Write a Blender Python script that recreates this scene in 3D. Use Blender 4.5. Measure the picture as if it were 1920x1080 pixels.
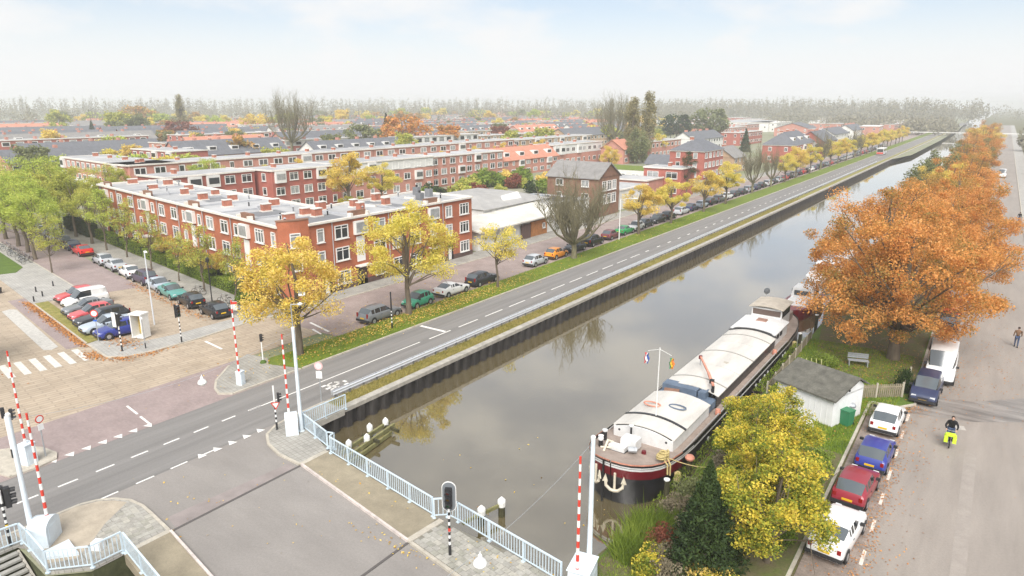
import bpy, math, random
import numpy as np
from mathutils import Vector, Matrix
for o in list(bpy.data.objects):
    bpy.data.objects.remove(o)
sc = bpy.context.scene
COL = sc.collection
R = math.radians
random.seed(7)
RNG = np.random.default_rng(11)

# ---------------------------------------------------------------- camera
cam_d = bpy.data.cameras.new('camera'); cam = bpy.data.objects.new('camera', cam_d); COL.objects.link(cam)
cam.location = (0, 0, 20)
cam.rotation_euler = (R(90 - 14.96), 0, R(35.07))
cam_d.sensor_width = 36; cam_d.lens = 36 * 1280 / 1920
cam_d.clip_start = 0.5; cam_d.clip_end = 12000
sc.camera = cam

# ---------------------------------------------------------------- sky, sun, exposure
W = bpy.data.worlds.new('World'); sc.world = W; W.use_nodes = True
SUN_EL, SUN_AZ = 46, 150          # elevation; azimuth clockwise from +Y
nt = W.node_tree; N = nt.nodes; L = nt.links; N.clear()
def wn(t, **k):
    n = N.new(t)
    for a, b in k.items(): setattr(n, a, b)
    return n
w_out = wn('ShaderNodeOutputWorld')
sky = wn('ShaderNodeTexSky', sky_type='NISHITA', sun_disc=False)
sky.sun_elevation = R(SUN_EL); sky.sun_rotation = R(SUN_AZ); sky.air_density = 1.0; sky.dust_density = 0.3; sky.ozone_density = 3.0
bg_sky = wn('ShaderNodeBackground'); bg_sky.inputs[1].default_value = 0.05
sk_t = wn('ShaderNodeMix', data_type='RGBA', blend_type='MULTIPLY'); sk_t.inputs[0].default_value = 1; sk_t.inputs[7].default_value = (.60, .655, .69, 1)
L.new(sky.outputs[0], sk_t.inputs[6]); L.new(sk_t.outputs[2], bg_sky.inputs[0])
bg_cl = wn('ShaderNodeBackground'); bg_cl.inputs[0].default_value = (0.99, 0.995, 1.0, 1); bg_cl.inputs[1].default_value = 0.262
tc = wn('ShaderNodeTexCoord'); sep = wn('ShaderNodeSeparateXYZ'); L.new(tc.outputs['Generated'], sep.inputs[0])
mp = wn('ShaderNodeMapping'); mp.inputs['Scale'].default_value = (1, 1, 2.6); L.new(tc.outputs['Generated'], mp.inputs[0])
nz = wn('ShaderNodeTexNoise'); nz.inputs['Scale'].default_value = 5.2; nz.inputs['Detail'].default_value = 5; nz.inputs['Roughness'].default_value = 0.5
L.new(mp.outputs[0], nz.inputs['Vector'])
cr = wn('ShaderNodeMapRange', interpolation_type='SMOOTHSTEP'); cr.inputs[1].default_value = 0.36; cr.inputs[2].default_value = 0.66
L.new(nz.outputs[0], cr.inputs[0])
er = wn('ShaderNodeMapRange', interpolation_type='SMOOTHSTEP'); er.inputs[1].default_value = 0.03; er.inputs[2].default_value = 0.15
er.inputs[3].default_value = 1.0; er.inputs[4].default_value = 0.0
L.new(sep.outputs[2], er.inputs[0])
mx = wn('ShaderNodeMath', operation='MAXIMUM'); L.new(cr.outputs[0], mx.inputs[0]); L.new(er.outputs[0], mx.inputs[1])
lo = wn('ShaderNodeMath', operation='MULTIPLY_ADD'); lo.inputs[1].default_value = 0.52; lo.inputs[2].default_value = 0.48
L.new(mx.outputs[0], lo.inputs[0])
ms = wn('ShaderNodeMixShader'); L.new(lo.outputs[0], ms.inputs[0]); L.new(bg_sky.outputs[0], ms.inputs[1]); L.new(bg_cl.outputs[0], ms.inputs[2])
L.new(ms.outputs[0], w_out.inputs[0])
sun_d = bpy.data.lights.new('sun', 'SUN'); sun_d.energy = 1.5; sun_d.angle = R(42); sun_d.color = (1, 0.96, 0.905)
sun = bpy.data.objects.new('sun', sun_d); COL.objects.link(sun)
sun.rotation_euler = (R(90 - SUN_EL), 0, R(180 - SUN_AZ)); sun.location = (0, 0, 60)
vs = sc.view_settings; sc.display_settings.display_device = 'sRGB'
vs.view_transform = 'Standard'; vs.look = 'None'; vs.exposure = 1.88; vs.gamma = 1; vs.use_curve_mapping = False
sc.render.engine = 'CYCLES'
cy = sc.cycles; cy.max_bounces = 6; cy.diffuse_bounces = 3; cy.glossy_bounces = 3; cy.transmission_bounces = 4; cy.transparent_max_bounces = 8
cy.volume_bounces = 1; cy.use_denoising = True; cy.sample_clamp_indirect = 6; cy.caustics_reflective = False; cy.caustics_refractive = False
cy.use_adaptive_sampling = True; cy.adaptive_threshold = 0.02

def ordn(i):
    """first, second ... ninety-ninth"""
    o = 'first second third fourth fifth sixth seventh eighth ninth tenth eleventh twelfth thirteenth fourteenth fifteenth sixteenth seventeenth eighteenth nineteenth'.split()
    if i < 19: return o[i]
    t, u = divmod(i + 1, 10); tens = 'twenty thirty forty fifty sixty seventy eighty ninety'.split()[t - 2]
    return (tens[:-1] + 'ieth') if u == 0 else tens + '-' + o[u - 1]
# ---------------------------------------------------------------- materials
MATS = {}
def mat(name, col, rough=0.8, var=0.0, scale=2.0, col2=None, bump=0.0, bscale=20.0, spec=0.4, metal=0.0, island=None, coat=0.0,
        stretch=None, fine=0.0, trans=0.0, detail=4.0, big=0.0):
    """Principled surface: colour with noise variation (col..col2), optional per-piece colours, fine grain and bump."""
    if name in MATS: return MATS[name]
    m = bpy.data.materials.new(name); m.use_nodes = True; MATS[name] = m
    t = m.node_tree; n = t.nodes; l = t.links; b = n['Principled BSDF']
    c = tuple(col) + (1,)
    b.inputs['Roughness'].default_value = rough; b.inputs['Specular IOR Level'].default_value = spec
    b.inputs['Metallic'].default_value = metal; b.inputs['Coat Weight'].default_value = coat; b.inputs['Coat Roughness'].default_value = 0.06
    b.inputs['Base Color'].default_value = c
    out = None
    geo = n.new('ShaderNodeNewGeometry')
    vec = geo.outputs['Position']
    if stretch:
        mpn = n.new('ShaderNodeMapping'); mpn.inputs['Scale'].default_value = stretch[:3]
        if len(stretch) > 3: mpn.inputs['Rotation'].default_value = (0, 0, stretch[3])
        mpn.vector_type = 'POINT'; l.new(vec, mpn.inputs[0]); vec = mpn.outputs[0]
    if island:
        cramp = n.new('ShaderNodeValToRGB'); cramp.color_ramp.interpolation = 'LINEAR'
        els = cramp.color_ramp.elements
        while len(els) < len(island): els.new(0.5)
        for i, cc in enumerate(island):
            els[i].position = i / max(1, len(island) - 1); els[i].color = tuple(cc) + (1,)
        if var:
            nn = n.new('ShaderNodeTexNoise'); nn.inputs['Scale'].default_value = scale; nn.inputs['Detail'].default_value = 2
            l.new(vec, nn.inputs['Vector'])
            ma = n.new('ShaderNodeMath'); ma.operation = 'MULTIPLY_ADD'; ma.inputs[1].default_value = 1 - var
            l.new(geo.outputs['Random Per Island'], ma.inputs[0])
            mr = n.new('ShaderNodeMapRange'); mr.inputs[1].default_value = .32; mr.inputs[2].default_value = .68; mr.inputs[4].default_value = var
            l.new(nn.outputs[0], mr.inputs[0]); l.new(mr.outputs[0], ma.inputs[2]); l.new(ma.outputs[0], cramp.inputs[0])
        else:
            l.new(geo.outputs['Random Per Island'], cramp.inputs[0])
        out = cramp.outputs[0]
    elif var or col2 is not None:
        nn = n.new('ShaderNodeTexNoise'); nn.inputs['Scale'].default_value = scale; nn.inputs['Detail'].default_value = detail
        nn.inputs['Roughness'].default_value = 0.6; l.new(vec, nn.inputs['Vector'])
        mr = n.new('ShaderNodeMapRange'); mr.inputs[1].default_value = 0.3; mr.inputs[2].default_value = 0.7; l.new(nn.outputs[0], mr.inputs[0])
        mixn = n.new('ShaderNodeMix'); mixn.data_type = 'RGBA'
        d = col2 if col2 is not None else tuple(x * (1 - var) for x in col)
        h = tuple(min(1, x * (1 + var * .5)) for x in col) if col2 is None else col
        mixn.inputs[6].default_value = tuple(h) + (1,); mixn.inputs[7].default_value = tuple(d) + (1,)
        l.new(mr.outputs[0], mixn.inputs[0]); out = mixn.outputs[2]
    if big and out is not None:
        nb = n.new('ShaderNodeTexNoise'); nb.inputs['Scale'].default_value = scale * 0.17; nb.inputs['Detail'].default_value = 3
        l.new(geo.outputs['Position'], nb.inputs['Vector'])
        mb_ = n.new('ShaderNodeMapRange'); mb_.inputs[1].default_value = .33; mb_.inputs[2].default_value = .67
        mb_.inputs[3].default_value = 1 - big; mb_.inputs[4].default_value = 1 + big * .6; l.new(nb.outputs[0], mb_.inputs[0])
        vm = n.new('ShaderNodeVectorMath'); vm.operation = 'SCALE'; l.new(out, vm.inputs[0]); l.new(mb_.outputs[0], vm.inputs['Scale']); out = vm.outputs[0]
    if fine and out is not None:
        nf = n.new('ShaderNodeTexNoise'); nf.inputs['Scale'].default_value = 9; nf.inputs['Detail'].default_value = 6; nf.inputs['Roughness'].default_value = .75
        l.new(geo.outputs['Position'], nf.inputs['Vector'])
        mf = n.new('ShaderNodeMapRange'); mf.inputs[1].default_value = .3; mf.inputs[2].default_value = .7
        mf.inputs[3].default_value = 1 - fine; mf.inputs[4].default_value = 1 + fine; l.new(nf.outputs[0], mf.inputs[0])
        vf = n.new('ShaderNodeVectorMath'); vf.operation = 'SCALE'; l.new(out, vf.inputs[0]); l.new(mf.outputs[0], vf.inputs['Scale']); out = vf.outputs[0]
    if out is not None: l.new(out, b.inputs['Base Color'])
    if bump:
        bn = n.new('ShaderNodeTexNoise'); bn.inputs['Scale'].default_value = bscale; bn.inputs['Detail'].default_value = 3; l.new(vec, bn.inputs['Vector'])
        bp = n.new('ShaderNodeBump'); bp.inputs['Strength'].default_value = bump; bp.inputs['Distance'].default_value = 0.05
        l.new(bn.outputs[0], bp.inputs['Height']); l.new(bp.outputs[0], b.inputs['Normal'])
    if trans:
        tr = n.new('ShaderNodeBsdfTranslucent'); mix = n.new('ShaderNodeMixShader'); mix.inputs[0].default_value = trans
        if out is not None: l.new(out, tr.inputs[0])
        else: tr.inputs[0].default_value = c
        l.new(b.outputs[0], mix.inputs[1]); l.new(tr.outputs[0], mix.inputs[2]); l.new(mix.outputs[0], n['Material Output'].inputs[0])
    return m

def brickmat(name, c1, c2, mortar, w, h, rot=0.0, rough=0.85, var=0.2, msize=0.06, scale_n=0.5, offset=0.5, wet=None):
    """Paving laid in courses w x h metres, in the ground plane, with patchy wear."""
    if name in MATS: return MATS[name]
    m = bpy.data.materials.new(name); m.use_nodes = True; MATS[name] = m
    t = m.node_tree; n = t.nodes; l = t.links; b = n['Principled BSDF']; b.inputs['Roughness'].default_value = rough
    geo = n.new('ShaderNodeNewGeometry'); mp_ = n.new('ShaderNodeMapping'); mp_.inputs['Rotation'].default_value = (0, 0, rot)
    l.new(geo.outputs['Position'], mp_.inputs[0])
    br = n.new('ShaderNodeTexBrick'); br.offset = offset
    br.inputs['Color1'].default_value = tuple(c1) + (1,); br.inputs['Color2'].default_value = tuple(c2) + (1,); br.inputs['Mortar'].default_value = tuple(mortar) + (1,)
    br.inputs['Scale'].default_value = 1; br.inputs['Brick Width'].default_value = w; br.inputs['Row Height'].default_value = h
    br.inputs['Mortar Size'].default_value = msize * h; br.inputs['Mortar Smooth'].default_value = 0.3; br.inputs['Bias'].default_value = 0
    l.new(mp_.outputs[0], br.inputs['Vector'])
    nn = n.new('ShaderNodeTexNoise'); nn.inputs['Scale'].default_value = scale_n; nn.inputs['Detail'].default_value = 5; nn.inputs['Roughness'].default_value = .62
    l.new(geo.outputs['Position'], nn.inputs['Vector'])
    mr = n.new('ShaderNodeMapRange'); mr.inputs[1].default_value = .3; mr.inputs[2].default_value = .7; mr.inputs[3].default_value = 1 - var; mr.inputs[4].default_value = 1 + var * .6
    l.new(nn.outputs[0], mr.inputs[0])
    vm = n.new('ShaderNodeVectorMath'); vm.operation = 'SCALE'; l.new(br.outputs[0], vm.inputs[0]); l.new(mr.outputs[0], vm.inputs['Scale'])
    l.new(vm.outputs[0], b.inputs['Base Color'])
    return m

# ---------------------------------------------------------------- mesh builder
class MB:
    def __init__(s): s.v = []; s.f = []; s.m = []
    def add(s, vs, fs, mi=0):
        o = len(s.v); s.v.extend(vs); s.f.extend([tuple(i + o for i in f) for f in fs]); s.m.extend([mi] * len(fs)); return s
    def box(s, c, d, rz=0.0, mi=0, top=1.0):
        x, y, z = c; a, b, h = d[0] / 2, d[1] / 2, d[2] / 2
        cs, sn = math.cos(rz), math.sin(rz); vs = []
        for zz, k in ((-h, 1.0), (h, top)):
            for px, py in ((-a, -b), (a, -b), (a, b), (-a, b)):
                px *= k; py *= k
                vs.append((x + px * cs - py * sn, y + px * sn + py * cs, z + zz))
        return s.add(vs, [(3, 2, 1, 0), (4, 5, 6, 7), (0, 1, 5, 4), (1, 2, 6, 5), (2, 3, 7, 6), (3, 0, 4, 7)], mi)
    def bar(s, p, q, w, h, mi=0):
        """Rectangular bar from p to q: w across, h upright."""
        p = Vector(p); q = Vector(q); d = (q - p).normalized()
        up = Vector((0, 0, 1)) if abs(d.z) < .95 else Vector((0, 1, 0))
        r = d.cross(up).normalized() * (w / 2); u = r.cross(d).normalized() * (h / 2)
        vs = [tuple(e + a * r + b * u) for e in (p, q) for a, b in ((-1, -1), (1, -1), (1, 1), (-1, 1))]
        return s.add(vs, [(0, 1, 2, 3), (7, 6, 5, 4), (0, 4, 5, 1), (1, 5, 6, 2), (2, 6, 7, 3), (3, 7, 4, 0)], mi)
    def tube(s, pts, rad, n=6, mi=0, caps=True):
        pts = [Vector(p) for p in pts]; k = len(pts)
        if not hasattr(rad, '__len__'): rad = [rad] * k
        vs = []; fs = []; ref = Vector((0.3, 0.2, 1)).normalized()
        for i, p in enumerate(pts):
            d = (pts[min(i + 1, k - 1)] - pts[max(i - 1, 0)])
            d = d.normalized() if d.length > 1e-9 else Vector((0, 0, 1))
            a = d.cross(ref)
            if a.length < .05: a = d.cross(Vector((1, 0, 0)))
            a.normalize(); b = d.cross(a)
            for j in range(n):
                t = 2 * math.pi * j / n; vs.append(tuple(p + rad[i] * (math.cos(t) * a + math.sin(t) * b)))
        for i in range(k - 1):
            for j in range(n):
                a0 = i * n + j; a1 = i * n + (j + 1) % n; fs.append((a0, a1, a1 + n, a0 + n))
        if caps: fs.append(tuple(range(n))); fs.append(tuple(range((k - 1) * n, k * n))[::-1])
        return s.add(vs, fs, mi)
    def lathe(s, prof, c=(0, 0, 0), n=12, mi=0):
        vs = []; fs = []
        for r, z in prof:
            for j in range(n):
                t = 2 * math.pi * j / n; vs.append((c[0] + r * math.cos(t), c[1] + r * math.sin(t), c[2] + z))
        for i in range(len(prof) - 1):
            for j in range(n):
                a0 = i * n + j; a1 = i * n + (j + 1) % n; fs.append((a0, a1, a1 + n, a0 + n))
        fs.append(tuple(range(n))[::-1]); fs.append(tuple(range((len(prof) - 1) * n, len(prof) * n)))
        return s.add(vs, fs, mi)
    def prism(s, poly, z0, z1, mi=0):
        """Vertical prism over a plan polygon (counter-clockwise)."""
        k = len(poly); a = sum(poly[i][0] * poly[(i + 1) % k][1] - poly[(i + 1) % k][0] * poly[i][1] for i in range(k))
        if a < 0: poly = poly[::-1]
        vs = [(x, y, z0) for x, y in poly] + [(x, y, z1) for x, y in poly]
        fs = [tuple(range(k))[::-1], tuple(range(k, 2 * k))] + [(i, (i + 1) % k, (i + 1) % k + k, i + k) for i in range(k)]
        return s.add(vs, fs, mi)
    def sheet(s, poly, z, mi=0):
        k = len(poly); a = sum(poly[i][0] * poly[(i + 1) % k][1] - poly[(i + 1) % k][0] * poly[i][1] for i in range(k))
        if a < 0: poly = poly[::-1]
        return s.add([(x, y, z) for x, y in poly], [tuple(range(k))], mi)
    def loft(s, rings, mi=0, close=True, caps=False):
        n = len(rings[0]); vs = [tuple(p) for r in rings for p in r]; fs = []
        for i in range(len(rings) - 1):
            for j in range(n if close else n - 1):
                a0 = i * n + j; a1 = i * n + (j + 1) % n; fs.append((a0, a1, a1 + n, a0 + n))
        if caps: fs.append(tuple(range(n))[::-1]); fs.append(tuple(range((len(rings) - 1) * n, len(rings) * n)))
        return s.add(vs, fs, mi)
    def mesh(s, name, smooth=False):
        me = bpy.data.meshes.new(name); me.from_pydata(s.v, [], s.f)
        if s.m and max(s.m): me.polygons.foreach_set('material_index', s.m)
        if smooth:
            me.polygons.foreach_set('use_smooth', [True] * len(me.polygons))
            if smooth is not True: me.set_sharp_from_angle(angle=R(smooth))
        me.update(); return me
    def build(s, name, m, parent=None, loc=(0, 0, 0), rz=0.0, smooth=False):
        me = s.mesh(name, smooth)
        for k in (m if isinstance(m, (list, tuple)) else [m]): me.materials.append(k)
        return link(name, me, parent, loc, rz)

def link(name, me, parent=None, loc=(0, 0, 0), rz=0.0, scale=None):
    o = bpy.data.objects.new(name, me); COL.objects.link(o); o.location = loc
    if rz: o.rotation_euler = (0, 0, rz)
    if scale is not None: o.scale = scale if hasattr(scale, '__len__') else (scale,) * 3
    if parent is not None: o.parent = parent
    return o
def tag(o, label=None, cat=None, group=None, kind=None):
    if label: o['label'] = label
    if cat: o['category'] = cat
    if group: o['group'] = group
    if kind: o['kind'] = kind
    return o
def thing(name, label, cat, loc=(0, 0, 0), rz=0.0, group=None):
    return tag(link(name, None, None, loc, rz), label, cat, group)
def struct(o, label=None): return tag(o, label, None, None, 'structure')
KIDS = {}
def kids(o):
    return [c for c in o.children]
def copy_tree(o, parent=None, recol=None):
    """A copy of a thing, its parts and sub-parts; recol = {old material name: new material}."""
    c = o.copy(); COL.objects.link(c); c.parent = parent
    if recol and c.type == 'MESH':
        for i, sl in enumerate(c.material_slots):
            if sl.material and sl.material.name in recol:
                sl.link = 'OBJECT'; sl.material = recol[o.material_slots[i].material.name if o.material_slots[i].material else '']
    for ch in o.children: copy_tree(ch, c, recol)
    return c
def rot2(x, y, a): return (x * math.cos(a) - y * math.sin(a), x * math.sin(a) + y * math.cos(a))
AV = math.radians(171.5)        # heading of the avenue and of the bridge
def av(t, n, o=(-57.0, 41.6)):
    """Point t metres up the avenue from the corner of the red block, n metres to its north."""
    ca, sa = math.cos(AV), math.sin(AV)
    return (o[0] + t * ca + n * (-sa) * -1, o[1] + t * sa + n * (-ca))
# ---------------------------------------------------------------- ground, roads, canal
WATER = -1.3
m_land = mat('town ground', (.30, .28, .22), .95, col2=(.17, .20, .09), scale=.09, detail=6, fine=.15)
m_asph = mat('worn asphalt', (.215, .205, .195), .82, var=.22, scale=.5, stretch=(3.2, .12, 1), fine=.10, bump=.15, bscale=60, big=.0)
m_asph2 = mat('bridge asphalt', (.258, .238, .22), .85, var=.13, scale=.5, fine=.11, bump=.15, bscale=60, big=.07, stretch=(.5, 1.3, 1, .17))
m_wet = mat('damp street asphalt', (.30, .264, .232), .62, var=.15, scale=.6, fine=.10, stretch=(1.6, .22, 1), big=.08, bump=.08, bscale=40)
m_purple = brickmat('purple clinker paving', (.335, .265, .25), (.29, .225, .215), (.24, .2, .185), .22, .11, rot=.0, var=.16)
m_street = brickmat('brown clinker street', (.345, .275, .25), (.30, .235, .215), (.24, .2, .18), .22, .11, rot=.4, var=.2)
m_beige = brickmat('yellow clinker paving', (.44, .36, .27), (.375, .30, .22), (.32, .26, .195), 1.6, .42, rot=-1.42, var=.17, msize=.14)
m_tile = brickmat('grey paving slabs', (.36, .345, .31), (.31, .295, .265), (.22, .21, .18), .3, .3, rot=.15, var=.26, offset=0)
m_tile2 = brickmat('pale paving slabs', (.42, .405, .375), (.37, .355, .33), (.27, .26, .23), .3, .3, rot=.15, var=.2, offset=0)
m_conc = mat('weathered concrete', (.40, .375, .33), .9, var=.3, scale=1.6, fine=.12, bump=.2, bscale=30)
m_kerb = mat('kerb stone', (.47, .43, .36), .85, var=.22, scale=2, fine=.1)
m_grass = mat('lawn grass', (.155, .20, .02), .95, col2=(.105, .15, .016), scale=1.3, fine=.35)
m_grassg = mat('garden lawn', (.10, .16, .02), .95, col2=(.07, .12, .016), scale=1.1, fine=.3)
m_dry = mat('dry verge grass', (.30, .255, .08), .95, col2=(.17, .17, .035), scale=1.6, fine=.35)
m_soil = mat('leafy soil', (.13, .10, .06), .98, col2=(.10, .12, .03), scale=1.4, fine=.3)
m_paint = mat('road paint', (.78, .76, .72), .6, var=.14, scale=6)
m_paintgrey = mat('worn hatching paint', (.5, .48, .44), .75, var=.2, scale=3, fine=.12)
m_mud = mat('canal bed', (.07, .065, .03), 1)

YF = 5000
land = MB()
land.sheet([(-5000, -900), (-38.5, -900), (-38.5, 6.2), (-36.4, 6.2), (-36.4, 8.0), (-35.0, 8.0), (-35.0, 9.45), (-31.6, 9.3), (-30.3, 10.6), (-30.3, 24.4), (-33.9, 24.4),
            (-33.9, 300), (-30.0, 335), (-29.8, 480), (-32, 720), (-45, 1300), (-60, YF), (-5000, YF)], -.03)
land.build('ground', m_land); struct(bpy.data.objects['ground'], 'town ground on the built-up bank of the canal')
lr = MB().sheet([(5000, -900), (-20.2, -900), (-20.2, 22.4), (-12.6, 22.4), (-12.3, 26), (-11.4, 29.5), (-11.4, 68), (-12.3, 74), (-12.3, 300), (-14, 480), (-16, 720), (-25, 1300), (-30, YF), (5000, YF)], -.03)
struct(lr.build('ground', m_soil), 'ground on the bank with the moored boats')

# canal: murky water, drawn as one sheet below both banks
m_water = bpy.data.materials.new('canal water'); m_water.use_nodes = True
_t = m_water.node_tree; _b = _t.nodes['Principled BSDF']
_b.inputs['Base Color'].default_value = (.125, .10, .052, 1); _b.inputs['Roughness'].default_value = .035
_b.inputs['IOR'].default_value = 2.6; _b.inputs['Coat Weight'].default_value = 1.0; _b.inputs['Coat IOR'].default_value = 1.5; _b.inputs['Coat Roughness'].default_value = .02; _b.inputs['Specular IOR Level'].default_value = .5
_g = _t.nodes.new('ShaderNodeNewGeometry'); _n = _t.nodes.new('ShaderNodeTexNoise'); _n.inputs['Scale'].default_value = 1.1; _n.inputs['Detail'].default_value = 3
_p = _t.nodes.new('ShaderNodeBump'); _p.inputs['Strength'].default_value = .02; _p.inputs['Distance'].default_value = .1
_t.links.new(_g.outputs['Position'], _n.inputs['Vector']); _t.links.new(_n.outputs[0], _p.inputs['Height']); _t.links.new(_p.outputs[0], _b.inputs['Normal']); _t.links.new(_p.outputs[0], _b.inputs['Coat Normal'])
struct(MB().sheet([(-90, -900), (40, -900), (40, YF), (-90, YF)], WATER).build('water', m_water), 'still murky green canal water')

def strip(name, poly, z, m, label=None):
    return struct(MB().sheet(poly, z).build(name, m), label)
def rect(x0, y0, x1, y1): return [(x0, y0), (x1, y0), (x1, y1), (x0, y1)]
def slab(name, poly, h, m, kerb=None, kw=.16, label=None):
    """Raised pavement or verge with a kerb of stones round its outline."""
    o = MB().prism(poly, -.02, h).build(name, m); struct(o, label)
    if kerb is not None:
        K = MB(); k = len(poly)
        for i in range(k):
            if kerb is not True and i not in kerb: continue
            a = Vector(poly[i] + (0,)); b = Vector(poly[(i + 1) % k] + (0,)); Ln = (b - a).length
            if Ln < .01: continue
            cnt = max(1, int(round(Ln / 1.0))) if Ln < 60 else 1
            for j in range(cnt):
                p = a.lerp(b, j / cnt); q = a.lerp(b, (j + 1) / cnt); g_ = .012 if cnt > 1 else 0
                d = (q - p).normalized() * g_
                K.bar(p + d + Vector((0, 0, h / 2)), q - d + Vector((0, 0, h / 2 )), kw, h + .024)
        kb = K.build('kerb', m_kerb, o); kb['kind'] = 'stuff'
    return o
def arc(cx, cy, r, a0, a1, n=8): return [(cx + r * math.cos(R(a0 + (a1 - a0) * i / n)), cy + r * math.sin(R(a0 + (a1 - a0) * i / n))) for i in range(n + 1)]

strip('paved_junction', rect(-130, -60, -48.2, 38.6), .002, m_beige, 'yellow brick paving of the junction')
strip('road', rect(-42.3, -80, -35.95, 1000), 0.006, m_asph, 'grey asphalt canal road')
strip('bridge_approach', [(-36.2, 8.8), (-34.2, 9.7), (-31.6, 9.5), (-30.25, 10.8), (-30.25, 24.3), (-34.0, 24.3), (-34.0, 28), (-36.2, 28)], .002, m_asph2)
strip('cycle_crossing', rect(-48.3, -60, -42.2, 31), .010, m_purple, 'purple brick band between the road and the yellow paving')
strip('side_street', rect(-55.2, 38.4, -45.85, 700), .012, m_street, 'brown brick street beside the verge')
strip('street', [av(20.5, -12.5), av(150, -12.5), av(150, -5.2), av(20.0, -7.4)], .014, m_purple, 'purple brick avenue')
strip('lane_band', [av(2.5, -19.2), av(24, -19.2), av(24, -17.6), av(2.5, -17.6)], .016, m_purple)
strip('hatched_strip', [av(3.7, -20.6), av(3.3, -20.1), av(3.8, -19.5), av(19.6, -19.3), av(20.2, -19.8), av(19.8, -20.5)], .02, m_paintgrey, 'pale worn painted strip in the avenue')
slab('pavement', [av(20.6, -17.7), av(150, -17.7), av(150, -12.5), av(21, -12.6)], .09, m_tile2, kerb=(2,), label='pale slab pavement of the small square')
slab('lawn', [av(38.5, -17.5), av(120, -17.4), av(120, -13.9), av(41, -14.3), av(38.2, -15.6)], .13, m_grassg, label='grass bed beside the bicycles')
# car park island
slab('pavement', [av(2.6, -17.6), (-57.6, 24.0), (-56.4, 25.0), (-55.8, 27.2), (-55.7, 31), (-56.3, 37.6), (-58.3, 38.0), (-58.4, 30.2), (-58.9, 27.6), (-60.0, 26.3), av(3.0, -16.6)], .084, m_tile2,
     kerb=(0, 1, 2, 3, 4), label='grey strip of pavement round the car park')
slab('verge', [av(2.9, -17.6), av(20.6, -17.6), av(20.6, -16.3), av(3.1, -16.3)], .08, m_dry, kerb=(0,), label='thin leaf-strewn verge of the car park')
# avenue north pavement and front gardens
slab('pavement', [av(-1.0, -5.1), av(120, -5.1), av(120, -1.7), av(1.2, -1.2), (-57.9, 43.2), (-57.9, 72.5), (-55.2, 72.5), (-55.2, 41.0)], .09, m_tile, kerb=(0, 6, 7), label='grey pavement in front of the red block')
slab('front_garden', [av(2.5, -1.7), av(60, -1.7), av(60, .8), av(2.5, .8)], .11, m_soil)
slab('pavement', rect(-58.5, 72.6, -55.2, 300), .09, m_tile, kerb=(1,), label='pavement along the far end of the brown street')
# verge between street and road
VERGE = [(-45.9, 38), (-46.3, 31.5), (-45.2, 30.6), (-42.35, 31.6), (-42.3, 60), (-42.3, 700), (-46.6, 700), (-46.4, 130), (-45.9, 70)]
slab('verge', VERGE, .10, m_grass, kerb=(3, 4), label='grass verge with fallen yellow leaves')
slab('traffic_island', [(-45.2, 30.55), (-46.4, 31.4), (-48.6, 31.0), (-47.5, 28.6), (-45.6, 26.3), (-44.3, 25.4), (-43.2, 25.0), (-42.4, 25.6), (-42.35, 31.5)], .10, m_tile, kerb=(3, 4, 5, 6, 7), label='paved island with the barrier box')
slab('traffic_island', [(-46.6, 12.2), (-45.6, 13.6), (-44.6, 14.2), (-43.2, 14.4), (-42.5, 14.1), (-42.3, 13.2), (-42.35, 11.8), (-43.2, 11.6), (-44.6, 11.9), (-45.6, 10.4), (-46.8, 10.4)], .10, m_kerb, kerb=True, label='small paved island near the frame edge')
# bridgehead corners
slab('pavement', [(-36.3, 8.05), (-36.25, 10.5), (-36.2, 12.7)] + [(-35.9, 13.4), (-35.3, 14.0), (-34.5, 14.4), (-33.4, 14.5), (-32.4, 14.4), (-30.3, 14.15), (-30.3, 10.7), (-31.6, 9.4), (-34.9, 9.6), (-35.0, 8.05)], .10, m_tile,
     kerb=(0, 1, 2, 3, 4, 5, 6, 7), label='slab pavement at the near corner of the bridge')
slab('pavement', [(-30.3, 21.9), (-32.3, 21.95), (-33.9, 22.4), (-35.0, 23.1), (-35.6, 24.2), (-35.85, 25.5), (-35.9, 28.4), (-34.9, 28.4), (-33.95, 28.4), (-33.95, 25.4), (-30.3, 23.9)], .10, m_tile,
     kerb=(0, 1, 2, 3, 4, 5), label='slab pavement at the far corner of the bridge')
# quay strip
slab('verge', rect(-35.85, 28.4, -34.35, 700), .08, m_dry, kerb=(3,), label='thin dry grass strip behind the guard rail')
quay = MB(); 
for k in range(27):
    y0 = 28.3 + k * 10; quay.box((-34.05, y0 + 5, .01), (.62, 9.97, .28))
quay.box((-34.05, 500, .01), (.62, 400, .28)); quay.box((-33.9, 26.3, -.05), (.5, 3.9, .4))
qo = quay.build('quay_wall', m_conc); struct(qo, 'concrete capped sheet pile quay along the road')
m_pile = mat('rusty sheet pile steel', (.05, .045, .042), .8, var=.5, scale=1.2, stretch=(1, 1, .35), fine=.2, metal=.2)
pl = MB()
prof = [(-.29, .30), (-.29, .24), (.06, .12), (.06, -.12), (-.29, -.24), (-.29, -.34)]
pr = MB(); rs = [[(x, y, z) for x, y in [(-.34, -.585), (-.30, -.585), (-.28, -.30), (.02, -.20), (.02, .20), (-.28, .30), (-.30, .585), (-.34, .585)]] for z in (-2.3, -.13)]
pr.loft(rs, caps=True); pm = pr.mesh('sheet_pile'); pm.materials.append(m_pile)
for k in range(236):
    link('sheet_pile', pm, qo, (-33.72, 25.2 + 1.17 * k, 0))
w = MB().box((-33.97, 497, -1.2), (.2, 400, 1.9)); fw = w.build('far_wall', m_pile, qo)
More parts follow.
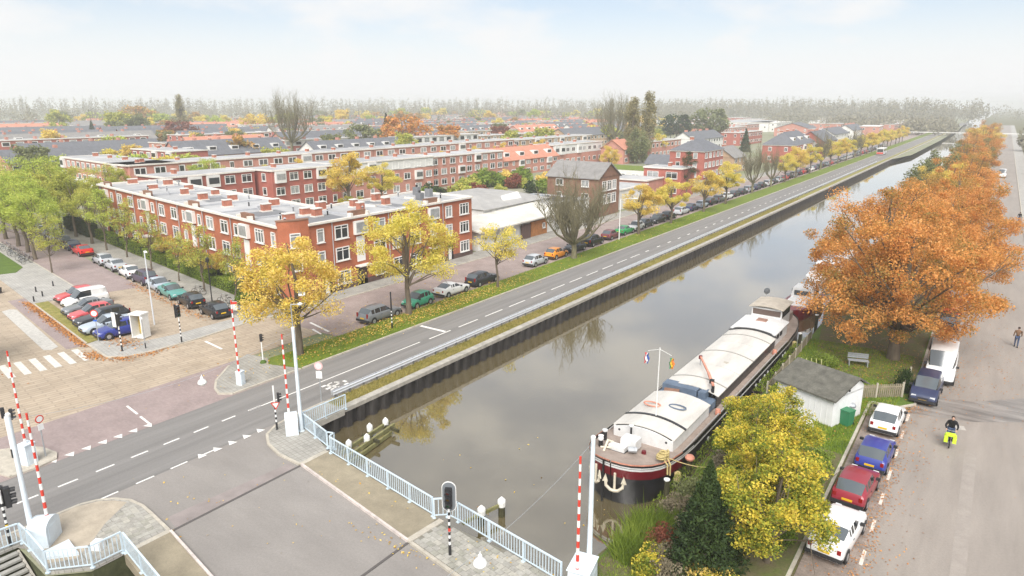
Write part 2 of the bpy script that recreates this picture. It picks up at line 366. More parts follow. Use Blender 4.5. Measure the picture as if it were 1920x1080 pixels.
# other banks of the canal and the two abutments
bank = MB()
bank.box((-12.33, 187, -1.2), (.25, 226, 2.1)); bank.box((-11.42, 48.7, -1.2), (.22, 38.6, 2.1)); bank.bar((-12.3, 22.4, -1.2), (-12.3, 26, -1.2), .2, 2.1); bank.bar((-12.3, 26, -1.2), (-11.4, 29.5, -1.2), .2, 2.1); bank.bar((-11.4, 68, -1.2), (-12.3, 74, -1.2), .2, 2.1); struct(bank.build('bank_wall', mat('old timber bank', (.10, .08, .055), .9, var=.4, scale=1.5)), 'low dark bank edge beside the barge')
ab = MB(); ab.prism([(-30.28, 10.65), (-30.28, 24.35), (-30.6, 24.35), (-30.6, 10.65)], -2.5, -.035); ab.prism([(-30.6, 24.1), (-30.6, 24.38), (-33.9, 24.38), (-33.9, 24.1)], -2.5, -.035)
ab.prism([(-31.6, 9.42), (-30.3, 10.72), (-30.5, 10.9), (-31.7, 9.7)], -2.5, -.035); ab.prism([(-35.0, 9.56), (-31.6, 9.41), (-31.7, 9.7), (-35.0, 9.85)], -2.5, -.035)
ab.prism([(-36.4, 8.02), (-35.0, 8.02), (-35.0, 8.25), (-36.4, 8.25)], -2.5, -.035); ab.prism([(-35.02, 8.25), (-35.02, 9.55), (-35.25, 9.55), (-35.25, 8.25)], -2.5, -.035)
m_moss_shade = mat('mossy concrete with painted shade', (.10, .105, .05), .9, col2=(.045, .05, .022), scale=1.4, fine=.2)  # moss green, with the shade on the walls darkened into the colour
struct(ab.build('bridge_abutment', m_moss_shade), 'mossy concrete abutment under the near railing')
ab = MB(); ab.prism([(-20.2, -5), (-20.2, 22.4), (-12.5, 22.4), (-12.5, 22.1), (-19.9, 22.1), (-19.9, -5)], -2.5, -.035)
struct(ab.build('bridge_abutment', m_moss_shade), 'concrete abutment on the boat side of the bridge')

# bridge deck: roadway, two footways with raised kerbs, joints
BH = math.atan2(-1.72, 10.0)
def bl(x): return 14.2 - (x + 30.2) * .165
def br_(x): return 21.9 - (x + 30.2) * .172
bridge = MB(); bridge.prism([(-30.27, bl(-30.27)), (-20.15, bl(-20.15)), (-20.15, br_(-20.15)), (-30.27, br_(-30.27))], -.55, .008)
bo = bridge.build('bridge_deck', m_asph2); struct(bo, 'asphalt deck of the opening bridge')
m_foot = mat('sanded footway deck', (.285, .245, .175), .9, var=.22, scale=.9, fine=.12, big=.14)
fwk = MB(); fwk.prism([(-30.15, br_(-30.15) + .12), (-20.25, br_(-20.25) + .12), (-20.25, 22.38), (-30.15, 23.85)], -.4, .1); fwk.build('footway', m_foot, bo)
fwk = MB(); fwk.prism([(-30.1, 11.95), (-20.3, 10.5), (-20.3, bl(-20.3) - .1), (-30.1, bl(-30.1) - .1)], -.4, .1); fwk.build('footway', m_foot, bo)
m_edge = mat('pale steel edge', (.60, .53, .49), .5, var=.25, scale=3)
kb = MB()
for f, s in ((br_, 1), (bl, -1)):
    kb.bar((-30.15, f(-30.15) + .03 * s, .07), (-20.2, f(-20.2) + .03 * s, .07), .12, .17)
kb.build('kerb', m_edge, bo)
jt = MB(); jt.bar((-30.21, 12.0, .06), (-30.21, bl(-30.2), .06), .3, .1); jt.bar((-30.21, br_(-30.2), .06), (-30.21, 23.8, .06), .3, .1)
jt.bar((-20.2, br_(-20.2), .06), (-20.0, 22.4, .06), .34, .1); jt.build('joint', m_kerb, bo)
jt = MB(); jt.bar((-30.21, bl(-30.2), .01), (-30.21, br_(-30.2), .01), .16, .02); jt.bar((-20.18, bl(-20.2), .01), (-20.18, br_(-20.2), .01), .14, .02); jt.build('joint', mat('dark joint', (.1, .09, .085), .8), bo)
gr = MB()
for x in (-28, -26, -24, -22): gr.box((x, 17.2, -.75), (.35, 12, .4))
gr.build('girder', mat('dark steel', (.06, .06, .065), .6), bo)
strip('bridge_approach', [(-20.1, 2), (6, 2), (6, br_(-4)), (-20.1, br_(-20.1))], .004, m_asph2)
strip('patch', [(-31.5, 14.75), (-30.32, 14.5), (-30.32, 21.6), (-31.0, 21.7)], .007, mat('reddish repair strip', (.275, .238, .225), .85, var=.2, scale=1))
# slab footway on the boat side: single slabs near the camera
pv = slab('pavement', [(-20.0, br_(-20.0) + .1), (-10.5, 18.55), (-10.5, 22.3), (-20.0, 22.3)], .055, mat('slab bedding', (.2, .19, .16), .95), label='slab footway beside the traffic light')
K = MB(); 
for j in range(10):
    a = -20.0 + j * .95; K.bar((a + .01, br_(a) + .05, .05), (a + .94, br_(a + .95) + .05, .05), .16, .15)
kk = K.build('kerb', m_kerb, pv); kk['kind'] = 'stuff'
tm = MB().box((0, 0, 0), (.385, .285, .05)).mesh('paving_slab'); tms = [mat('paving slab %d' % i, c, .9, var=.2, scale=3, fine=.15) for i, c in enumerate([(.37, .355, .315), (.33, .315, .28), (.40, .38, .33), (.31, .30, .255)])]
tm.materials.append(tms[0])
for i in range(20):
    for j in range(12):
        x = -19.75 + i * .4 + (.2 if j % 2 else 0); y = br_(x) + .33 + j * .3
        if y > 22.15 or x > -12.0: continue
        o = link('paving_slab', tm, pv, (x, y, .072 + random.uniform(-.004, .004)), BH)
        o.material_slots[0].link = 'OBJECT'; o.material_slots[0].material = random.choice(tms)
# right bank street
strip('street', rect(-2.4, -30, 5.2, 900), .0, m_wet, 'damp grey street beside the boats')
strip('parking_strip', rect(-4.65, -30, -2.35, 50.4), .006, brickmat('leafy clinker parking strip', (.31, .25, .215), (.25, .2, .17), (.19, .16, .13), .22, .11, var=.35, scale_n=1.2))
slab('pavement', rect(5.2, -30, 8.5, 900), .1, m_tile2, kerb=(3,), label='pavement on the far side of the damp street')
strip('crossing_patch', [(-2.3, 50.0), (1.2, 50.8), (5.2, 53.5), (5.2, 58.5), (1.0, 54.5), (-2.3, 53.6)], .005, mat('wet dark patch', (.25, .228, .208), .4, var=.5, scale=.8, stretch=(.35, 1.6, 1), fine=.1))
slab('lawn', [(-12.2, 22.6), (-8.6, 22.6), (-4.85, 26), (-4.8, 50.3), (-3.0, 50.5), (-2.2, 51.6), (-2.45, 56), (-2.6, 80), (-2.6, 600), (-12.2, 600), (-12.2, 74), (-11.32, 68), (-11.32, 29.5), (-12.2, 26)], .09, m_grassg, kerb=(2, 3, 4, 5, 6), label='garden lawn between the canal and the parked cars')
strip('garden_bed', [(-12.1, 22.7), (-7.6, 22.7), (-4.95, 26.5), (-4.95, 41), (-8, 41.5), (-11.25, 45), (-11.25, 29.6), (-12.1, 26)], .096, m_soil)
strip('garden_bed', [(-9.5, 55), (-2.7, 55), (-2.7, 140), (-12.1, 140), (-12.1, 75), (-11.3, 67)], .096, m_soil)

# ---------------------------------------------------------------- road markings
mk = 0.02
def marking(name, poly, z=mk, label=None, m=None):
    o = MB().sheet(poly, z).build(name, m or m_paint); struct(o, label); return o
D = MB()
for k in range(-6, 7): D.sheet(rect(-39.17, 12.85 + 1.95 * k - 1.95 * 0, -39.03, 13.85 + 1.95 * k), mk)
for k in range(-6, 4): D.sheet(rect(-36.03, 13.5 + 1.95 * k, -35.9, 14.5 + 1.95 * k), mk)
D.sheet(rect(-39.1, 24.6, -38.98, 41.6), mk)
for k in range(11): D.sheet(rect(-39.0, 42.7 + 4.08 * k, -38.86, 45.6 + 4.08 * k), mk)
for k in range(60): D.sheet(rect(-39.05, 88.4 + 4 * k, -38.85, 89.5 + 4 * k), mk)
struct(D.build('lane_line', m_paint), 'white centre dashes of the canal road'); 
T = MB()
for k in range(8): T.add([(-42.62, 12.75 + .93 * k, .024), (-42.05, 13.03 + .93 * k, .024), (-42.62, 13.31 + .93 * k, .024)], [(0, 1, 2)])
for k in range(5): T.add([(-35.72, 18.95 + 1.0 * k, .024), (-35.72, 19.5 + k, .024), (-36.28, 19.23 + k, .024)], [(0, 2, 1)])
struct(T.build('give_way_marking', m_paint), 'two rows of white shark teeth across the junction')
Z = MB()
for k in range(7): Z.sheet([av(-1.7, -18.5 - 1.02 * k), av(2.0, -18.5 - 1.02 * k), av(2.0, -19.0 - 1.02 * k), av(-1.7, -19.0 - 1.02 * k)], mk)
struct(Z.build('zebra_crossing', mat('worn zebra paint', (.62, .60, .55), .7, var=.2, scale=3)), 'worn white zebra crossing over the avenue')
X = MB(); X.sheet(rect(-42.1, 44.85, -39.1, 45.2), mk); X.sheet([(-46.6, 20.15), (-44.7, 19.9), (-44.7, 20.05), (-46.6, 20.3)], mk); X.sheet([(-44.2, 19.83), (-42.4, 19.58), (-42.4, 19.73), (-44.2, 19.98)], mk)
X.sheet([(-54.6, 30.8), (-51.6, 30.5), (-51.6, 30.7), (-54.6, 31.05)], mk); X.sheet([(-51.4, 39.6), (-47.8, 38.8), (-47.8, 39.05), (-51.4, 39.85)], mk); X.sheet([(-49.6, 38.4), (-47.8, 37.95), (-47.8, 38.15), (-49.6, 38.65)], mk)
X.sheet([(-36.0, 26.3), (-35.9, 26.3), (-35.9, 28.3), (-36.0, 28.3)], mk)
struct(X.build('stop_line', m_paint), 'white stop and parking lines')
# painted bicycle sign in the near lane
B = MB()
def ring(c, ra, rb, w, gap=()):
    n = 20
    for i in range(n):
        if i in gap: continue
        a, b = 2 * math.pi * i / n, 2 * math.pi * (i + .78) / n
        B.add([(c[0] + ra * k * math.cos(t), c[1] + rb * k * math.sin(t), mk) for t in (a, b) for k in (1 - w, 1)], [(0, 1, 3, 2)])
ring((-37.95, 30.95), .38, .55, .42, (3, 8)); ring((-37.05, 30.55), .38, .55, .42, (6, 14))
for a, b in (((-38.35, 30.1), (-38.1, 30.5)), ((-37.75, 30.0), (-37.5, 30.45)), ((-37.3, 31.35), (-36.9, 31.75)), ((-37.85, 31.7), (-37.5, 31.95))):
    B.sheet(rect(a[0], a[1], b[0], b[1]), mk)
B.add([(-37.8, 30.6, mk), (-37.3, 30.9, mk), (-37.25, 30.8, mk), (-37.75, 30.5, mk)], [(0, 1, 2, 3)])
struct(B.build('bicycle_marking', m_paint), 'white painted symbol in the lane beside the railing')
K = MB()
for k in range(9): K.sheet(rect(-2.45, 24.8 + 2.95 * k, -2.3, 26.1 + 2.95 * k), .012)
struct(K.build('parking_line', mat('chalky parking paint', (.7, .6, .52), .8, var=.4, scale=4)), 'broken white edge line of the parking strip')
mh = MB().box((.45, 49.3, .006), (.75, .62, .02), .25); struct(mh.build('manhole_cover', mat('pale manhole', (.45, .42, .38), .6, var=.3, scale=8)), 'pale rectangular manhole cover in the damp street')
dl = MB().bar((-.05, 47.0, .006), (.12, 49.4, .006), .07, .01); struct(dl.build('drain_line', mat('dark joint', (.1, .09, .085), .8)), 'dark tar joint in the damp street')

sm = MB(); sm.sheet(rect(.95, -10, 1.55, 46), .004); struct(sm.build('repair_seam', mat('paler repair strip', (.315, .279, .247), .7, var=.12, scale=1.5, fine=.1)), 'paler repaired strip along the damp street')

strip('concrete_pad', [(-36.05, 9.75), (-36.1, 12.5), (-35.7, 13.4), (-35.1, 13.9), (-34.4, 14.2), (-33.35, 12.6), (-32.4, 11.6), (-31.6, 10.6), (-32.3, 9.65), (-34.8, 9.7)], .106, mat('pale concrete pad', (.43, .37, .29), .9, var=.2, scale=1.2, fine=.1), 'pale concrete around the cabinet in the lower corner')
cpv = [o for o in bpy.data.objects if o.name.startswith('pavement') and o.get('label', '').startswith('slab pavement at the near corner')][0]
tq = MB().box((0, 0, 0), (.288, .288, .03)).mesh('paving_slab'); tq.materials.append(tms[0])
def in_poly(x, y, P):
    c = False
    for (x0, y0), (x1, y1) in zip(P, P[1:] + P[:1]):
        if (y0 > y) != (y1 > y) and x < (x1 - x0) * (y - y0) / (y1 - y0) + x0: c = not c
    return c
PT = [(-34.2, 14.15), (-33.4, 14.3), (-32.4, 14.2), (-30.6, 13.95), (-30.5, 11.0), (-31.45, 10.75), (-32.3, 11.7), (-33.2, 12.7)]
for i in range(16):
    for j in range(16):
        u, v = rot2(i * .3, j * .3, -.16); x, y = -34.6 + u, 10.9 + v
        if in_poly(x, y, PT):
            o = link('paving_slab', tq, cpv, (x, y, .093 + random.uniform(-.003, .003)), -.16); o.material_slots[0].link = 'OBJECT'; o.material_slots[0].material = random.choice(tms)
# ---------------------------------------------------------------- railings, barriers, lamps, signals
m_rail = mat('pale blue railing paint', (.56, .66, .73), .45, var=.12, scale=4)
m_bluew = mat('pale blue cabinet paint', (.66, .73, .78), .45, var=.1, scale=2)
m_white = mat('white paint', (.78, .78, .76), .5, var=.08, scale=4)
m_red = mat('signal red paint', (.62, .055, .035), .45, var=.12, scale=4)
m_black = mat('matt black', (.025, .025, .027), .55)
m_galv = mat('galvanised steel', (.46, .48, .5), .45, var=.15, scale=5, metal=.5)
m_yel = mat('signal yellow', (.75, .5, .03), .5)
bal_me = MB().box((0, 0, 0), (.035, .022, .80)).mesh('baluster'); bal_me.materials.append(m_rail)
post_me = MB().box((0, 0, .5), (.07, .07, 1.06)).mesh('post'); post_me.materials.append(m_rail)
post_me.update()
foot_me = MB().box((0, 0, 0), (.16, .16, .05)).mesh('base_plate'); foot_me.materials.append(m_rail)
def railing(name, label, pts, h=1.08, z0=.1, step=.17, group='pale blue railings of the bridge'):
    t = thing(name, label, 'railing', (pts[0][0], pts[0][1], 0), 0, group)
    ox, oy = pts[0]; top = MB(); low = MB()
    for (x0, y0), (x1, y1) in zip(pts[:-1], pts[1:]):
        a = Vector((x0 - ox, y0 - oy, 0)); b = Vector((x1 - ox, y1 - oy, 0)); Ln = (b - a).length; rz = math.atan2(b.y - a.y, b.x - a.x)
        d = (b - a) / Ln
        top.bar(a - d * .03 + Vector((0, 0, z0 + h)), b + d * .03 + Vector((0, 0, z0 + h)), .075, .06)
        low.bar(a + Vector((0, 0, z0 + .16)), b + Vector((0, 0, z0 + .16)), .05, .045)
        n = max(1, int(Ln / step))
        for i in range(1, n):
            p = a.lerp(b, i / n); link('baluster', bal_me, t, (p.x, p.y, z0 + .16 + .44), rz)
        m = max(1, int(round(Ln / 2.0)))
        for i in range(m + 1):
            p = a.lerp(b, i / m); po = link('post', post_me, t, (p.x, p.y, z0 - .03 + .06), rz)
            link('base_plate', foot_me, po, (0, 0, -.02))
    top.build('top_rail', m_rail, t); low.build('bottom_rail', m_rail, t)
    return t
railing('railing', 'long pale blue railing across the canal span, beside the open water', [(-29.75, 23.72), (-20.55, 22.36)])
railing('railing', 'pale blue railing behind the big traffic light, running to the lower edge', [(-20.4, 22.3), (-19.9, 22.75), (-19.2, 22.72), (-12.7, 21.75)])
railing('railing', 'short pale blue railing end on the quay above the sheet piles', [(-33.7, 28.4), (-33.75, 25.0)])
railing('railing', 'pale blue railing from the cabinet to the canal span', [(-33.75, 24.9), (-30.4, 24.05), (-29.95, 24.2), (-29.85, 23.8)])
railing('railing', 'pale blue railing round the stairwell at the lower corner', [(-36.3, 8.2), (-35.1, 8.4), (-34.9, 9.62), (-34.0, 9.6), (-31.6, 9.4), (-30.35, 10.7), (-30.3, 12.0)])
railing('railing', 'pale blue railing of the near footway beside the dark water', [(-30.15, 12.05), (-20.3, 10.6)])
# guard rail along the quay
gt = thing('guard_rail', 'long white steel guard rail between the canal road and the quay', 'guard rail', (-35.62, 29.0, 0))
m_guard = mat('white zinc guard rail', (.66, .68, .71), .4, var=.1, scale=3, metal=.35)
wb = MB(); prof = [(-.04, .40), (.04, .45), (-.0, .52), (-.0, .58), (.04, .65), (-.04, .70), (-.055, .70), (-.055, .40)]
wb.loft([[(x, y, z) for x, z in prof] for y in (0, 250)], caps=True); wb.build('rail_beam', m_guard, gt)
wb2 = MB(); wb2.bar((-.22, 0, .55), (-.22, 250, .55), .04, .30); wb2.build('rail_beam', m_guard, gt)
gp = MB().box((0, 0, .2), (.09, .12, .98)).box((-.14, 0, .55), (.14, .09, .12)).mesh('post'); gp.materials.append(mat('dark guard post', (.17, .18, .2), .5))
for k in range(120): link('post', gp, gt, (-.10, .25 + 1.33 * k, 0))
# barrier boxes with raised red and white booms
def barrier(label, x, y, rz, box, boom_at, n=9, top=6.55, boxm=None, round_top=True):
    t = thing('barrier', label, 'barrier', (x, y, .1), rz, 'raised red and white bridge barriers')
    bx, by, bz = box; h = MB()
    if round_top:
        pts = [(-by / 2, 0), (by / 2, 0), (by / 2, bz * .72)] + [(by / 2 * math.cos(R(a)), bz * .72 + bz * .28 * math.sin(R(a))) for a in range(15, 180, 15)] + [(-by / 2, bz * .72)]
        h.loft([[(xx, p, q) for p, q in pts] for xx in (-bx / 2, bx / 2)], caps=True)
    else:
        h.box((0, 0, bz / 2), (bx, by, bz), top=.96); h.box((0, 0, bz + .03), (bx * 1.06, by * 1.06, .06))
    ho = h.build('housing', boxm or m_bluew, t, smooth=30)
    MB().box((bx / 2 + .006, 0, bz * .42), (.012, by * .7, bz * .6)).build('door', boxm or m_bluew, ho)
    b = MB(); z0 = 1.05 - .1; dz = (top - z0) / (2 * n - 1); X, Y = boom_at
    for i in range(2 * n - 1):
        r = .075 - .03 * i / (2 * n); b.tube([(X, Y, z0 + i * dz), (X, Y, z0 + (i + 1) * dz)], r, 8, mi=i % 2, caps=True)
    b.build('boom', [m_red, m_white], t, smooth=40)
    MB().box((X, Y, z0 - .12), (.3, .26, .36)).build('boom_arm', m_black if round_top else m_white, t)
    return t
barrier('raised red and white barrier on the big cabinet in the lower corner', -34.2, 10.35, .75, (.85, 1.25, 1.25), (.1, .25), top=6.45)
barrier('raised red and white barrier on the rounded cabinet where the quay meets the bridge', -33.95, 24.2, .95, (.75, 1.15, 1.3), (-.1, .15), top=6.45)
barrier('raised red and white barrier beside the tall pole in front of the bushes', -11.85, 22.1, .2, (.95, 1.3, 1.15), (-.1, -.45), top=6.4, round_top=False)
barrier('raised red and white barrier on the paved island, nearest the yellow tree', -43.35, 26.9, .3, (.45, .45, 1.0), (0, -.1), top=6.5, round_top=False)
barrier('raised red and white barrier on the small island beside the zebra crossing', -43.1, 13.0, .3, (.62, .62, 1.2), (0, 0), top=6.85, round_top=False, n=10)
# span-wire poles and hanging lamps
def lamp_pole(label, x, y, h, ext=0):
    t = thing('lamp_pole', label, 'pole', (x, y, .08), 0, 'tall pale poles of the span wires')
    MB().tube([(0, 0, 0), (0, 0, 1.2), (0, 0, h)], [.14, .125, .095], 10).build('mast', m_bluew, t, smooth=40)
    MB().lathe([(.2, 0), (.2, .06), (.15, .1)], n=10).build('base_plate', m_bluew, t)
    MB().lathe([(.1, h - .1), (.11, h), (.07, h + .05)], n=10).build('cap', m_white, t)
    if ext:
        MB().tube([(0, 0, h), (0, 0, h + ext)], .035, 6).build('extension', m_galv, t)
        MB().tube([(0, 0, h + ext - .04), (.45, .2, h + ext)], .03, 6).build('arm', m_galv, t)
        MB().lathe([(.05, 0), (.14, .03), (.16, .1), (.05, .16)], (.55, .25, h + ext - .05), 8).build('lamp_head', m_white, t)
    return t
lamp_pole('tall pale pole beside the cabinet in the lower corner', -34.55, 9.98, 6.6)
lamp_pole('tall pale pole in front of the first yellow tree', -33.55, 24.62, 6.9, 1.5)
lamp_pole('tall pale pole beside the striped barrier, in front of the moored barge', -11.95, 22.85, 6.75)
lamp_pole('tall pale pole at the bridge end below the frame', -12.3, 8.0, 6.75)
def span(a, b, label, lab2, f, sag=.85):
    a = Vector(a); b = Vector(b); P = []
    for i in range(13):
        u = i / 12; p = a.lerp(b, u); p.z -= sag * 4 * u * (1 - u); P.append(p)
    c = MB().tube(P, .008, 4).build('span_wire', m_galv); tag(c, label, 'cable')
    p = a.lerp(b, f); p.z -= sag * 4 * f * (1 - f)
    t = thing('hanging_lamp', lab2, 'lamp', p, 0, 'white lamps hanging from span wires')
    MB().lathe([(.015, 0), (.02, -.1), (.07, -.14), (.08, -.26), (.17, -.33), (.235, -.44), (.245, -.5), (.22, -.53)], n=16).build('shade', m_white, t, smooth=50)
    MB().lathe([(.2, -.53), (.17, -.6), (.08, -.64), (.01, -.65)], n=14).build('globe', mat('milk glass', (.75, .74, .7), .25), t, smooth=True)
span((-33.55, 24.62, 6.7), (-34.55, 9.98, 6.45), 'thin wire between the two tall poles over the canal road', 'white hanging lamp seen against the yellow brick paving', .40)
span((-11.95, 22.85, 6.6), (-12.3, 8.0, 6.6), 'thin wire from the tall pole over the bridge', 'white hanging lamp seen against the slab footway near the traffic light', .50)
# traffic lights and signs
def banded(t, h, z1, r=.055, cols=(m_black, m_white), first=.55, band=.17, smooth=True):
    b = MB(); b.tube([(0, 0, 0), (0, 0, first)], r * 1.25, 8, 0); z = first; i = 1
    while z < z1:
        q = min(z + band, h); b.tube([(0, 0, z), (0, 0, q)], r, 8, i % 2); z = q; i += 1
    if z < h: b.tube([(0, 0, z), (0, 0, h)], r, 8, 1)
    return b.build('post', list(cols), t, smooth=40)
def head3(t, z, yaw, shield=True, shieldm=m_black, off=(0, 0), small=1.0):
    s = small
    p = rot2(off[0], off[1], 0)
    hd = MB().box((0, 0, 0), (.22 * s, .30 * s, .98 * s)).build('signal_head', m_black, t, (p[0], p[1], z), yaw)
    for k, c in enumerate(((.10, .012, .01), (.11, .06, .008), (.01, .07, .03))):
        zz = (.31 - .31 * k) * s
        ln = MB().tube([(.11 * s, 0, zz), (.125 * s, 0, zz)], .1 * s, 10).build('lens', mat('signal lens %d' % k, c, .2), hd)
        vz = MB(); vr = [[(x, .125 * s * math.cos(R(a)), zz + .125 * s * math.sin(R(a))) for a in range(-20, 201, 22)] for x in (.11 * s, .33 * s)]
        vz.loft(vr, close=False); vz.build('visor', m_black, hd)
    if shield:
        out = [(.30 * math.cos(R(a)), .42 + .30 * math.sin(R(a))) for a in range(0, 181, 15)] + [(.30 * math.cos(R(a)), -.42 + .30 * math.sin(R(a))) for a in range(180, 361, 15)]
        MB().loft([[(x, u * s, v * s) for u, v in out] for x in (-.10 * s, -.075 * s)], caps=True).build('backboard', shieldm, hd)
        MB().loft([[(x, u * s * 1.1, v * s * 1.05) for u, v in out] for x in (-.125 * s, -.10 * s)], caps=True).build('rim', m_white, hd)
    return hd
t = thing('traffic_light', 'big traffic light with white rimmed backboard on the slab footway', 'traffic light', (-17.9, 20.55, .08))
banded(t, 2.6, 2.4); head3(t, 2.95, R(-62), shieldm=mat('grey backboard', (.16, .175, .19), .5))
MB().tube([(.0, .0, 1.25), (.0, .0, 1.42)], .062, 8).build('sticker', m_red, t)
t = thing('traffic_light', 'dark traffic light on a banded post at the stairwell railing', 'traffic light', (-35.15, 9.25, .08))
banded(t, 2.9, 2.2); head3(t, 2.55, R(70), False, off=(.2, .2)); head3(t, 2.5, R(160), False, off=(-.2, .05))
MB().tube([(0, 0, .95), (0, 0, 1.15)], .06, 8).build('sticker', m_yel, t)
t = thing('traffic_light', 'traffic light with a pale backboard beside the dark blue parked car', 'traffic light', (-57.8, 25.4, .08))
banded(t, 3.3, 1.9); hd = head3(t, 2.75, R(100), False)
MB().box((-.1, .28, 0), (.03, .55, 1.25)).build('backboard', m_white, hd); MB().box((-.13, 0, 0), (.03, .1, 1.3)).build('edge', m_black, hd)
t = thing('traffic_light', 'traffic light with three hooded lenses beside the yellow paving', 'traffic light', (-55.85, 29.5, .08))
banded(t, 3.4, 1.9); hd = head3(t, 2.85, R(-15), False, small=1.05)
MB().box((-.1, -.2, 0), (.04, .12, 1.2)).build('backboard', m_black, hd)
t = thing('traffic_light', 'short black signal on a white post on the paved island', 'traffic light', (-45.8, 30.55, .1))
MB().tube([(0, 0, 0), (0, 0, 2.1)], .05, 8).build('post', m_white, t); head3(t, 2.1, R(20), False, small=.62)
MB().lathe([(.28, 0), (.2, .16), (.05, .25)], n=9).build('weed', mat('weed', (.07, .12, .02), .9), t)
t = thing('traffic_light', 'black signal over a give way sign on a banded post at the bridge corner', 'traffic light', (-35.0, 23.85, .08))
banded(t, 3.0, 1.6); head3(t, 2.25, R(60), False, off=(.25, .12), small=.6)
sg = MB(); sg.loft([[(x, 0.34 * math.cos(R(a)), .34 * math.sin(R(a))) for a in (-90, 30, 150)] for x in (-.015, .015)], caps=True); so = sg.build('give_way_sign', m_red, t, (.09, 0, 1.75), R(-30))
MB().loft([[(.018, .22 * math.cos(R(a)), .22 * math.sin(R(a))) for a in (-90, 30, 150)], [(.022, .22 * math.cos(R(a)), .22 * math.sin(R(a))) for a in (-90, 30, 150)]], caps=True).build('sign_face', m_white, so)
t = thing('traffic_light', 'two black signals on a white post with a dark foot on the small island', 'traffic light', (-44.6, 12.75, .1))
b = MB(); b.tube([(0, 0, 0), (0, 0, .55)], .09, 8, 0); b.tube([(0, 0, .55), (0, 0, 2.6)], .07, 8, 1); b.build('post', [m_black, m_white], t)
head3(t, 2.75, R(60), False, off=(.3, .2), small=.65); head3(t, 2.75, R(170), False, off=(-.3, .0), small=.65)
def sign(label, x, y, h, faces, postm=m_galv, name='road_sign', foot=False, z=.08):
    t = thing(name, label, 'sign', (x, y, z))
    b = MB(); b.tube([(0, 0, 0), (0, 0, .5)], .05, 8, 1 if foot else 0); b.tube([(0, 0, .5), (0, 0, h)], .035, 8, 0); b.build('post', [postm, m_black], t)
    for kind, zz, yaw, s in faces:
        if kind == 'round':
            f = MB().tube([(0, 0, 0), (.02, 0, 0)], s, 18).build('sign_face', m_red, t, (*rot2(.06, 0, yaw), zz), yaw)
            MB().tube([(.021, 0, 0), (.026, 0, 0)], s * .72, 18).build('sign_centre', m_white, f)
        elif kind == 'roundwhite':
            f = MB().tube([(0, 0, 0), (.02, 0, 0)], s, 18).build('sign_face', mat('faded pink sign', (.72, .45, .44), .5), t, (*rot2(.06, 0, yaw), zz), yaw)
            MB().tube([(.021, 0, 0), (.026, 0, 0)], s * .72, 18).build('sign_centre', mat('faded pale sign', (.76, .6, .6), .5), f)
        else:
            MB().box((.01, 0, 0), (.02, s, s * 1.25 if kind == 'tall' else s * .5)).build('sign_face', m_white if kind != 'blue' else mat('sign blue', (.03, .12, .5), .4), t, (*rot2(.06, 0, yaw), zz), yaw)
    return t
sign('faded round red and white road sign at the quay railing', -35.95, 28.2, 3.0, [('roundwhite', 2.8, R(-60), .3), ('tall', 2.15, R(-60), .42)], z=.02)
sign('round red-rimmed sign in front of the parked cars', -62.1, 25.5, 2.6, [('round', 2.55, R(-50), .33), ('blue', 1.9, R(-50), .3)])
sign('slim post with a dark foot in front of the telephone box', -56.9, 26.9, 2.9, [('tall', 2.7, R(-40), .16)], foot=True)
sign('narrow red-topped sign on the small island by the shark teeth', -43.25, 13.9, 2.6, [('round', 2.4, R(10), .24), ('tall', 1.9, R(10), .3)])
t = thing('traffic_post', 'black and white banded post in the verge by the grey estate car', 'post', (-43.6, 42.8, .08)); banded(t, 3.4, 1.7, cols=(m_black, m_white)); MB().tube([(0, 0, 1.7), (0, 0, 3.5)], .07, 8).build('sleeve', m_black, t)
t = thing('street_lamp', 'slender white street lamp in the verge beyond the bare tree', 'street lamp', (-45.9, 94.0, .08)); MB().tube([(0, 0, 0), (0, 0, 6.2), (1.6, 1.0, 6.4)], [.08, .06, .04], 6).build('mast', m_white, t); MB().box((1.9, 1.2, 6.38), (.7, .25, .12), .55).build('lamp_head', m_white, t)
t = thing('street_lamp', 'slender pale street lamp in the car park', 'street lamp', (-62.8, 30.8, .02)); MB().tube([(0, 0, 0), (0, 0, 7.0), (.5, -.2, 7.2)], [.07, .05, .04], 6).build('mast', mat('pale lamp mast', (.6, .63, .66), .5), t); MB().box((.8, -.3, 7.18), (.6, .22, .1), -.3).build('lamp_head', m_white, t)
# telephone box
t = thing('telephone_box', 'white open telephone box beside the dark blue car', 'telephone box', (-60.3, 28.3, .06), .35)
for sx in (-.55, .55): MB().box((sx, 0, 1.05), (.1, .9, 2.1)).build('side_frame', m_white, t)
MB().box((0, 0, 2.17), (1.3, 1.0, .14)).build('roof', m_white, t); MB().box((0, 0, .04), (1.25, .95, .08)).build('base', m_white, t)
MB().box((0, .4, 1.1), (1.0, .06, 1.9)).build('back_panel', mat('phone panel', (.55, .4, .12), .5, var=.5, scale=6), t); MB().box((.1, .3, 1.15), (.35, .2, .6)).build('telephone', m_black, t)
# cabinet lids on the near corner
c = MB().prism([(-32.6, 9.75), (-33.2, 9.85), (-33.25, 10.95), (-31.75, 10.75)], .1, .24).build('floor_hatch', m_bluew); tag(c, 'flat pale blue floor hatch beside the stairwell railing', 'hatch')
c = MB().box((-31.55, 11.5, .3), (.5, .4, .42), .5, top=.9).build('meter_box', m_white); tag(c, 'small white meter box at the stairwell railing', 'box')
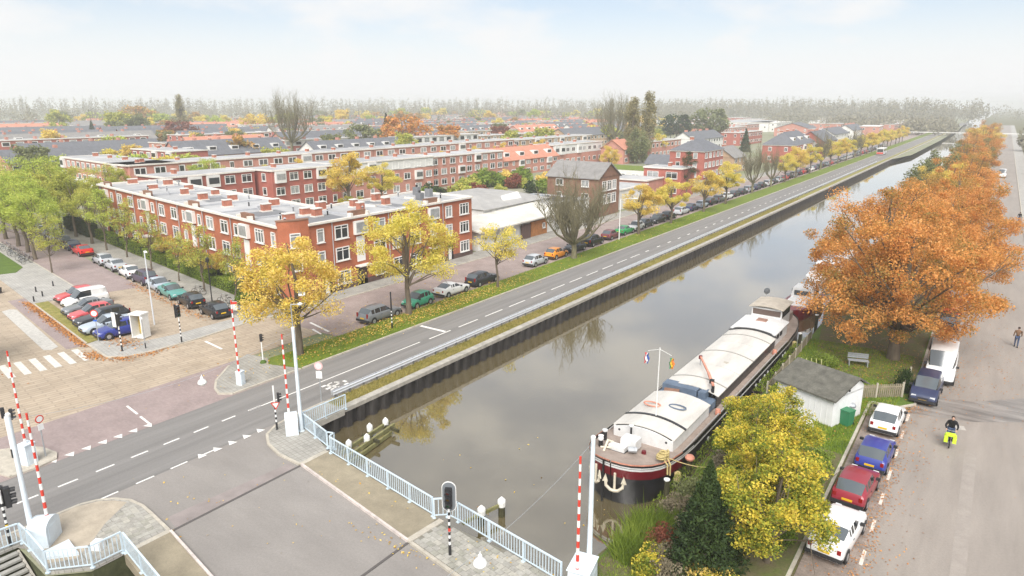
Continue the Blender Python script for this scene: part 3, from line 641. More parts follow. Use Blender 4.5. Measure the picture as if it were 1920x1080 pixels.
# stair down to the water
st = thing('stair', 'concrete stair going down to the canal in the lower corner', 'stair', (-34.9, 8.75, 0))
m_step = mat('stair tread', (.36, .35, .32), .9, var=.2, scale=3)
for k in range(10): MB().box((0, 0, 0), (.26, 1.1, .10)).build('step', m_step, st, (.2 + .30 * k, 0, -.14 - .17 * k))
for sy in (-.62, .62): MB().bar((0, sy, -.25), (3.2, sy, -2.0), .1, .42).build('stringer', m_conc, st)
r_ = MB(); r_.tube([(0, -.62, .9), (3.2, -.62, -.8)], .03, 6); r_.tube([(0, -.62, -.1), (0, -.62, .9)], .03, 6); r_.tube([(1.6, -.62, -1), (1.6, -.62, .05)], .03, 6); r_.build('handrail', m_rail, st)
# mooring piles (dolphins)
m_wood = mat('wet pile wood', (.075, .07, .03), .75, var=.5, scale=2.5, col2=(.03, .028, .015))
m_moss = mat('mossy beam', (.22, .21, .09), .85, var=.4, scale=3)
def pile(t, x, y, h, r=.17):
    p = MB().tube([(x, y, -2.5), (x, y, h)], r, 10).build('pile', m_wood, t)
    MB().lathe([(r * 1.12, h - .32), (r * 1.22, h - .05), (r * 1.1, h + .06), (.03, h + .24)], (x, y, 0), 10).build('cap', m_white, p)
t = thing('mooring_dolphin', 'row of white capped mooring piles with timber beams beside the bridge span', 'mooring piles', (0, 0, 0))
for x, y, h in ((-30.75, 25.95, -.45), (-30.4, 27.15, -.45), (-31.35, 28.3, -.45), (-31.1, 29.5, -.45)): pile(t, x, y, h)
for q in (((-30.55, 25.2, -.75), (-31.2, 29.9, -.75)), ((-29.9, 25.0, -.8), (-30.7, 29.9, -.8)), ((-29.7, 25.0, -1.12), (-30.5, 29.4, -1.12))): MB().bar(q[0], q[1], .16, .26).build('beam', m_moss, t)
for y in (25.6, 27.6, 29.4): MB().bar((-31.3, y, -.78), (-29.8, y, -.82), .14, .2).build('cross_beam', m_wood, t)
t = thing('mooring_dolphin', 'two white capped mooring piles joined by a beam behind the big traffic light', 'mooring piles', (0, 0, 0))
pile(t, -19.4, 24.85, -.38, .19); pile(t, -19.0, 26.1, -.38, .19); MB().bar((-19.65, 23.6, -.62), (-19.0, 26.2, -.62), .12, .18).build('beam', m_moss, t)
# ---------------------------------------------------------------- cars
m_glass = mat('car window glass', (.022, .027, .03), .08, spec=.9)
m_screen = mat('car glass with painted sky sheen', (.085, .10, .11), .1, spec=1.0)  # front and rear glass, sky reflection lightened into the base colour
m_tyre = mat('tyre rubber', (.02, .02, .021), .8)
m_rim = mat('alloy rim', (.48, .49, .5), .35, metal=.5)
m_trim = mat('black car trim', (.03, .03, .032), .6)
m_lampc = mat('clear headlamp', (.6, .62, .64), .15, spec=.8)
m_tail = mat('red tail lamp', (.26, .012, .01), .2)
m_plate = mat('yellow number plate', (.72, .45, .02), .5)
PAINT = {}
def paint(n, c):
    if n not in PAINT: PAINT[n] = mat('car paint ' + n, c, .30, var=.06, scale=1.2, spec=.4, coat=.35)
    return PAINT[n]
for n, c in dict(silver=(.47, .49, .51), white=(.78, .78, .77), black=(.010, .0105, .012), dark=(.028, .031, .036), grey=(.17, .18, .19), red=(.5, .025, .025), darkred=(.26, .025, .04), blue=(.03, .045, .25),
                 navy=(.03, .04, .09), teal=(.10, .30, .27), green=(.05, .33, .20), orange=(.72, .26, .02), paleblue=(.42, .48, .55), pink=(.55, .09, .10), purple=(.06, .045, .08), olive=(.22, .22, .17),
                 brightred=(.62, .02, .02), maroon=(.16, .05, .06), midgreen=(.03, .30, .09)).items(): paint(n, c)
TYPES = {   # L, W, H, bonnet z, belt z, x of: windscreen foot, roof front, roof rear, rear glass foot, tail top z
    'hatch':  (3.95, 1.68, 1.45, .86, .92, .78, .12, -1.30, -1.78, .95),
    'small':  (3.55, 1.60, 1.47, .88, .93, .86, .25, -1.15, -1.62, .97),
    'sedan':  (4.40, 1.70, 1.40, .86, .91, .80, .15, -.92, -1.42, .96),
    'estate': (4.62, 1.76, 1.48, .87, .94, .86, .20, -1.75, -2.15, 1.0),
    'coupe':  (4.50, 1.78, 1.38, .86, .93, .80, .05, -.90, -1.72, 1.0),
    'mpv':    (4.20, 1.74, 1.62, .96, 1.02, 1.15, .35, -1.55, -1.95, 1.05),
    'van':    (4.15, 1.72, 1.80, .98, 1.05, 1.15, .55, -1.80, -1.98, 1.1),
    'bigvan': (5.20, 1.95, 2.25, 1.15, 1.25, 1.75, 1.05, -2.35, -2.52, 1.3),
}
def car_meshes(kind):
    L_, Wd, Ht, zb, zbelt, xw, xr, xrr, xg, zt = TYPES[kind]
    xf = L_ / 2; xb = -L_ / 2
    closed = kind in ('van', 'bigvan')
    # stations: x, deck height (bonnet / boot), upper height, upper half-width factor, body half-width factor, bottom z
    bp = xr - (xr - xrr) * .42; bp2 = xr - (xr - xrr) * .80
    S = [(xf, .50, None, .80, .33), (xf - .06, .66, None, .88, .24), (xf - .28, zb - .10, None, .955, .20), (xf - .65, zb - .04, None, .985, .19), (xw + .25, zb + .005, None, 1, .19),
         (xw, zb + .03, None, 1, .19), (xr, zbelt, Ht - .03, 1, .19), (bp + .06, zbelt + .01, Ht, 1, .19), (bp - .04, zbelt + .01, Ht, 1, .19), (bp2 + .06, zbelt + .02, Ht - .02, 1, .19), (bp2 - .05, zbelt + .02, Ht - .025, .995, .19),
         (xrr, zbelt + .02, Ht - .05, .985, .19), (xg, zt, None, .965, .20)]
    if xg - xb > .35: S += [(xg - .25, zt - .005, None, .955, .21), (xb + .12, zt - .03, None, .93, .22)]
    S += [(xb + .04, zt - .20, None, .90, .25), (xb, .55, None, .84, .34)]
    rings = []; w2 = Wd / 2
    for x, zd, zu, wf, z0 in S:
        w = w2 * wf; zm = min(.52, zd - .02)
        lower = [(0, z0), (w * .82, z0), (w * .97, z0 + .10), (w, zm), (w * .985, zm + (zd - zm) * .62), (w * .945, zd)]
        if zu is None:
            upper = [(w * .90, zd + .012), (w * .80, zd + .022), (w * .74, zd + .026), (w * .4, zd + .038), (0, zd + .042)]
        else:
            ru = w2 * (.76 if not closed else .88); h = zu - zd
            upper = [(w * .915, zd + .03), (ru * .2 + w * .8 * .92, zd + h * .12) if False else (w * .905, zd + .05), (ru + (w * .905 - ru) * .10, zu - .06), (ru * .90, zu - .005), (0, zu + .03)]
        half = lower + upper
        rings.append([(x, -y, z) for y, z in half] + [(x, y, z) for y, z in half[-2:0:-1]])
    n = len(rings[0]); hn = 11
    vs = [p for r in rings for p in r]
    parts = {'body': [], 'windscreen': [], 'rear_window': [], 'sl': [], 'sr': []}
    # columns: 0..10 on -y side; 10.. mirrored. glass column on the side = between index 7 and 8 (and mirrored)
    iw = 5; ir = 6; i_rr = 11; i_g = 12
    for i in range(len(rings) - 1):
        for j in range(n):
            j2 = (j + 1) % n; f = (i * n + j, i * n + j2, (i + 1) * n + j2, (i + 1) * n + j)
            key = 'body'
            side = j in (7,) or j == n - 8
            roof = j in (8, 9) or j in (n - 9, n - 10)
            if i == iw and roof: key = 'windscreen'
            elif i == i_rr and (roof) and not closed: key = 'rear_window'
            elif side and i in ((6, 8, 10) if not closed else (6,)): key = 'sr' if j == 7 else 'sl'
            elif side and i == iw: key = 'sr' if j == 7 else 'sl'
            elif side and i == i_rr and kind in ('estate', 'mpv', 'hatch', 'small'): key = 'body'
            parts[key].append(f)
    parts['body'].append(tuple(range(n))); parts['body'].append(tuple(range((len(rings) - 1) * n, len(rings) * n))[::-1])
    out = {}
    for k, fs in parts.items():
        if not fs: continue
        used = sorted({i for f in fs for i in f}); mp_ = {a: b for b, a in enumerate(used)}
        b = MB(); b.add([vs[i] for i in used], [tuple(mp_[i] for i in f)[::-1] for f in fs])
        out[k] = b.mesh(k, 52)
    return out
CARS = {}
def proto(kind):
    """Mesh data for every part of one body style, built once."""
    if kind in CARS: return CARS[kind]
    L_, Wd, Ht, zb, zbelt, xw, xr, xrr, xg, zt = TYPES[kind]; D_ = car_meshes(kind); w2 = Wd / 2
    D_['body'].materials.append(paint('silver', 0)); 
    D_['windscreen'].materials.append(m_screen)
    for k in ('sl', 'sr', 'rear_window'):
        if k in D_: D_[k].materials.append(m_glass if k != 'rear_window' else m_screen)
    r = .31 if kind != 'bigvan' else .35
    ty = MB(); rings = []
    for rr, y in ((r * .62, -.09), (r * .95, -.10), (r, -.07), (r, .07), (r * .95, .10), (r * .62, .09)): rings.append([(rr * math.cos(2 * math.pi * i / 14), y, rr * math.sin(2 * math.pi * i / 14)) for i in range(14)])
    ty.loft(rings, caps=True); D_['tyre'] = ty.mesh('tyre', 40); D_['tyre'].materials.append(m_tyre)
    rm = MB()
    for sgn in (1, -1):
        rm.loft([[(q * r * math.cos(2 * math.pi * i / 12), sgn * y, q * r * math.sin(2 * math.pi * i / 12)) for i in range(12)] for q, y in ((.60, .10), (.52, .075), (.16, .10))][::sgn], caps=True)
    D_['rim'] = rm.mesh('rim', 40); D_['rim'].materials.append(m_rim)
    ar = MB(); ar.tube([(0, -.01, 0), (0, .012, 0)], r * 1.17, 14); D_['arch'] = ar.mesh('arch'); D_['arch'].materials.append(m_trim)  # flat black disc painted in for the shaded gap round the wheel
    hl = MB().box((0, 0, 0), (.18, .34, .14), top=.8); D_['headlight'] = hl.mesh('headlight'); D_['headlight'].materials.append(m_lampc)
    tl = MB().box((0, 0, 0), (.07, .17, .20 if kind not in ('estate', 'mpv', 'van') else .40)); D_['tail'] = tl.mesh('tail_light'); D_['tail'].materials.append(m_tail)
    npm = MB().box((0, 0, 0), (.03, .5, .11)); D_['plate'] = npm.mesh('number_plate'); D_['plate'].materials.append(m_plate)
    bm = MB().box((0, 0, 0), (.16, Wd * .93, .2)); D_['bumper'] = bm.mesh('bumper'); D_['bumper'].materials.append(m_trim)
    mi = MB().box((0, 0, 0), (.12, .2, .14)); D_['mirror'] = mi.mesh('mirror'); D_['mirror'].materials.append(m_trim)
    gm = MB().box((0, 0, 0), (.04, .7, .12)); D_['grille'] = gm.mesh('grille'); D_['grille'].materials.append(m_trim)
    hd = MB().box((0, 0, 0), (.16, .02, .03)); D_['handle'] = hd.mesh('door_handle'); D_['handle'].materials.append(m_trim)
    CARS[kind] = D_; return D_
WHITE_PLATE = m_plate
def car(kind, col, x, y, head, label, group, z=.02, far=False, s=1.0, cat='car', name='parked_car', roofm=None):
    D_ = proto(kind); L_, Wd, Ht, zb, zbelt, xw, xr, xrr, xg, zt = TYPES[kind]; w2 = Wd / 2; xf = L_ / 2
    t = thing(name, label, cat, (x, y, z), head, group)
    if s != 1: t.scale = (s, s, s)
    def P(n, me, loc=(0, 0, 0), par=None, rz=0, m=None):
        o = link(n, me, par or t, loc, rz)
        if m is not None: o.material_slots[0].link = 'OBJECT'; o.material_slots[0].material = m
        return o
    body = P('body', D_['body'], m=paint(col, 0))
    P('windscreen', D_['windscreen'])
    if 'rear_window' in D_: P('rear_window', D_['rear_window'])
    P('side_window', D_['sl']); P('side_window', D_['sr'])
    wx = (xf - .78, -xf + .72)
    for xx in wx:
        for sy in (-1, 1):
            w = P('wheel', D_['tyre'], (xx, sy * (w2 - .085), .31 if kind != 'bigvan' else .35))
            if not far: P('rim', D_['rim'], (0, 0, 0), w)
            if not far: P('arch_shade_disc', D_['arch'], (xx, sy * (w2 - .004), .34 if kind != 'bigvan' else .38))
    for sy in (-1, 1):
        P('tail_light', D_['tail'], (-xf + .045, sy * w2 * .735, .78 if kind not in ('estate', 'mpv', 'van') else .9))
        if not far:
            P('headlight', D_['headlight'], (xf - .13, sy * w2 * .64, .66))
            P('mirror', D_['mirror'], (xw - .22, sy * (w2 + .05), zbelt + .04))
            P('door_handle', D_['handle'], (xr - .75, sy * (w2 * .985 + .008), zbelt - .14), body)
    if not far:
        P('number_plate', D_['plate'], (-xf - .0, 0, .62)); P('number_plate', D_['plate'], (xf - .01, 0, .42))
        P('bumper', D_['bumper'], (-xf + .06, 0, .40)); P('bumper', D_['bumper'], (xf - .07, 0, .36)); P('grille', D_['grille'], (xf - .02, 0, .56))
    return t
UP = math.pi / 2
G1 = 'cars parked along the avenue'
AVC = [('hatch', 'black', -61.0, 35.9, 0, 'black hatchback nearest the paved island at the end of the avenue row'), ('hatch', 'black', -66.2, 36.5, 0, 'black hatchback parked between the teal car and the last black one'),
       ('sedan', 'teal', -71.0, 37.2, 1, 'teal saloon parked along the avenue hedge'), ('sedan', 'paleblue', -74.9, 37.9, 1, 'pale blue saloon directly behind the teal saloon'), ('mpv', 'purple', -79.5, 38.6, 0, 'dark purple car between the white and the pale blue car'),
       ('sedan', 'white', -84.1, 39.2, 0, 'white saloon parked in the avenue row'), ('sedan', 'silver', -89.3, 40.0, 0, 'silver saloon next to the white saloon on the avenue'), ('hatch', 'silver', -93.8, 40.6, 0, 'silver hatchback beside the gap after the bright red car'),
       ('coupe', 'brightred', -102.3, 41.8, 0, 'bright red car parked on the avenue by the gap'), ('hatch', 'navy', -107.4, 42.6, 0, 'dark blue car right behind the bright red car'), ('sedan', 'dark', -111.6, 43.3, 0, 'dark grey car second behind the bright red car'),
       ('sedan', 'silver', -115.9, 44.0, 0, 'silver car third behind the bright red car'), ('hatch', 'olive', -120.3, 44.7, 0, 'olive car fourth behind the bright red car'), ('hatch', 'silver', -124.6, 45.4, 0, 'silver car farthest up the avenue row')]
for k, c, x, y, fl, lab in AVC: car(k, c, x, y, AV + (math.pi if fl else 0) + random.uniform(-.03, .03), lab, G1)
G2 = 'cars in the small car park'
for k, c, x, y, lab in [('hatch', 'blue', -62.5, 27.5, 'dark blue hatchback at the end of the car park, by the telephone box'), ('sedan', 'paleblue', -64.9, 27.6, 'pale silver car next to the dark blue hatchback'), ('estate', 'dark', -67.4, 28.3, 'dark estate car in the middle of the car park row'),
                        ('hatch', 'pink', -69.8, 28.5, 'faded red hatchback next to the dark estate car'), ('sedan', 'grey', -72.3, 29.2, 'grey car beside the white van in the car park'), ('hatch', 'pink', -78.0, 30.6, 'red car at the far end of the car park beyond the white van')]:
    car(k, c, x, y, -UP + R(-4) + random.uniform(-.03, .03), lab, G2)
car('van', 'white', -75.1, 30.2, -UP + R(-3), 'white delivery van in the car park row', G2, cat='van', name='parked_van')
G3 = 'cars parked along the verge'
CS = [('estate', 'grey', 44.4, 0, 'grey estate car at the near end of the verge row'), ('small', 'green', 49.9, 1, 'green hatchback behind the second yellow tree'), ('coupe', 'white', 55.4, 0, 'white coupe parked along the verge'), ('estate', 'dark', 61.0, 0, 'dark estate car beside the small yellow tree'),
      ('hatch', 'silver', 72.6, 0, 'silver hatchback parked just before the orange car'), ('hatch', 'orange', 77.9, 0, 'bright orange hatchback beside the bare pollard tree'), ('hatch', 'dark', 83.0, 1, 'dark hatchback behind the bare pollard tree'), ('mpv', 'black', 88.5, 0, 'black car second beyond the bare pollard tree'),
      ('hatch', 'maroon', 94.5, 0, 'dark red car beside the white street lamp'), ('sedan', 'midgreen', 99.4, 0, 'bright green car in front of the first round yellow tree'), ('hatch', 'white', 103.6, 1, 'white car just beyond the bright green car'), ('hatch', 'dark', 107.6, 0, 'dark car second beyond the bright green car'),
      ('estate', 'black', 112.6, 1, 'black estate car third beyond the bright green car'), ('hatch', 'black', 118, 0, 'black hatchback fourth beyond the bright green car')]
for k, c, y, fl, lab in CS: car(k, c, -46.85 - .014 * (y - 45), y, (UP if not fl else -UP) + random.uniform(-.02, .02), lab, G3, z=.02)
ORD = 'fifth sixth seventh eighth ninth tenth eleventh twelfth thirteenth fourteenth fifteenth sixteenth seventeenth eighteenth nineteenth twentieth'.split()
cc = ['silver', 'navy', 'paleblue', 'black', 'grey', 'white', 'dark', 'dark', 'silver', 'navy', 'black', 'white', 'dark', 'silver', 'red', 'black']
CN = dict(silver='silver', navy='dark blue', paleblue='pale blue', black='black', grey='grey', white='white', dark='dark grey', red='red')
y = 124.8
for i in range(16):
    car(random.choice(['hatch', 'sedan', 'estate', 'hatch', 'mpv']), cc[i], -48.0 + random.uniform(-.1, .1), y, UP, '%s car parked along the verge, %s beyond the bright green car' % (CN[cc[i]], ORD[i]), G3, far=True); y += random.choice([5.2, 5.4, 5.6])
for i in range(34):
    car(random.choice(['hatch', 'sedan', 'estate', 'mpv']), random.choice(cc), -48.2 + random.uniform(-.1, .1), y, UP, 'tiny distant car under the far yellow trees, %s from the near end' % ordn(i), 'distant cars under the far yellow trees', far=True); y += random.choice([5.2, 5.5, 6.4])
G4 = 'cars parked by the moored barge'
car('sedan', 'white', -3.62, 32.0, UP + R(-5), 'white saloon at the near end of the row beside the bushes', G4)
car('hatch', 'darkred', -3.60, 36.9, UP + R(-4), 'dark red hatchback between the white saloon and the dark blue car', G4)
car('hatch', 'blue', -3.30, 41.4, UP + R(-2), 'dark blue hatchback behind the dark red hatchback', G4)
car('hatch', 'white', -3.35, 46.9, UP + R(-2), 'white hatchback beside the shed garden', G4)
car('mpv', 'navy', -1.75, 53.7, -UP + R(-2), 'dark people carrier facing the camera under the orange tree', G4)
car('bigvan', 'white', -1.2, 59.0, -UP, 'white van behind the dark people carrier under the orange tree', G4, cat='van', name='parked_van')
for i, (y_, c) in enumerate([(66.5, 'silver'), (72.5, 'dark'), (79, 'red'), (86, 'silver')]):
    car('hatch', c, -1.5, y_, UP, '%s car half hidden under the orange trees' % {'silver': ('silver' if i == 0 else 'pale silver'), 'dark': 'dark grey', 'red': 'red'}[c], G4, far=True)
car('bigvan', 'white', 1.6, 245, -UP, 'small white van far down the damp street', 'far traffic', far=True, cat='van', name='white_van')
# ---------------------------------------------------------------- buildings
m_brick = mat('red brick wall', (.41, .135, .07), .9, var=.2, scale=.7, fine=.12, bump=.1, bscale=25)
m_brickd = mat('brown brick', (.24, .13, .085), .9, var=.25, scale=.9, fine=.12)
m_brickp = mat('haze-paled red brick', (.50, .235, .18), .9, var=.18, scale=.6, fine=.1)  # red brick lightened in its colour to imitate distance haze
m_brickr = mat('dark red brick', (.39, .125, .095), .9, var=.18, scale=.6, fine=.1)
m_brickt = mat('tan brick', (.45, .31, .2), .9, var=.15, scale=.6)
m_render = mat('white render', (.70, .69, .66), .85, var=.12, scale=.5)
m_plinth = mat('dark plinth brick', (.12, .075, .065), .9, var=.2, scale=2)
m_frame = mat('white window frame', (.76, .75, .72), .55)
m_pane = mat('window glass', (.03, .035, .038), .12, spec=.9)
m_pane2 = mat('window with curtain', (.34, .35, .35), .3, var=.35, scale=2.2, spec=.7)
m_pane3 = mat('mottled grey window', (.12, .13, .135), .15, var=.6, scale=2.5, spec=.8)  # mid grey pane with strong random tone variation
m_flat = mat('pale roofing felt', (.42, .42, .42), .85, var=.25, scale=.3, fine=.08, big=.2)
m_flatd = mat('dark roofing felt', (.20, .205, .215), .85, var=.2, scale=.3)
m_trimw = mat('cream cornice', (.70, .66, .60), .7, var=.1, scale=2)
m_slate = mat('dark slate roof', (.14, .145, .16), .75, var=.2, scale=1.0, fine=.12)
m_greyroof = mat('grey tile roof', (.24, .23, .22), .85, var=.2, scale=.9, fine=.12)
m_redroof = mat('orange tile roof', (.52, .23, .155), .85, var=.16, scale=.9, fine=.1)
m_chim = mat('chimney brick', (.42, .16, .105), .9, var=.3, scale=2.5)
m_zinc = mat('zinc', (.42, .43, .45), .5, var=.15, scale=2)
PANES = [m_pane, m_pane, m_pane2, m_pane3]
WM = {}
def win_mesh(w, h, lights):
    k = (w, h, lights)
    if k in WM: return WM[k]
    f = MB(); b = .09
    f.box((-w / 2 + b / 2, -.05, 0), (b, .14, h)); f.box((w / 2 - b / 2, -.05, 0), (b, .14, h)); f.box((0, -.05, h / 2 - b / 2), (w, .14, b)); f.box((0, -.05, -h / 2 + b / 2), (w, .14, b))
    for i in range(1, lights): f.box((-w / 2 + w * i / lights, -.045, 0), (.07, .11, h))
    if h > 1.2: f.box((0, -.047, h * .27), (w, .11, .06))
    fm = f.mesh('window'); fm.materials.append(m_frame)
    p = MB().box((0, -.012, 0), (w - .1, .02, h - .1)).mesh('pane'); p.materials.append(m_pane)
    sl = MB().box((0, -.1, -h / 2 - .05), (w + .14, .2, .07)).mesh('sill'); sl.materials.append(m_frame)
    WM[k] = (fm, p, sl); return WM[k]
def window(par, x, y, z, rz, w=1.7, h=1.5, lights=2, sill=True, pane=None):
    fm, p, sl = win_mesh(w, h, lights)
    o = link('window', fm, par, (x, y, z), rz)
    q = link('pane', p, o); q.material_slots[0].link = 'OBJECT'; q.material_slots[0].material = pane or random.choice(PANES)
    if sill: link('sill', sl, o)
    return o
def chimney(par, x, y, z, h=.9, w=.75, d=1.5, rz=0.0, m=None):
    w *= .8; d *= random.uniform(.6, .9); h *= random.uniform(.8, 1.1); m = m_chim
    c = MB().box((0, 0, h * .5 + .1), (w, d, h)).build('chimney', m or m_brickp, par, (x, y, z), rz)
    MB().box((0, 0, .08), (w + .25, d + .25, .2)).build('flashing', m_trimw, c); MB().box((0, 0, h + .14), (w + .1, d + .1, .1)).build('cap', m_trimw, c)
    return c
# ---- the red apartment block on the corner
RB = thing('apartment_block', 'three-storey red brick apartment block with flat grey roof on the street corner', 'apartment block', (-58, 45.4, 0))
ox, oy = -58.0, 45.4; HB = 8.0
A0 = av(2.2, .75); A1 = av(59.5, .75); A2 = av(59.5, 10.2); A3 = av(11.5, 10.2)
poly = [(-58, 45.4), (-58, 73), (-68.5, 73), (A3[0], A3[1] + 1.0), A2, A1, A0]
loc = lambda P: [(x - ox, y - oy) for x, y in P]
MB().prism(loc(poly), 0, HB - .25).build('wall', m_brick, RB)
MB().prism(loc(poly), HB - .25, HB - .12).build('roof', m_flat, RB)
k = len(poly); P = loc(poly)
pp = MB(); cor = MB()
def offp(a, b, d):
    v = Vector((b[0] - a[0], b[1] - a[1])); nrm = Vector((v.y, -v.x)).normalized() * d
    return nrm
for i in range(k):
    if i == k - 1: continue
    a, b = P[i], P[(i + 1) % k]; nn = offp(a, b, .1)
    cor.bar((a[0] + nn.x, a[1] + nn.y, HB - .02), (b[0] + nn.x, b[1] + nn.y, HB - .02), .42, .22)
cor.build('cornice', m_trimw, RB)
# raised brick corner piece
a, b = P[-1], P[0]
cp = MB(); mid = ((a[0] + b[0]) / 2, (a[1] + b[1]) / 2); nn = Vector((b[0] - a[0], b[1] - a[1])); ang = math.atan2(nn.y, nn.x)
cpts = []
for i in range(7):
    u = -1.62 + 3.24 * i / 6; cpts.append((u, -.32 * math.cos(u / 1.62 * math.pi / 2) - .12))
cp.prism([(u, v) for u, v in cpts] + [(1.62, .35), (-1.62, .35)], 0, HB + .55)
cpo = cp.build('corner_bay', m_brick, RB, (mid[0], mid[1], 0), ang)
MB().prism([(u, v - .06) for u, v in cpts] + [(1.68, .4), (-1.68, .4)], HB + .55, HB + .66).build('corner_capping', m_brickd, cpo)
for zz in (1.5, 4.1, 6.55): window(cpo, 0, -.46, zz, 0, 1.1, 1.5, 1)
def facade_av(t, z, w, h, lights=2, n=.75, pane=None):
    x, y = av(t, n); return window(RB, x - ox, y - oy, z, AV + math.pi, w, h, lights, pane=pane)
def facade_ca(Y, z, w, h, lights=2, pane=None): return window(RB, 0, Y - oy, z, UP, w, h, lights, pane=pane)
ZS = (1.5, 4.15, 6.6)
m_stair = mat('stair window glass', (.5, .52, .52), .3, var=.3, scale=3)
def notch(par, x, y, rz):
    """Stair bay: recessed brown parapet, white bay window under it, tall stair window, door with canopy."""
    q = MB().box((0, .35, 0), (2.3, .5, 1.1)).build('stair_parapet', m_brickd, par, (x, y, HB + .1), rz)
    for s in (-1, 1): MB().box((s * 1.25, .0, .1), (.35, .55, .55)).build('cornice_return', m_trimw, q)
    b = MB().box((0, -.2, 0), (1.9, .42, 1.5)).build('bay', m_frame, par, (x, y, 6.75), rz)
    MB().box((0, -.42, .05), (1.6, .03, 1.1)).build('pane', m_pane2, b)
    MB().box((0, -.03, -.02), (1.2, .1, 2.9)).build('stair_window', m_frame, par, (x, y, 4.3), rz)
    sw = par.children[-1]
    for i in range(7): MB().box((0, -.09, 0), (.9, .03, .3)).build('pane', m_stair, sw, (0, 0, -1.22 + .4 * i))
    d = MB().box((0, -.03, 0), (1.5, .08, 2.2)).build('door', m_plinth, par, (x, y, 1.15), rz)
    MB().box((-.25, -.08, .1), (.5, .03, 1.5)).build('door_pane', m_pane, d); MB().box((0, -.45, 1.25), (1.9, .9, .12)).build('canopy', m_trimw, d)
for t in (9.6, 23.8, 39.2, 56.0):
    x, y = av(t, .75); notch(RB, x - ox, y - oy, AV + math.pi)
for a, b in ((9.6, 23.8), (23.8, 39.2), (39.2, 56.0)):
    for f, w, L_ in ((.16, .95, 1), (.37, 1.85, 2), (.64, 1.85, 2), (.85, .95, 1)):
        for z in ZS: facade_av(a + (b - a) * f, z, w, 1.5 if L_ == 2 else 1.35, L_)
for t, w, L_ in ((3.4, .85, 1), (6.4, 1.9, 3)):
    for z in ZS: facade_av(t, z, w, 1.5, L_)
for z in ZS: facade_av(58.4, z, .9, 1.4, 1)
for Yc in (52.6, 65.0): notch(RB, 0, Yc - oy, UP)
for Yc, w, L_ in ((47.0, .95, 1), (49.9, 1.9, 2), (55.6, 1.9, 2), (58.6, 1.9, 2), (61.6, 1.9, 2), (68.1, 1.3, 2), (71.3, 1.9, 3)):
    for z in ZS:
        if z < 2 and Yc in (68.1, 47.0): continue
        facade_ca(Yc, z, w, 1.5, L_)
for Yc in (47.6, 68.3):     # arched entrances
    e = MB(); pts = [(-.55, 0), (.55, 0), (.55, 1.7)] + [(.55 * math.cos(R(q)), 1.7 + .55 * math.sin(R(q))) for q in range(20, 180, 20)] + [(-.55, 1.7)]
    e.loft([[(u, y_, v) for u, v in pts] for y_ in (-.07, .0)], caps=True); eo = e.build('door', m_black, RB, (0, Yc - oy, .1), UP)
    MB().box((-.15, -.09, .85), (.6, .03, 1.6)).build('door_leaf', m_frame, eo)
MB().bar((.03, .3, .35), (.03, 27.6, .35), .08, .7).build('plinth', m_plinth, RB)
dp = MB()
for Yc in (48.6, 57.1, 66.9): dp.tube([(.1, Yc - oy, .2), (.1, Yc - oy, HB - .2)], .05, 6)
dp.build('downpipe', m_zinc, RB); dp = MB()
for t in (13, 20.5, 28, 35, 44, 51): x, y = av(t, .62); dp.tube([(x - ox, y - oy, .2), (x - ox, y - oy, HB - .2)], .05, 6)
dp.build('downpipe', m_zinc, RB)
for t, n_ in ((6, 4.0), (8, 7.2), (14, 5.5), (17.5, 8.4), (21, 4.0), (26, 7.0), (29.5, 4.6), (33.5, 8.0), (37, 5.2), (42, 7.8), (47, 4.5), (51, 8.2), (57, 5)):
    x, y = av(t, n_); chimney(RB, x - ox, y - oy, HB - .14, .8, .8, 1.5, AV)
for Yc, xx in ((50, -4), (53.5, -7.5), (56, -3.4), (57.5, -6.2), (61, -4.2), (63, -8)): chimney(RB, xx, Yc - oy, HB - .14, .85, .8, 1.3)
for xx, Yc in ((-3.5, 66.5), (-5.5, 70.5), (-8.2, 71.0)): 
    c = MB().box((0, 0, .55), (.9, .7, 1.1)).build('vent_stack', m_flatd, RB, (xx, Yc - oy, HB - .13)); MB().lathe([(.15, 1.1), (.15, 1.4)], n=8).build('pipe', m_black, c)
for xx, Yc in ((-6, 47.5), (-5, 59.5), (-6.3, 67.8)):
    c = MB().box((0, 0, .12), (1.5, 1.1, .25)).build('skylight', m_trimw, RB, (xx, Yc - oy, HB - .13), .2); MB().box((0, 0, .26), (1.2, .8, .04)).build('pane', m_pane2, c)
for t in (9.6, 16.5, 23.8, 31, 39.2, 47.5):
    p0 = av(t, 1.2); p1 = av(t, 9.9); MB().bar((p0[0] - ox, p0[1] - oy, HB - .03), (p1[0] - ox, p1[1] - oy, HB - .03), .22, .2).build('roof_upstand', m_zinc, RB)
for Yc in (52.6, 59.6, 65.8): MB().bar((-.4, Yc - oy, HB - .03), (-10.3, Yc - oy, HB - .03), .22, .2).build('roof_upstand', m_zinc, RB)
vr = random.Random(31)
for i in range(22):
    if i < 15: x, y = av(vr.uniform(4, 58), vr.uniform(2, 9.4))
    else: x, y = -58 - vr.uniform(1.5, 9.5), vr.uniform(48, 72)
    v_ = MB().tube([(0, 0, 0), (0, 0, vr.uniform(.4, .9))], .09, 8).build('vent_pipe', vr.choice([m_flatd, m_zinc, m_black]), RB, (x - ox, y - oy, HB - .13)); MB().lathe([(.16, 0), (.18, .06), (.05, .14)], (0, 0, .5), 8).build('cowl', m_zinc, v_)
rp = MB()
for t, n_, a, b in ((12, 5, 5, 4), (4.8, 7, 4, 5), (30, 6, 6, 3.5)): x, y = av(t, n_); rp.box((x - ox, y - oy, HB - .105), (a, b, .02), AV)
rp.box((-5.5, 61 - oy, HB - .1), (7, 3.2, .02)); rp.build('roof_patch', m_flatd, RB)
# hedges in front of the avenue wing come with the plants

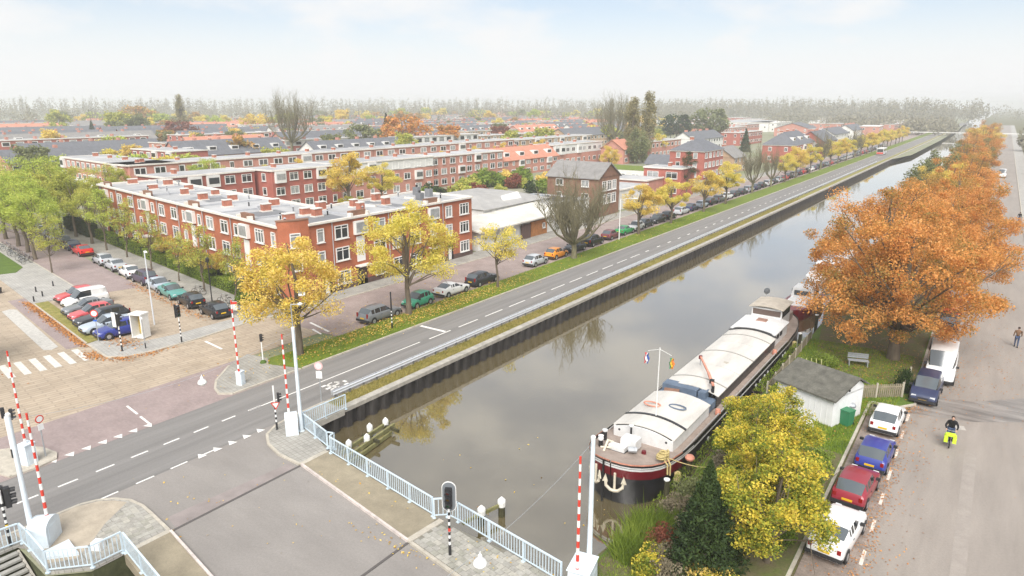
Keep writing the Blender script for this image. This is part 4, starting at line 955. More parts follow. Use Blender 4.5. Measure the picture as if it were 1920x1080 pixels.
# ---- generic rows: local x along the front, local -y outwards
def row(name, label, x0, y0, rz, L_, depth, H, floors, wall, roof='flat', roofm=None, lod=1, ridge=3.0, band=None, trim=True, pitch=3.6, group=None, dorm=0, cat='building', ends=(True, True), wf=.62, chim=True):
    t = thing(name, label, cat, (x0, y0, 0), rz, group)
    MB().box((L_ / 2, depth / 2, H / 2), (L_, depth, H)).build('wall', wall, t)
    roofm = roofm or m_flat
    if roof == 'flat':
        MB().box((L_ / 2, depth / 2, H + .06), (L_ - .1, depth - .1, .12)).build('roof', roofm, t)
        if trim:
            c = MB(); c.bar((-.1, -.08, H + .05), (L_ + .1, -.08, H + .05), .4, .28); c.bar((-.08, 0, H + .05), (-.08, depth, H + .05), .4, .28); c.bar((L_ + .08, 0, H + .05), (L_ + .08, depth, H + .05), .4, .28)
            c.build('cornice', m_trimw, t)
    else:
        e = .35; hz = ridge; rr = [[(x, -e, H - .1), (x, depth / 2, H + hz), (x, depth + e, H - .1), (x, depth + e, H - .25), (x, depth / 2, H + hz - .2), (x, -e, H - .25)] for x in (-e, L_ + e)]
        if roof == 'hip':
            q = depth * .45
            rr = None; b = MB(); b.add([(-e, -e, H), (L_ + e, -e, H), (L_ + e, depth + e, H), (-e, depth + e, H), (q, depth / 2, H + hz), (L_ - q, depth / 2, H + hz)], [(0, 1, 5, 4), (1, 2, 5), (2, 3, 4, 5), (3, 0, 4), (3, 2, 1, 0)])
            ro = b.build('roof', roofm, t)
            MB().box((L_ / 2, depth / 2, H - .12), (L_ + .5, depth + .5, .22)).build('eaves', m_trimw, t)
        else:
            ro = MB().loft(rr, caps=True).build('roof', roofm, t)
            for x in (0.0, L_): MB().add([(x, 0, H - .1), (x, depth, H - .1), (x, depth / 2, H + hz - .22)], [(0, 1, 2)]).build('gable', wall, t)
        for i in range(dorm):
            x = L_ * (i + .5) / dorm
            d = MB().box((0, 0, 0), (min(2.6, L_ / dorm * .7), 1.6, 1.3)).build('dormer', m_render if i % 3 else m_frame, ro, (x, depth * .2, H + hz * .42))
            MB().box((0, -.81, .05), (min(2.0, L_ / dorm * .5), .03, .8)).build('pane', m_pane, d)
    # windows
    fh = H / floors; n = max(1, int(L_ / pitch))
    ww = round(pitch * wf, 1); hh = 1.5 if fh > 2.4 else 1.2
    J = MB()
    def place(x, y, z, r, w=None):
        w = w or ww
        if lod >= 2: window(t, x, y, z, r, w, hh, 2 if w > 1.2 else 1, sill=True)
        elif lod == 1: 
            me = win1(w, hh); o = link('window', me, t, (x, y, z), r); o.material_slots[1].link = 'OBJECT'; o.material_slots[1].material = random.choice(PANES)
        else:
            cs, sn = math.cos(r), math.sin(r)
            J.box((x + .03 * sn, y - .03 * cs, z), (w, .06, hh), r, 0); J.box((x + .05 * sn, y - .05 * cs, z), (w * .78, .06, hh * .74), r, random.choice((1, 1, 2)))
    for f in range(floors):
        z = fh * f + fh * .54
        for i in range(n):
            q = rowr.random()
            if lod >= 1 and floors > 1 and q < .16 and f > 0:
                bb = MB().box((0, -.3, 0), (ww * 1.15, .6, fh * .8)).build('bay', m_render, t, (L_ * (i + .5) / n, 0, z)); MB().box((0, -.615, .1), (ww * .95, .03, 1.1)).build('pane', rowr.choice(PANES), bb)
            elif lod >= 1 and q < .24: place(L_ * (i + .5) / n, 0, z, 0, 1.1)
            else: place(L_ * (i + .5) / n, 0, z, 0)
        m2 = int(depth / 5)
        for i in range(m2):
            if ends[0]: place(0, depth * (i + .5) / m2, z, -UP, 1.2)
    if lod == 0: jo = J.build('windows', [m_frame, m_pane, m_pane2], t); jo['kind'] = 'stuff'
    if band: MB().box((L_ / 2, -.02, H - fh * .45 if band == 'top' else H * .35), (L_ * .995, .08, fh * .8)).build('band', m_render, t)
    if chim:
        for i in range(max(1, int(L_ / 9))):
            x = (i + .5) * 9 if L_ > 9 else L_ / 2
            if lod >= 1: chimney(t, x, depth * .55, H if roof == 'flat' else H + ridge - .35, .8, .7, 1.3, 0, m_brickp)
            else: MB().box((x, depth * .55, (H if roof == 'flat' else H + ridge - .3) + .5), (.8, 1.3, 1.0)).build('chimney', m_brickp, t)
    return t
W1 = {}; rowr = random.Random(21)
def win1(w, h):
    if (w, h) not in W1:
        b = MB(); b.box((0, -.03, 0), (w, .08, h), 0, 0); b.box((-w * .22, -.05, -.02), (w * .36, .07, h * .76), 0, 1); b.box((w * .22, -.05, -.02), (w * .36, .07, h * .76), 0, 1)
        me = b.mesh('window'); me.materials.append(m_frame); me.materials.append(m_pane); W1[(w, h)] = me
    return W1[(w, h)]
RZ = UP
row('apartment_row', 'red brick flats with a blank side wall behind the courtyard of the corner block', -112, 80.5, RZ, 16.5, 10, 8, 3, m_brickr, lod=2, pitch=3.3)
row('apartment_row', 'red brick flats half hidden by the green courtyard tree', -116, 62, RZ, 17.5, 9, 8, 3, m_brickr, lod=2, pitch=3.4)
row('terraced_row', 'white and red flats behind the yellow courtyard tree', -113, 97.5, RZ, 30, 10, 8, 3, m_brickp, lod=2, band='top', pitch=3.4)
row('terraced_row', 'haze-paled red brick row with white cornice behind the courtyard shrubs', -115, 128.5, RZ, 31, 10, 7.6, 3, m_brickp, lod=2, pitch=3.4)
row('terraced_row', 'row with bright orange tile roof and wide white dormers', -116.5, 161, RZ, 31, 9, 4.6, 2, m_brickp, roof='gable', roofm=m_redroof, ridge=3.4, dorm=4, lod=1)
row('terraced_row', 'white topped row beyond the orange tiled row', -119.5, 193.5, RZ, 34, 9, 7.4, 2, m_brickp, lod=1, band='top')
row('house', 'red tiled house beside the weeping willow', -108, 222, RZ, 9, 9, 5.2, 2, m_brickp, roof='gable', roofm=m_redroof, ridge=3.2, lod=1)
row('terraced_row', 'long red brick row with thin cornice, near half, second behind the corner block', -146, 71, RZ, 68, 10, 8, 3, m_brickp, lod=1, pitch=4.2)
row('terraced_row', 'long red brick row with thin cornice, middle part', -146, 139.3, RZ, 70, 10, 8, 3, m_brickp, lod=1, pitch=4.4)
row('terraced_row', 'long red brick row with thin cornice, far end near the dark gabled roof', -147, 210, RZ, 60, 10, 7.6, 3, m_brickt, lod=1, pitch=4.4)
row('terraced_row', 'corner row with cream window bands behind the avenue trees', -147 - 38 * .989, 70 + 38 * .11, -.1, 38, 11, 8, 3, m_brickp, lod=1, band='mid', pitch=3.0)
row('terraced_row', 'tall red houses with white fronts beside the dark mansard roof', -203, 100, 0, 22, 10, 8, 3, m_brickr, lod=1, pitch=3.2)
row('terraced_row', 'row under a dark mansard roof with white dormers', -197, 111, RZ, 38, 11, 5.5, 2, m_brickp, roof='gable', roofm=m_slate, ridge=4.2, dorm=5, lod=1)
row('terraced_row', 'row with a plain dark roof behind the pale corner row', -205, 70, RZ, 26, 10, 5.8, 2, m_brickp, roof='gable', roofm=m_slate, ridge=3.2, lod=0)
# workshops and houses along the brown street
W_ = thing('workshop', 'white workshop with grey hipped roof next to the red corner block', 'workshop', (-60, 75, 0))
MB().prism([(-4, 8.5), (-4, 27), (-21, 28), (-21, 9)], 0, 4.4).build('wall', m_render, W_)
b = MB(); b.add([(-3.6, 8.2, 4.4), (-3.6, 27.3, 4.4), (-21.4, 28.3, 4.4), (-21.4, 8.7, 4.4), (-9, 13, 5.7), (-9, 22.5, 5.7), (-16, 22.5, 5.7), (-16, 13, 5.7)], [(0, 1, 5, 4), (1, 2, 6, 5), (2, 3, 7, 6), (3, 0, 4, 7), (4, 5, 6, 7)]); b.build('roof', mat('pale grey roofing', (.36, .35, .335), .85, var=.18, scale=.5, fine=.08), W_)
for i, yy in enumerate((11, 12.6, 14.2)): window(W_, -4.0, yy, 3.2, UP, 1.0, 1.7, 1, pane=m_pane)
MB().add([(-4.05, 15.5, 1.8), (-4.05, 21.5, 2.2), (-6.0, 20.8, 5.9), (-6.0, 16.2, 5.6), (-4.3, 15.5, 1.8), (-4.3, 21.5, 2.2), (-6.3, 20.8, 5.9), (-6.3, 16.2, 5.6)], [(0, 1, 2, 3), (7, 6, 5, 4), (0, 4, 5, 1), (1, 5, 6, 2), (2, 6, 7, 3), (3, 7, 4, 0)]).build('sloping_screen', m_render, W_)
W2 = thing('workshop_canopy', 'low white workshop front with a sagging pale canopy roof', 'workshop', (-60, 74, 0))
MB().prism([(1.6, 1), (1.6, 22), (-3.8, 22), (-3.8, 1)], 0, 2.7).build('wall', m_render, W2)
b = MB(); b.add([(2.6, .2, 2.75), (2.8, 23, 2.95), (-3.9, 24, 4.0), (-3.9, .2, 3.5), (2.6, .2, 2.95), (2.8, 23, 3.15), (-3.9, 24, 4.2), (-3.9, .2, 3.7)], [(3, 2, 1, 0), (4, 5, 6, 7), (0, 1, 5, 4), (1, 2, 6, 5), (2, 3, 7, 6), (3, 0, 4, 7)]); b.build('canopy', mat('stained white roofing', (.62, .60, .54), .8, var=.22, scale=.35, fine=.1), W2)
MB().box((1.7, 16.4, 1.2), (.3, 4.6, 2.4)).build('timber_front', mat('orange timber front', (.40, .17, .055), .7, var=.3, scale=2), W2); window(W2, 1.88, 17.6, 1.5, UP, .7, .8, 1); MB().box((1.9, 12.5, 1.2), (.2, 2.4, 2.3)).build('door', m_plinth, W2)
W3 = thing('shed_roof', 'flat grey outbuilding roofs with skylights behind the bare tree', 'outbuilding', (-60, 98, 0))
MB().prism([(0, 0), (0, 12), (-12, 12), (-12, 4)], 0, 3.6).build('wall', m_render, W3); MB().prism([(.2, -.2), (.2, 12.2), (-12.2, 12.2), (-12.2, 4)], 3.6, 3.75).build('roof', m_flat, W3)
for i in range(4): MB().box((-2.5 - i * 2.4, 6.5, 3.95), (1.3, 4.5, .35)).build('skylight', m_pane3, W3)
row('brick_warehouse', 'brick gabled warehouse with grey roof behind the bare pollard tree', -70, 111.5, 0, 11, 8.5, 7.2, 3, m_brickd, roof='gable', roofm=m_greyroof, ridge=2.6, lod=2, pitch=5.2, ends=(False, False), wf=.3, chim=False)
G_ = bpy.data.objects['brick_warehouse']
for zz in (5.6, 3.2):
    for yy in (2.2, 4.2, 6.2): window(G_, 11.0, yy, zz, UP, 1.6, 1.8, 2)
row('workshop_row', 'low pale garage with red door posts beyond the brick warehouse', -72, 122.5, 0, 12, 13, 3.9, 1, m_render, lod=2, pitch=4)
row('workshop_row', 'long low flat roofed shed with pale roof behind the yellow trees', -76, 137, 0, 15, 9, 4.4, 1, m_brickp, lod=1, pitch=4)
row('brick_house', 'square flat roofed red brick house between the round yellow trees', -66, 146.5, 0, 9, 8, 6.4, 2, m_brickr, lod=2, pitch=4.4)
row('low_building', 'low building with a grassy flat roof near the weeping willow', -100, 168, 0, 32, 13, 3.4, 1, m_render, roofm=m_grass, lod=1, trim=False, chim=False)
row('brick_house', 'red brick villa with dark hipped roof and large white window', -66.5, 187, RZ, 16, 10, 7.8, 3, m_brickr, roof='hip', roofm=m_slate, ridge=3.0, lod=2, pitch=3.1)
VL = bpy.data.objects['brick_house.001']; VL['label'] = 'red brick villa with dark hipped roof and large white window'
row('house', 'small house with dark brown gable near the brick villa', -88, 196, 0, 14, 8, 3.0, 1, m_render, roof='gable', roofm=m_slate, ridge=2.6, lod=1, chim=False)
row('brick_house', 'pale house behind the second bare verge tree', -66, 212, RZ, 12, 9, 4.6, 2, m_brickt, roof='gable', roofm=m_greyroof, ridge=3.2, lod=1)
row('brick_house', 'large brick house with dark roof and red dormers beside the canal road', -59.5, 258, RZ, 32, 11, 6.4, 2, m_brickr, roof='hip', roofm=m_slate, ridge=4.4, lod=1, dorm=3)
row('brick_house', 'brick house with steep dark roof beyond the one with red dormers', -58, 300, RZ, 26, 11, 6, 2, m_brickr, roof='gable', roofm=m_slate, ridge=4, lod=0)
# ---- the town behind: rows parallel to the canal, farther and farther back
FARW = [m_brickp, m_brickp, m_brickr, m_brickt, m_render]
cnt = 0
frn = random.Random(5)
ORDR = ['first', 'second', 'third', 'fourth', 'fifth', 'sixth', 'seventh', 'eighth', 'ninth', 'tenth', 'eleventh', 'twelfth']
WNAME = {m_brickp: 'haze-paled red brick', m_brickr: 'dark red brick', m_brickt: 'tan brick', m_render: 'white fronted'}
def keepclear(x, y, L_): return False
rowsX = [(-184, 150, 300), (-222, 120, 470), (-246, 88, 480), (-282, 95, 520), (-312, 105, 560), (-345, 118, 620), (-392, 132, 680), (-440, 150, 740), (-495, 166, 800), (-560, 190, 860), (-640, 215, 900)]
for ri, (X_, ya, yb) in enumerate(rowsX):
    y = ya; si = 0
    while y < yb:
        Ls = frn.choice([26, 34, 44, 52]) * (1.0 if X_ > -300 else 1.4); q = frn.random(); wl = frn.choice(FARW)
        flat = q < (.6 if X_ > -330 else .4)
        if X_ == -495 and si < 1: kind, rm, nm = 'gable', m_redroof, 'orange tiled'
        elif flat: kind, rm, nm = 'flat', frn.choice([m_flat, m_flat, m_flatd]), 'flat roofed'
        else: kind, rm, nm = 'gable', frn.choice([m_slate, m_slate, m_slate, m_greyroof, m_redroof]), 'gabled'
        nm2 = nm if kind == 'flat' else {m_slate: 'dark gabled', m_greyroof: 'grey gabled', m_redroof: 'orange tiled'}[rm]
        d_ = frn.choice([0, 0, 4, 6]) if kind == 'gable' else 0
        lab = '%s %s row in the hazy town, %s street back, %s along' % (nm2, WNAME[wl], ORDR[ri], ORDR[min(si, 11)])
        H_ = frn.choice([7.2, 8, 8.2]) if kind == 'flat' else frn.choice([5.2, 5.8])
        row('terraced_row', lab, X_ + frn.uniform(-2, 2), y, RZ, Ls, 10, H_, 3 if H_ > 7 else 2, wl, roof=kind, roofm=rm, lod=0, ridge=3.4, dorm=d_, pitch=4.2, group='terraced rows of the hazy town', chim=True, band='top' if frn.random() < .3 else None)
        y += Ls + frn.choice([1, 1, 7, 12]); si += 1
row('hall', 'distant dark red slab block against the treeline', -700, 985, R(125), 120, 16, 12, 3, m_brickr, lod=0, pitch=6, chim=False, roofm=m_brickr)
row('hall', 'dark gabled long row in front of the twin poplars', -172, 292, RZ, 60, 11, 5.6, 2, m_brickt, roof='gable', roofm=m_slate, ridge=3.6, lod=0)
row('hall', 'dark gabled long row, far half, in front of the twin poplars', -172, 353, RZ, 40, 11, 5.6, 2, m_brickt, roof='gable', roofm=m_slate, ridge=3.6, lod=0)
row('hall', 'long white industrial shed in the haze above the canal road', -150, 560, R(100), 110, 40, 7, 1, m_render, lod=0, pitch=9, chim=False)
row('hall', 'second white industrial shed in the haze, nearer the canal end', -110, 700, R(100), 80, 40, 6, 1, m_render, lod=0, pitch=9, chim=False)
for i, (x, y, L_) in enumerate([(-70, 345, 30), (-72, 395, 40), (-85, 440, 40), (-110, 250, 30), (-112, 300, 40), (-110, 360, 40), (-140, 420, 50), (-75, 470, 40), (-150, 480, 50)]):
    wl = [m_brickp, m_render, m_brickr][i % 3]; kd = ['flat', 'gable', 'flat'][i % 3]
    row('terraced_row', '%s %s row near the canal road end, %s of nine' % ('flat roofed' if kd == 'flat' else 'dark gabled', WNAME[wl], ORDR[i]), x, y, RZ, L_, 10, 6.5 if kd == 'flat' else 5.4, 2, wl, roof=kd, roofm=m_flat if kd == 'flat' else m_slate, lod=0, ridge=3.2, group='rows near the far end of the canal road')
k_ = 0
for X_ in (-70, -104, -150, -190, -235, -285):
    for y0 in (495, 560, 630, 700, 780):
        if frn.random() < .25: continue
        wl = frn.choice(FARW); kd = frn.choice(['flat', 'flat', 'gable']); k_ += 1
        row('terraced_row', '%s %s row in the mist above the road, %s counted' % ('flat roofed' if kd == 'flat' else 'dark gabled', WNAME[wl], ordn(k_ - 1)), X_ + frn.uniform(-6, 6), y0 + frn.uniform(-8, 8), RZ + frn.uniform(-.1, .1), frn.choice([30, 40, 54]), frn.choice([10, 12, 22]), 7 if kd == 'flat' else 5.4, 2, wl, roof=kd, roofm=frn.choice([m_flat, m_flat, m_render]) if kd == 'flat' else m_slate, lod=0, ridge=3.4, group='misty rows above the canal road', chim=False)
for i, y0 in enumerate((230, 300, 380, 470)):
    row('terraced_row', 'hazy brick house row on the far side of the damp street, %s along' % ORDR[i], 13 + i, y0, -RZ, 48, 9, 6.5, 2, FARW[i % 3], lod=0, group='houses across the damp street', ends=(True, True)).location = (13 + i, y0 + 48, 0)
# far canal bridge
t = thing('far_bridge', 'thin white bridge crossing the canal far away', 'bridge', (-45, 560, 0)); MB().box((22, 0, 2.2), (90, 3, .5)).build('deck', m_render, t)
for x in (-18, 8, 26, 60): MB().box((x, 0, .3), (1.2, 2, 3.6)).build('pier', m_conc, t)
# ---------------------------------------------------------------- trees and plants
def leafmat(name, ramp, trans=.36, var=.45, scale=.45):
    return mat(name, ramp[0], .75, island=ramp, var=var, scale=scale, spec=.25, trans=trans)
L_yel = leafmat('yellow leaves', [(.38, .39, .06), (.60, .54, .09), (.78, .66, .12), (.82, .68, .20), (.78, .58, .16)])
L_gold = leafmat('golden leaves', [(.42, .38, .06), (.66, .52, .09), (.80, .62, .13), (.83, .63, .22), (.78, .50, .16)])
L_maple = leafmat('bright yellow maple leaves', [(.06, .10, .015), (.16, .22, .03), (.44, .41, .05), (.76, .59, .07), (.82, .63, .14)], var=.55, scale=1.1)
L_yg = leafmat('yellow green leaves', [(.22, .28, .05), (.38, .42, .08), (.55, .54, .11), (.68, .58, .15)])
L_green = leafmat('green avenue leaves', [(.20, .28, .05), (.38, .47, .08), (.54, .60, .11), (.66, .67, .18)])
L_dkgreen = leafmat('dark green leaves', [(.016, .03, .009), (.028, .05, .013), (.055, .085, .018)], trans=.08)
L_conif = leafmat('conifer needles', [(.018, .035, .012), (.03, .055, .015), (.05, .08, .02)], trans=.1)
L_hedge = leafmat('hedge leaves', [(.09, .14, .02), (.16, .23, .03), (.24, .32, .045), (.36, .42, .08)])
L_orange = leafmat('rust orange leaves', [(.19, .19, .05), (.40, .25, .07), (.64, .29, .08), (.76, .36, .10), (.78, .48, .21)], var=.5, scale=.32)
L_rust = leafmat('olive rust leaves', [(.16, .18, .05), (.30, .25, .06), (.46, .28, .07), (.62, .33, .09), (.68, .42, .15)], var=.5, scale=.3)
L_red = leafmat('dark red leaves', [(.16, .05, .035), (.25, .08, .05), (.32, .13, .07)])
L_olive = leafmat('grey green willow leaves', [(.15, .17, .07), (.22, .24, .10), (.30, .31, .15)])
L_pop = leafmat('tan poplar leaves', [(.24, .22, .10), (.34, .30, .15), (.44, .38, .2)])
L_brown = leafmat('brown twigs', [(.14, .11, .07), (.20, .17, .11), (.26, .22, .14)], trans=.1)
L_fall = leafmat('fallen leaves', [(.35, .16, .03), (.58, .36, .05), (.68, .50, .10), (.62, .44, .2)], trans=0, var=0)
L_fallo = leafmat('fallen orange leaves', [(.30, .12, .04), (.48, .20, .06), (.58, .30, .10)], trans=0, var=0)
m_bark = mat('grey brown bark', (.15, .12, .085), .95, var=.35, scale=3, stretch=(1, 1, .3), bump=.3, bscale=12)
m_barkg = mat('greenish bark', (.19, .17, .10), .95, var=.35, scale=3, stretch=(1, 1, .3))

def leaf_mesh(name, cen, nrm_up, size, rng, m, aspect=.62, jitter=.35):
    """One diamond per leaf; cen (n,3), random orientation leaning upwards."""
    n = len(cen); d = rng.normal(size=(n, 3)); d[:, 2] = np.abs(d[:, 2]) * nrm_up + .15; d /= np.linalg.norm(d, axis=1)[:, None]
    a = np.cross(d, rng.normal(size=(n, 3))); a /= np.linalg.norm(a, axis=1)[:, None]; b = np.cross(d, a)
    s = size * (1 + jitter * rng.uniform(-1, 1, n))[:, None]
    v = np.stack([cen - a * s, cen - b * s * aspect, cen + a * s, cen + b * s * aspect], 1).reshape(-1, 3)
    me = bpy.data.meshes.new(name); me.vertices.add(4 * n); me.vertices.foreach_set('co', v.ravel())
    me.loops.add(4 * n); me.loops.foreach_set('vertex_index', np.arange(4 * n)); me.polygons.add(n)
    me.polygons.foreach_set('loop_start', np.arange(0, 4 * n, 4)); me.polygons.foreach_set('loop_total', np.full(n, 4))
    me.update(); me.validate(); me.materials.append(m); return me
def clumps_in(rx, rz, zc, k, rng, shell=.55, low=-.75):
    out = []
    while len(out) < k:
        p = rng.normal(size=3); p /= np.linalg.norm(p); r = (shell + (1 - shell) * rng.random() ** .6) * rng.uniform(.82, 1.14)
        q = p * r
        if q[2] < low: continue
        out.append((q[0] * rx, q[1] * rx * rng.uniform(.9, 1.05), zc + q[2] * rz))
    return np.array(out)
def scatter(cl, n, rad, rng, flat=.65):
    idx = rng.integers(0, len(cl), n); off = rng.normal(size=(n, 3)); r = np.linalg.norm(off, axis=1)[:, None]
    off = off / r * (rng.random((n, 1)) ** .45) * rad * rng.uniform(.6, 1.25, len(cl))[idx][:, None]; off[:, 2] *= flat
    return cl[idx] + off
def trunk_mb(h0, r0, cl, rng, top, limbs=14, twig=.02, lean=.3):
    b = MB(); ax = [(0, 0, -.15), (rng.normal() * .05, rng.normal() * .05, h0 * .5), (rng.normal() * .12, rng.normal() * .12, h0), (rng.normal() * lean, rng.normal() * lean, (h0 + top) / 2), (rng.normal() * lean, rng.normal() * lean, top * .92)]
    b.tube(ax, [r0 * 1.35, r0, r0 * .88, r0 * .5, r0 * .12], 7)
    for i in rng.permutation(len(cl))[:limbs]:
        c = Vector(cl[i]); zb = min(top * .75, max(h0 * .85, h0 + (c.z - h0) * .35 * rng.random())); s = Vector((0, 0, zb)); md = s.lerp(c, .5) + Vector((rng.normal() * .45, rng.normal() * .45, (c.z - zb) * .1 + .3 * rng.normal())); 
        rr = r0 * .42 * (1 - .5 * (zb - h0) / max(.1, top - h0)); b.tube([s, md, c], [rr, rr * .55, twig], 5, caps=False)
        for q in range(3):
            e = c + Vector(rng.normal(size=3)) * .55; f = md.lerp(c, rng.uniform(.3, .9)); b.tube([f, e], [.03, .01], 3, caps=False)
    return b
TREE = {}
def tree_kind(key, h, rx, zc, rz, k, n, size, rad, m, r0=.2, h0=2.5, seed=1, bark=None, limbs=16, up=1.0, low=-.7, shell=.5, flat=.7):
    rng = np.random.default_rng(seed); cl = clumps_in(rx, rz, zc, k, rng, shell, low)
    pts = scatter(cl, n, rad, rng, flat); cm = leaf_mesh('crown', pts, up, size, rng, m)
    tm = trunk_mb(h0, r0, cl, rng, h, limbs).mesh('trunk', 60); tm.materials.append(bark or m_bark)
    TREE[key] = (tm, cm)
def tree(key, x, y, label, s=1.0, rz=None, z=0.05, name='tree', group=None, m=None, sz=None):
    tm, cm = TREE[key]
    t = thing(name, label, 'tree', (x, y, z), random.uniform(0, 6.28) if rz is None else rz, group); t.scale = (s, s, sz or s)
    link('trunk', tm, t)
    if cm is not None:
        c = link('crown', cm, t)
        if m is not None: c.material_slots[0].link = 'OBJECT'; c.material_slots[0].material = m
    return t
tree_kind('lime1', 10.3, 4.3, 6.3, 3.6, 52, 19000, .088, 1.1, L_gold, .26, 2.6, 3, up=1.4)
tree_kind('lime2', 11.0, 4.6, 6.8, 3.9, 58, 20000, .088, 1.15, L_yel, .27, 2.6, 4, up=1.4)
tree_kind('sparse', 7.4, 2.6, 5.2, 2.1, 28, 4200, .085, .8, L_yg, .12, 2.6, 5)
tree_kind('round1', 8.3, 3.0, 5.2, 2.8, 36, 13000, .09, .95, L_gold, .2, 2.2, 6, up=1.3)
tree_kind('round2', 8.6, 3.1, 5.4, 2.9, 36, 13000, .09, .95, L_yel, .2, 2.3, 7, up=1.3)
tree_kind('slim', 7.4, 1.7, 4.7, 2.6, 26, 3300, .075, .75, L_yg, .09, 2.0, 8, limbs=12)
tree_kind('slim2', 7.6, 1.9, 5.0, 2.5, 26, 3300, .075, .8, L_green, .1, 2.2, 9, limbs=12)
tree_kind('small_orange', 5, 2.0, 3.2, 1.6, 20, 6000, .075, .7, L_gold, .1, 1.2, 10)
tree_kind('avenue', 10.5, 4.6, 7.2, 3.3, 54, 15000, .10, 1.15, L_green, .24, 3.2, 12, up=1.3)
tree_kind('avenue2', 11, 4.4, 7.4, 3.6, 52, 15000, .10, 1.15, L_yg, .24, 3.2, 13, up=1.3)
tree_kind('chestnut1', 12.5, 8.0, 6.8, 5.2, 170, 66000, .082, 1.1, L_orange, .42, 2.2, 14, up=1.2, low=-.8, limbs=46, shell=.3)
tree_kind('chestnut2', 12.8, 6.6, 7.2, 5.6, 130, 46000, .085, 1.1, L_rust, .38, 2.4, 15, up=1.2, low=-.85, limbs=34, shell=.35)
tree_kind('chestnut3', 12.5, 6.4, 7.0, 5.4, 110, 34000, .105, 1.2, L_orange, .36, 2.4, 16, up=1.2, low=-.8, limbs=26, shell=.35)
tree_kind('maple1', 6.6, 2.9, 3.9, 2.6, 64, 21000, .066, .68, L_maple, .14, 1.2, 17, up=1.5, low=-.95)
tree_kind('maple2', 5.8, 2.6, 3.4, 2.3, 56, 19000, .066, .66, L_maple, .13, 1.0, 18, up=1.5, low=-.95)
tree_kind('far1', 10, 4.4, 6, 4.0, 30, 2600, .33, 1.5, L_gold, .3, 2.0, 19)
tree_kind('far2', 9, 5.4, 5, 3.8, 34, 2600, .35, 1.6, L_green, .3, 1.6, 20)
tree_kind('willow', 12, 4.6, 6.0, 5.8, 46, 5200, .26, 1.4, L_olive, .4, 2.5, 21, low=-.95, flat=1.6)
tree_kind('poplar', 25, 2.3, 13.5, 11.5, 60, 4600, .3, 1.3, L_pop, .4, 2.0, 22, flat=1.8, low=-1)
# conifers
def conifer(key, h, r, n, size, m, seed):
    rng = np.random.default_rng(seed); u = rng.random(n) ** .7; z = h * (1 - u) * .97 + .1; rr = r * u * (.55 + .45 * np.sqrt(rng.random(n))) * (1 + .18 * np.sin(z * 9 + rng.random(n)))
    a = rng.random(n) * 6.283; rr = rr * (1 + .18 * np.sin(a * 5 + z * 1.3)); cm = leaf_mesh('crown', np.stack([rr * np.cos(a), rr * np.sin(a), z], 1), .6, size, rng, m, .4)
    tm = MB().tube([(0, 0, -.1), (0, 0, h * .9)], [r * .09, .02], 6).mesh('trunk', 60); tm.materials.append(m_bark); TREE[key] = (tm, cm)
conifer('evergreen', 5.6, 1.75, 15000, .10, L_dkgreen, 31)
conifer('conifer', 12, 2.8, 2200, .4, L_conif, 32)
# bare trees: pollard candelabra and twiggy crowns
def bare(key, h, spread, fork, n1, n2, seed, r0=.3, bark=None, twigs=1, n3=5):
    rng = np.random.default_rng(seed); b = MB(); b.tube([(0, 0, -.15), (.05, 0, fork * .5), (0, .05, fork)], [r0 * 1.3, r0, r0 * .95], 8)
    for i in range(n1):
        a = 6.283 * i / n1 + rng.normal() * .25; out = spread * rng.uniform(.3, 1.0); zt = h * (.84 - .26 * (out / spread) ** 2) * rng.uniform(.93, 1.05)
        p0 = Vector((0, 0, fork * rng.uniform(.8, 1.0))); p1 = Vector((out * .55 * math.cos(a), out * .55 * math.sin(a), fork + (zt - fork) * .22)); p2 = Vector((out * .9 * math.cos(a), out * .9 * math.sin(a), fork + (zt - fork) * .6)); p3 = Vector((out * math.cos(a), out * math.sin(a), zt))
        b.tube([p0, p1, p2, p3], [r0 * .55, r0 * .42, r0 * .25, r0 * .1], 6, caps=False)
        for j in range(n2):
            u = rng.uniform(.25, 1); q = p1.lerp(p2, u * 2 - .5) if u < .75 else p2.lerp(p3, (u - .75) * 4); e = q + Vector((rng.normal() * spread * .16, rng.normal() * spread * .16, abs(rng.normal()) * h * .1 + h * .12))
            b.tube([q, q.lerp(e, .5) + Vector((rng.normal() * .08, rng.normal() * .08, .05)), e], [r0 * .12, r0 * .07, .012], 4, caps=False)
            for k in range(n3):
                q2 = q.lerp(e, rng.uniform(.3, 1)); e2 = q2 + Vector((rng.normal() * spread * .10, rng.normal() * spread * .10, abs(rng.normal()) * h * .05 + h * .06)); b.tube([q2, e2], [.022 * r0 / .3, .008], 3, caps=False)
    tm = b.mesh('trunk', 60); tm.materials.append(bark or m_barkg); TREE[key] = (tm, None)
bare('pollard', 10.6, 5.0, 2.2, 15, 20, 41, .36, n3=8)
bare('bare', 11, 3.8, 2.6, 11, 14, 42, .25, n3=7)
bare('tallbare', 25, 9, 7, 16, 16, 43, .5, n3=6)
def bare_leaf(key, src, n, m, seed, h, r):
    pass
G = 'yellow trees in the verge'
tree('lime1', -44.9, 33.4, 'large golden tree nearest the traffic island', 1.0, .4, group=G)
tree('lime2', -45.4, 46.9, 'large yellow tree behind the grey estate car', 1.0, 1.1, group=G)
tree('sparse', -44.4, 60.4, 'small sparse yellow tree beside the dark estate car', 1.0, 2.0, group=G, m=L_yel)
tree('pollard', -45.0, 78.6, 'bare pollard tree with many upright twigs in the verge', 1.0, .3, name='bare_tree')
for i, (x, y, k, s) in enumerate([(-45.4, 99.9, 'round1', .98), (-45.2, 112.7, 'round2', .93), (-45.3, 129.2, 'round1', .97), (-45.5, 142.7, 'round2', 1.04)]):
    tree(k, x, y, 'round golden tree in the verge, %s beyond the bare pollard' % ORDR[i], s, group='round yellow trees')
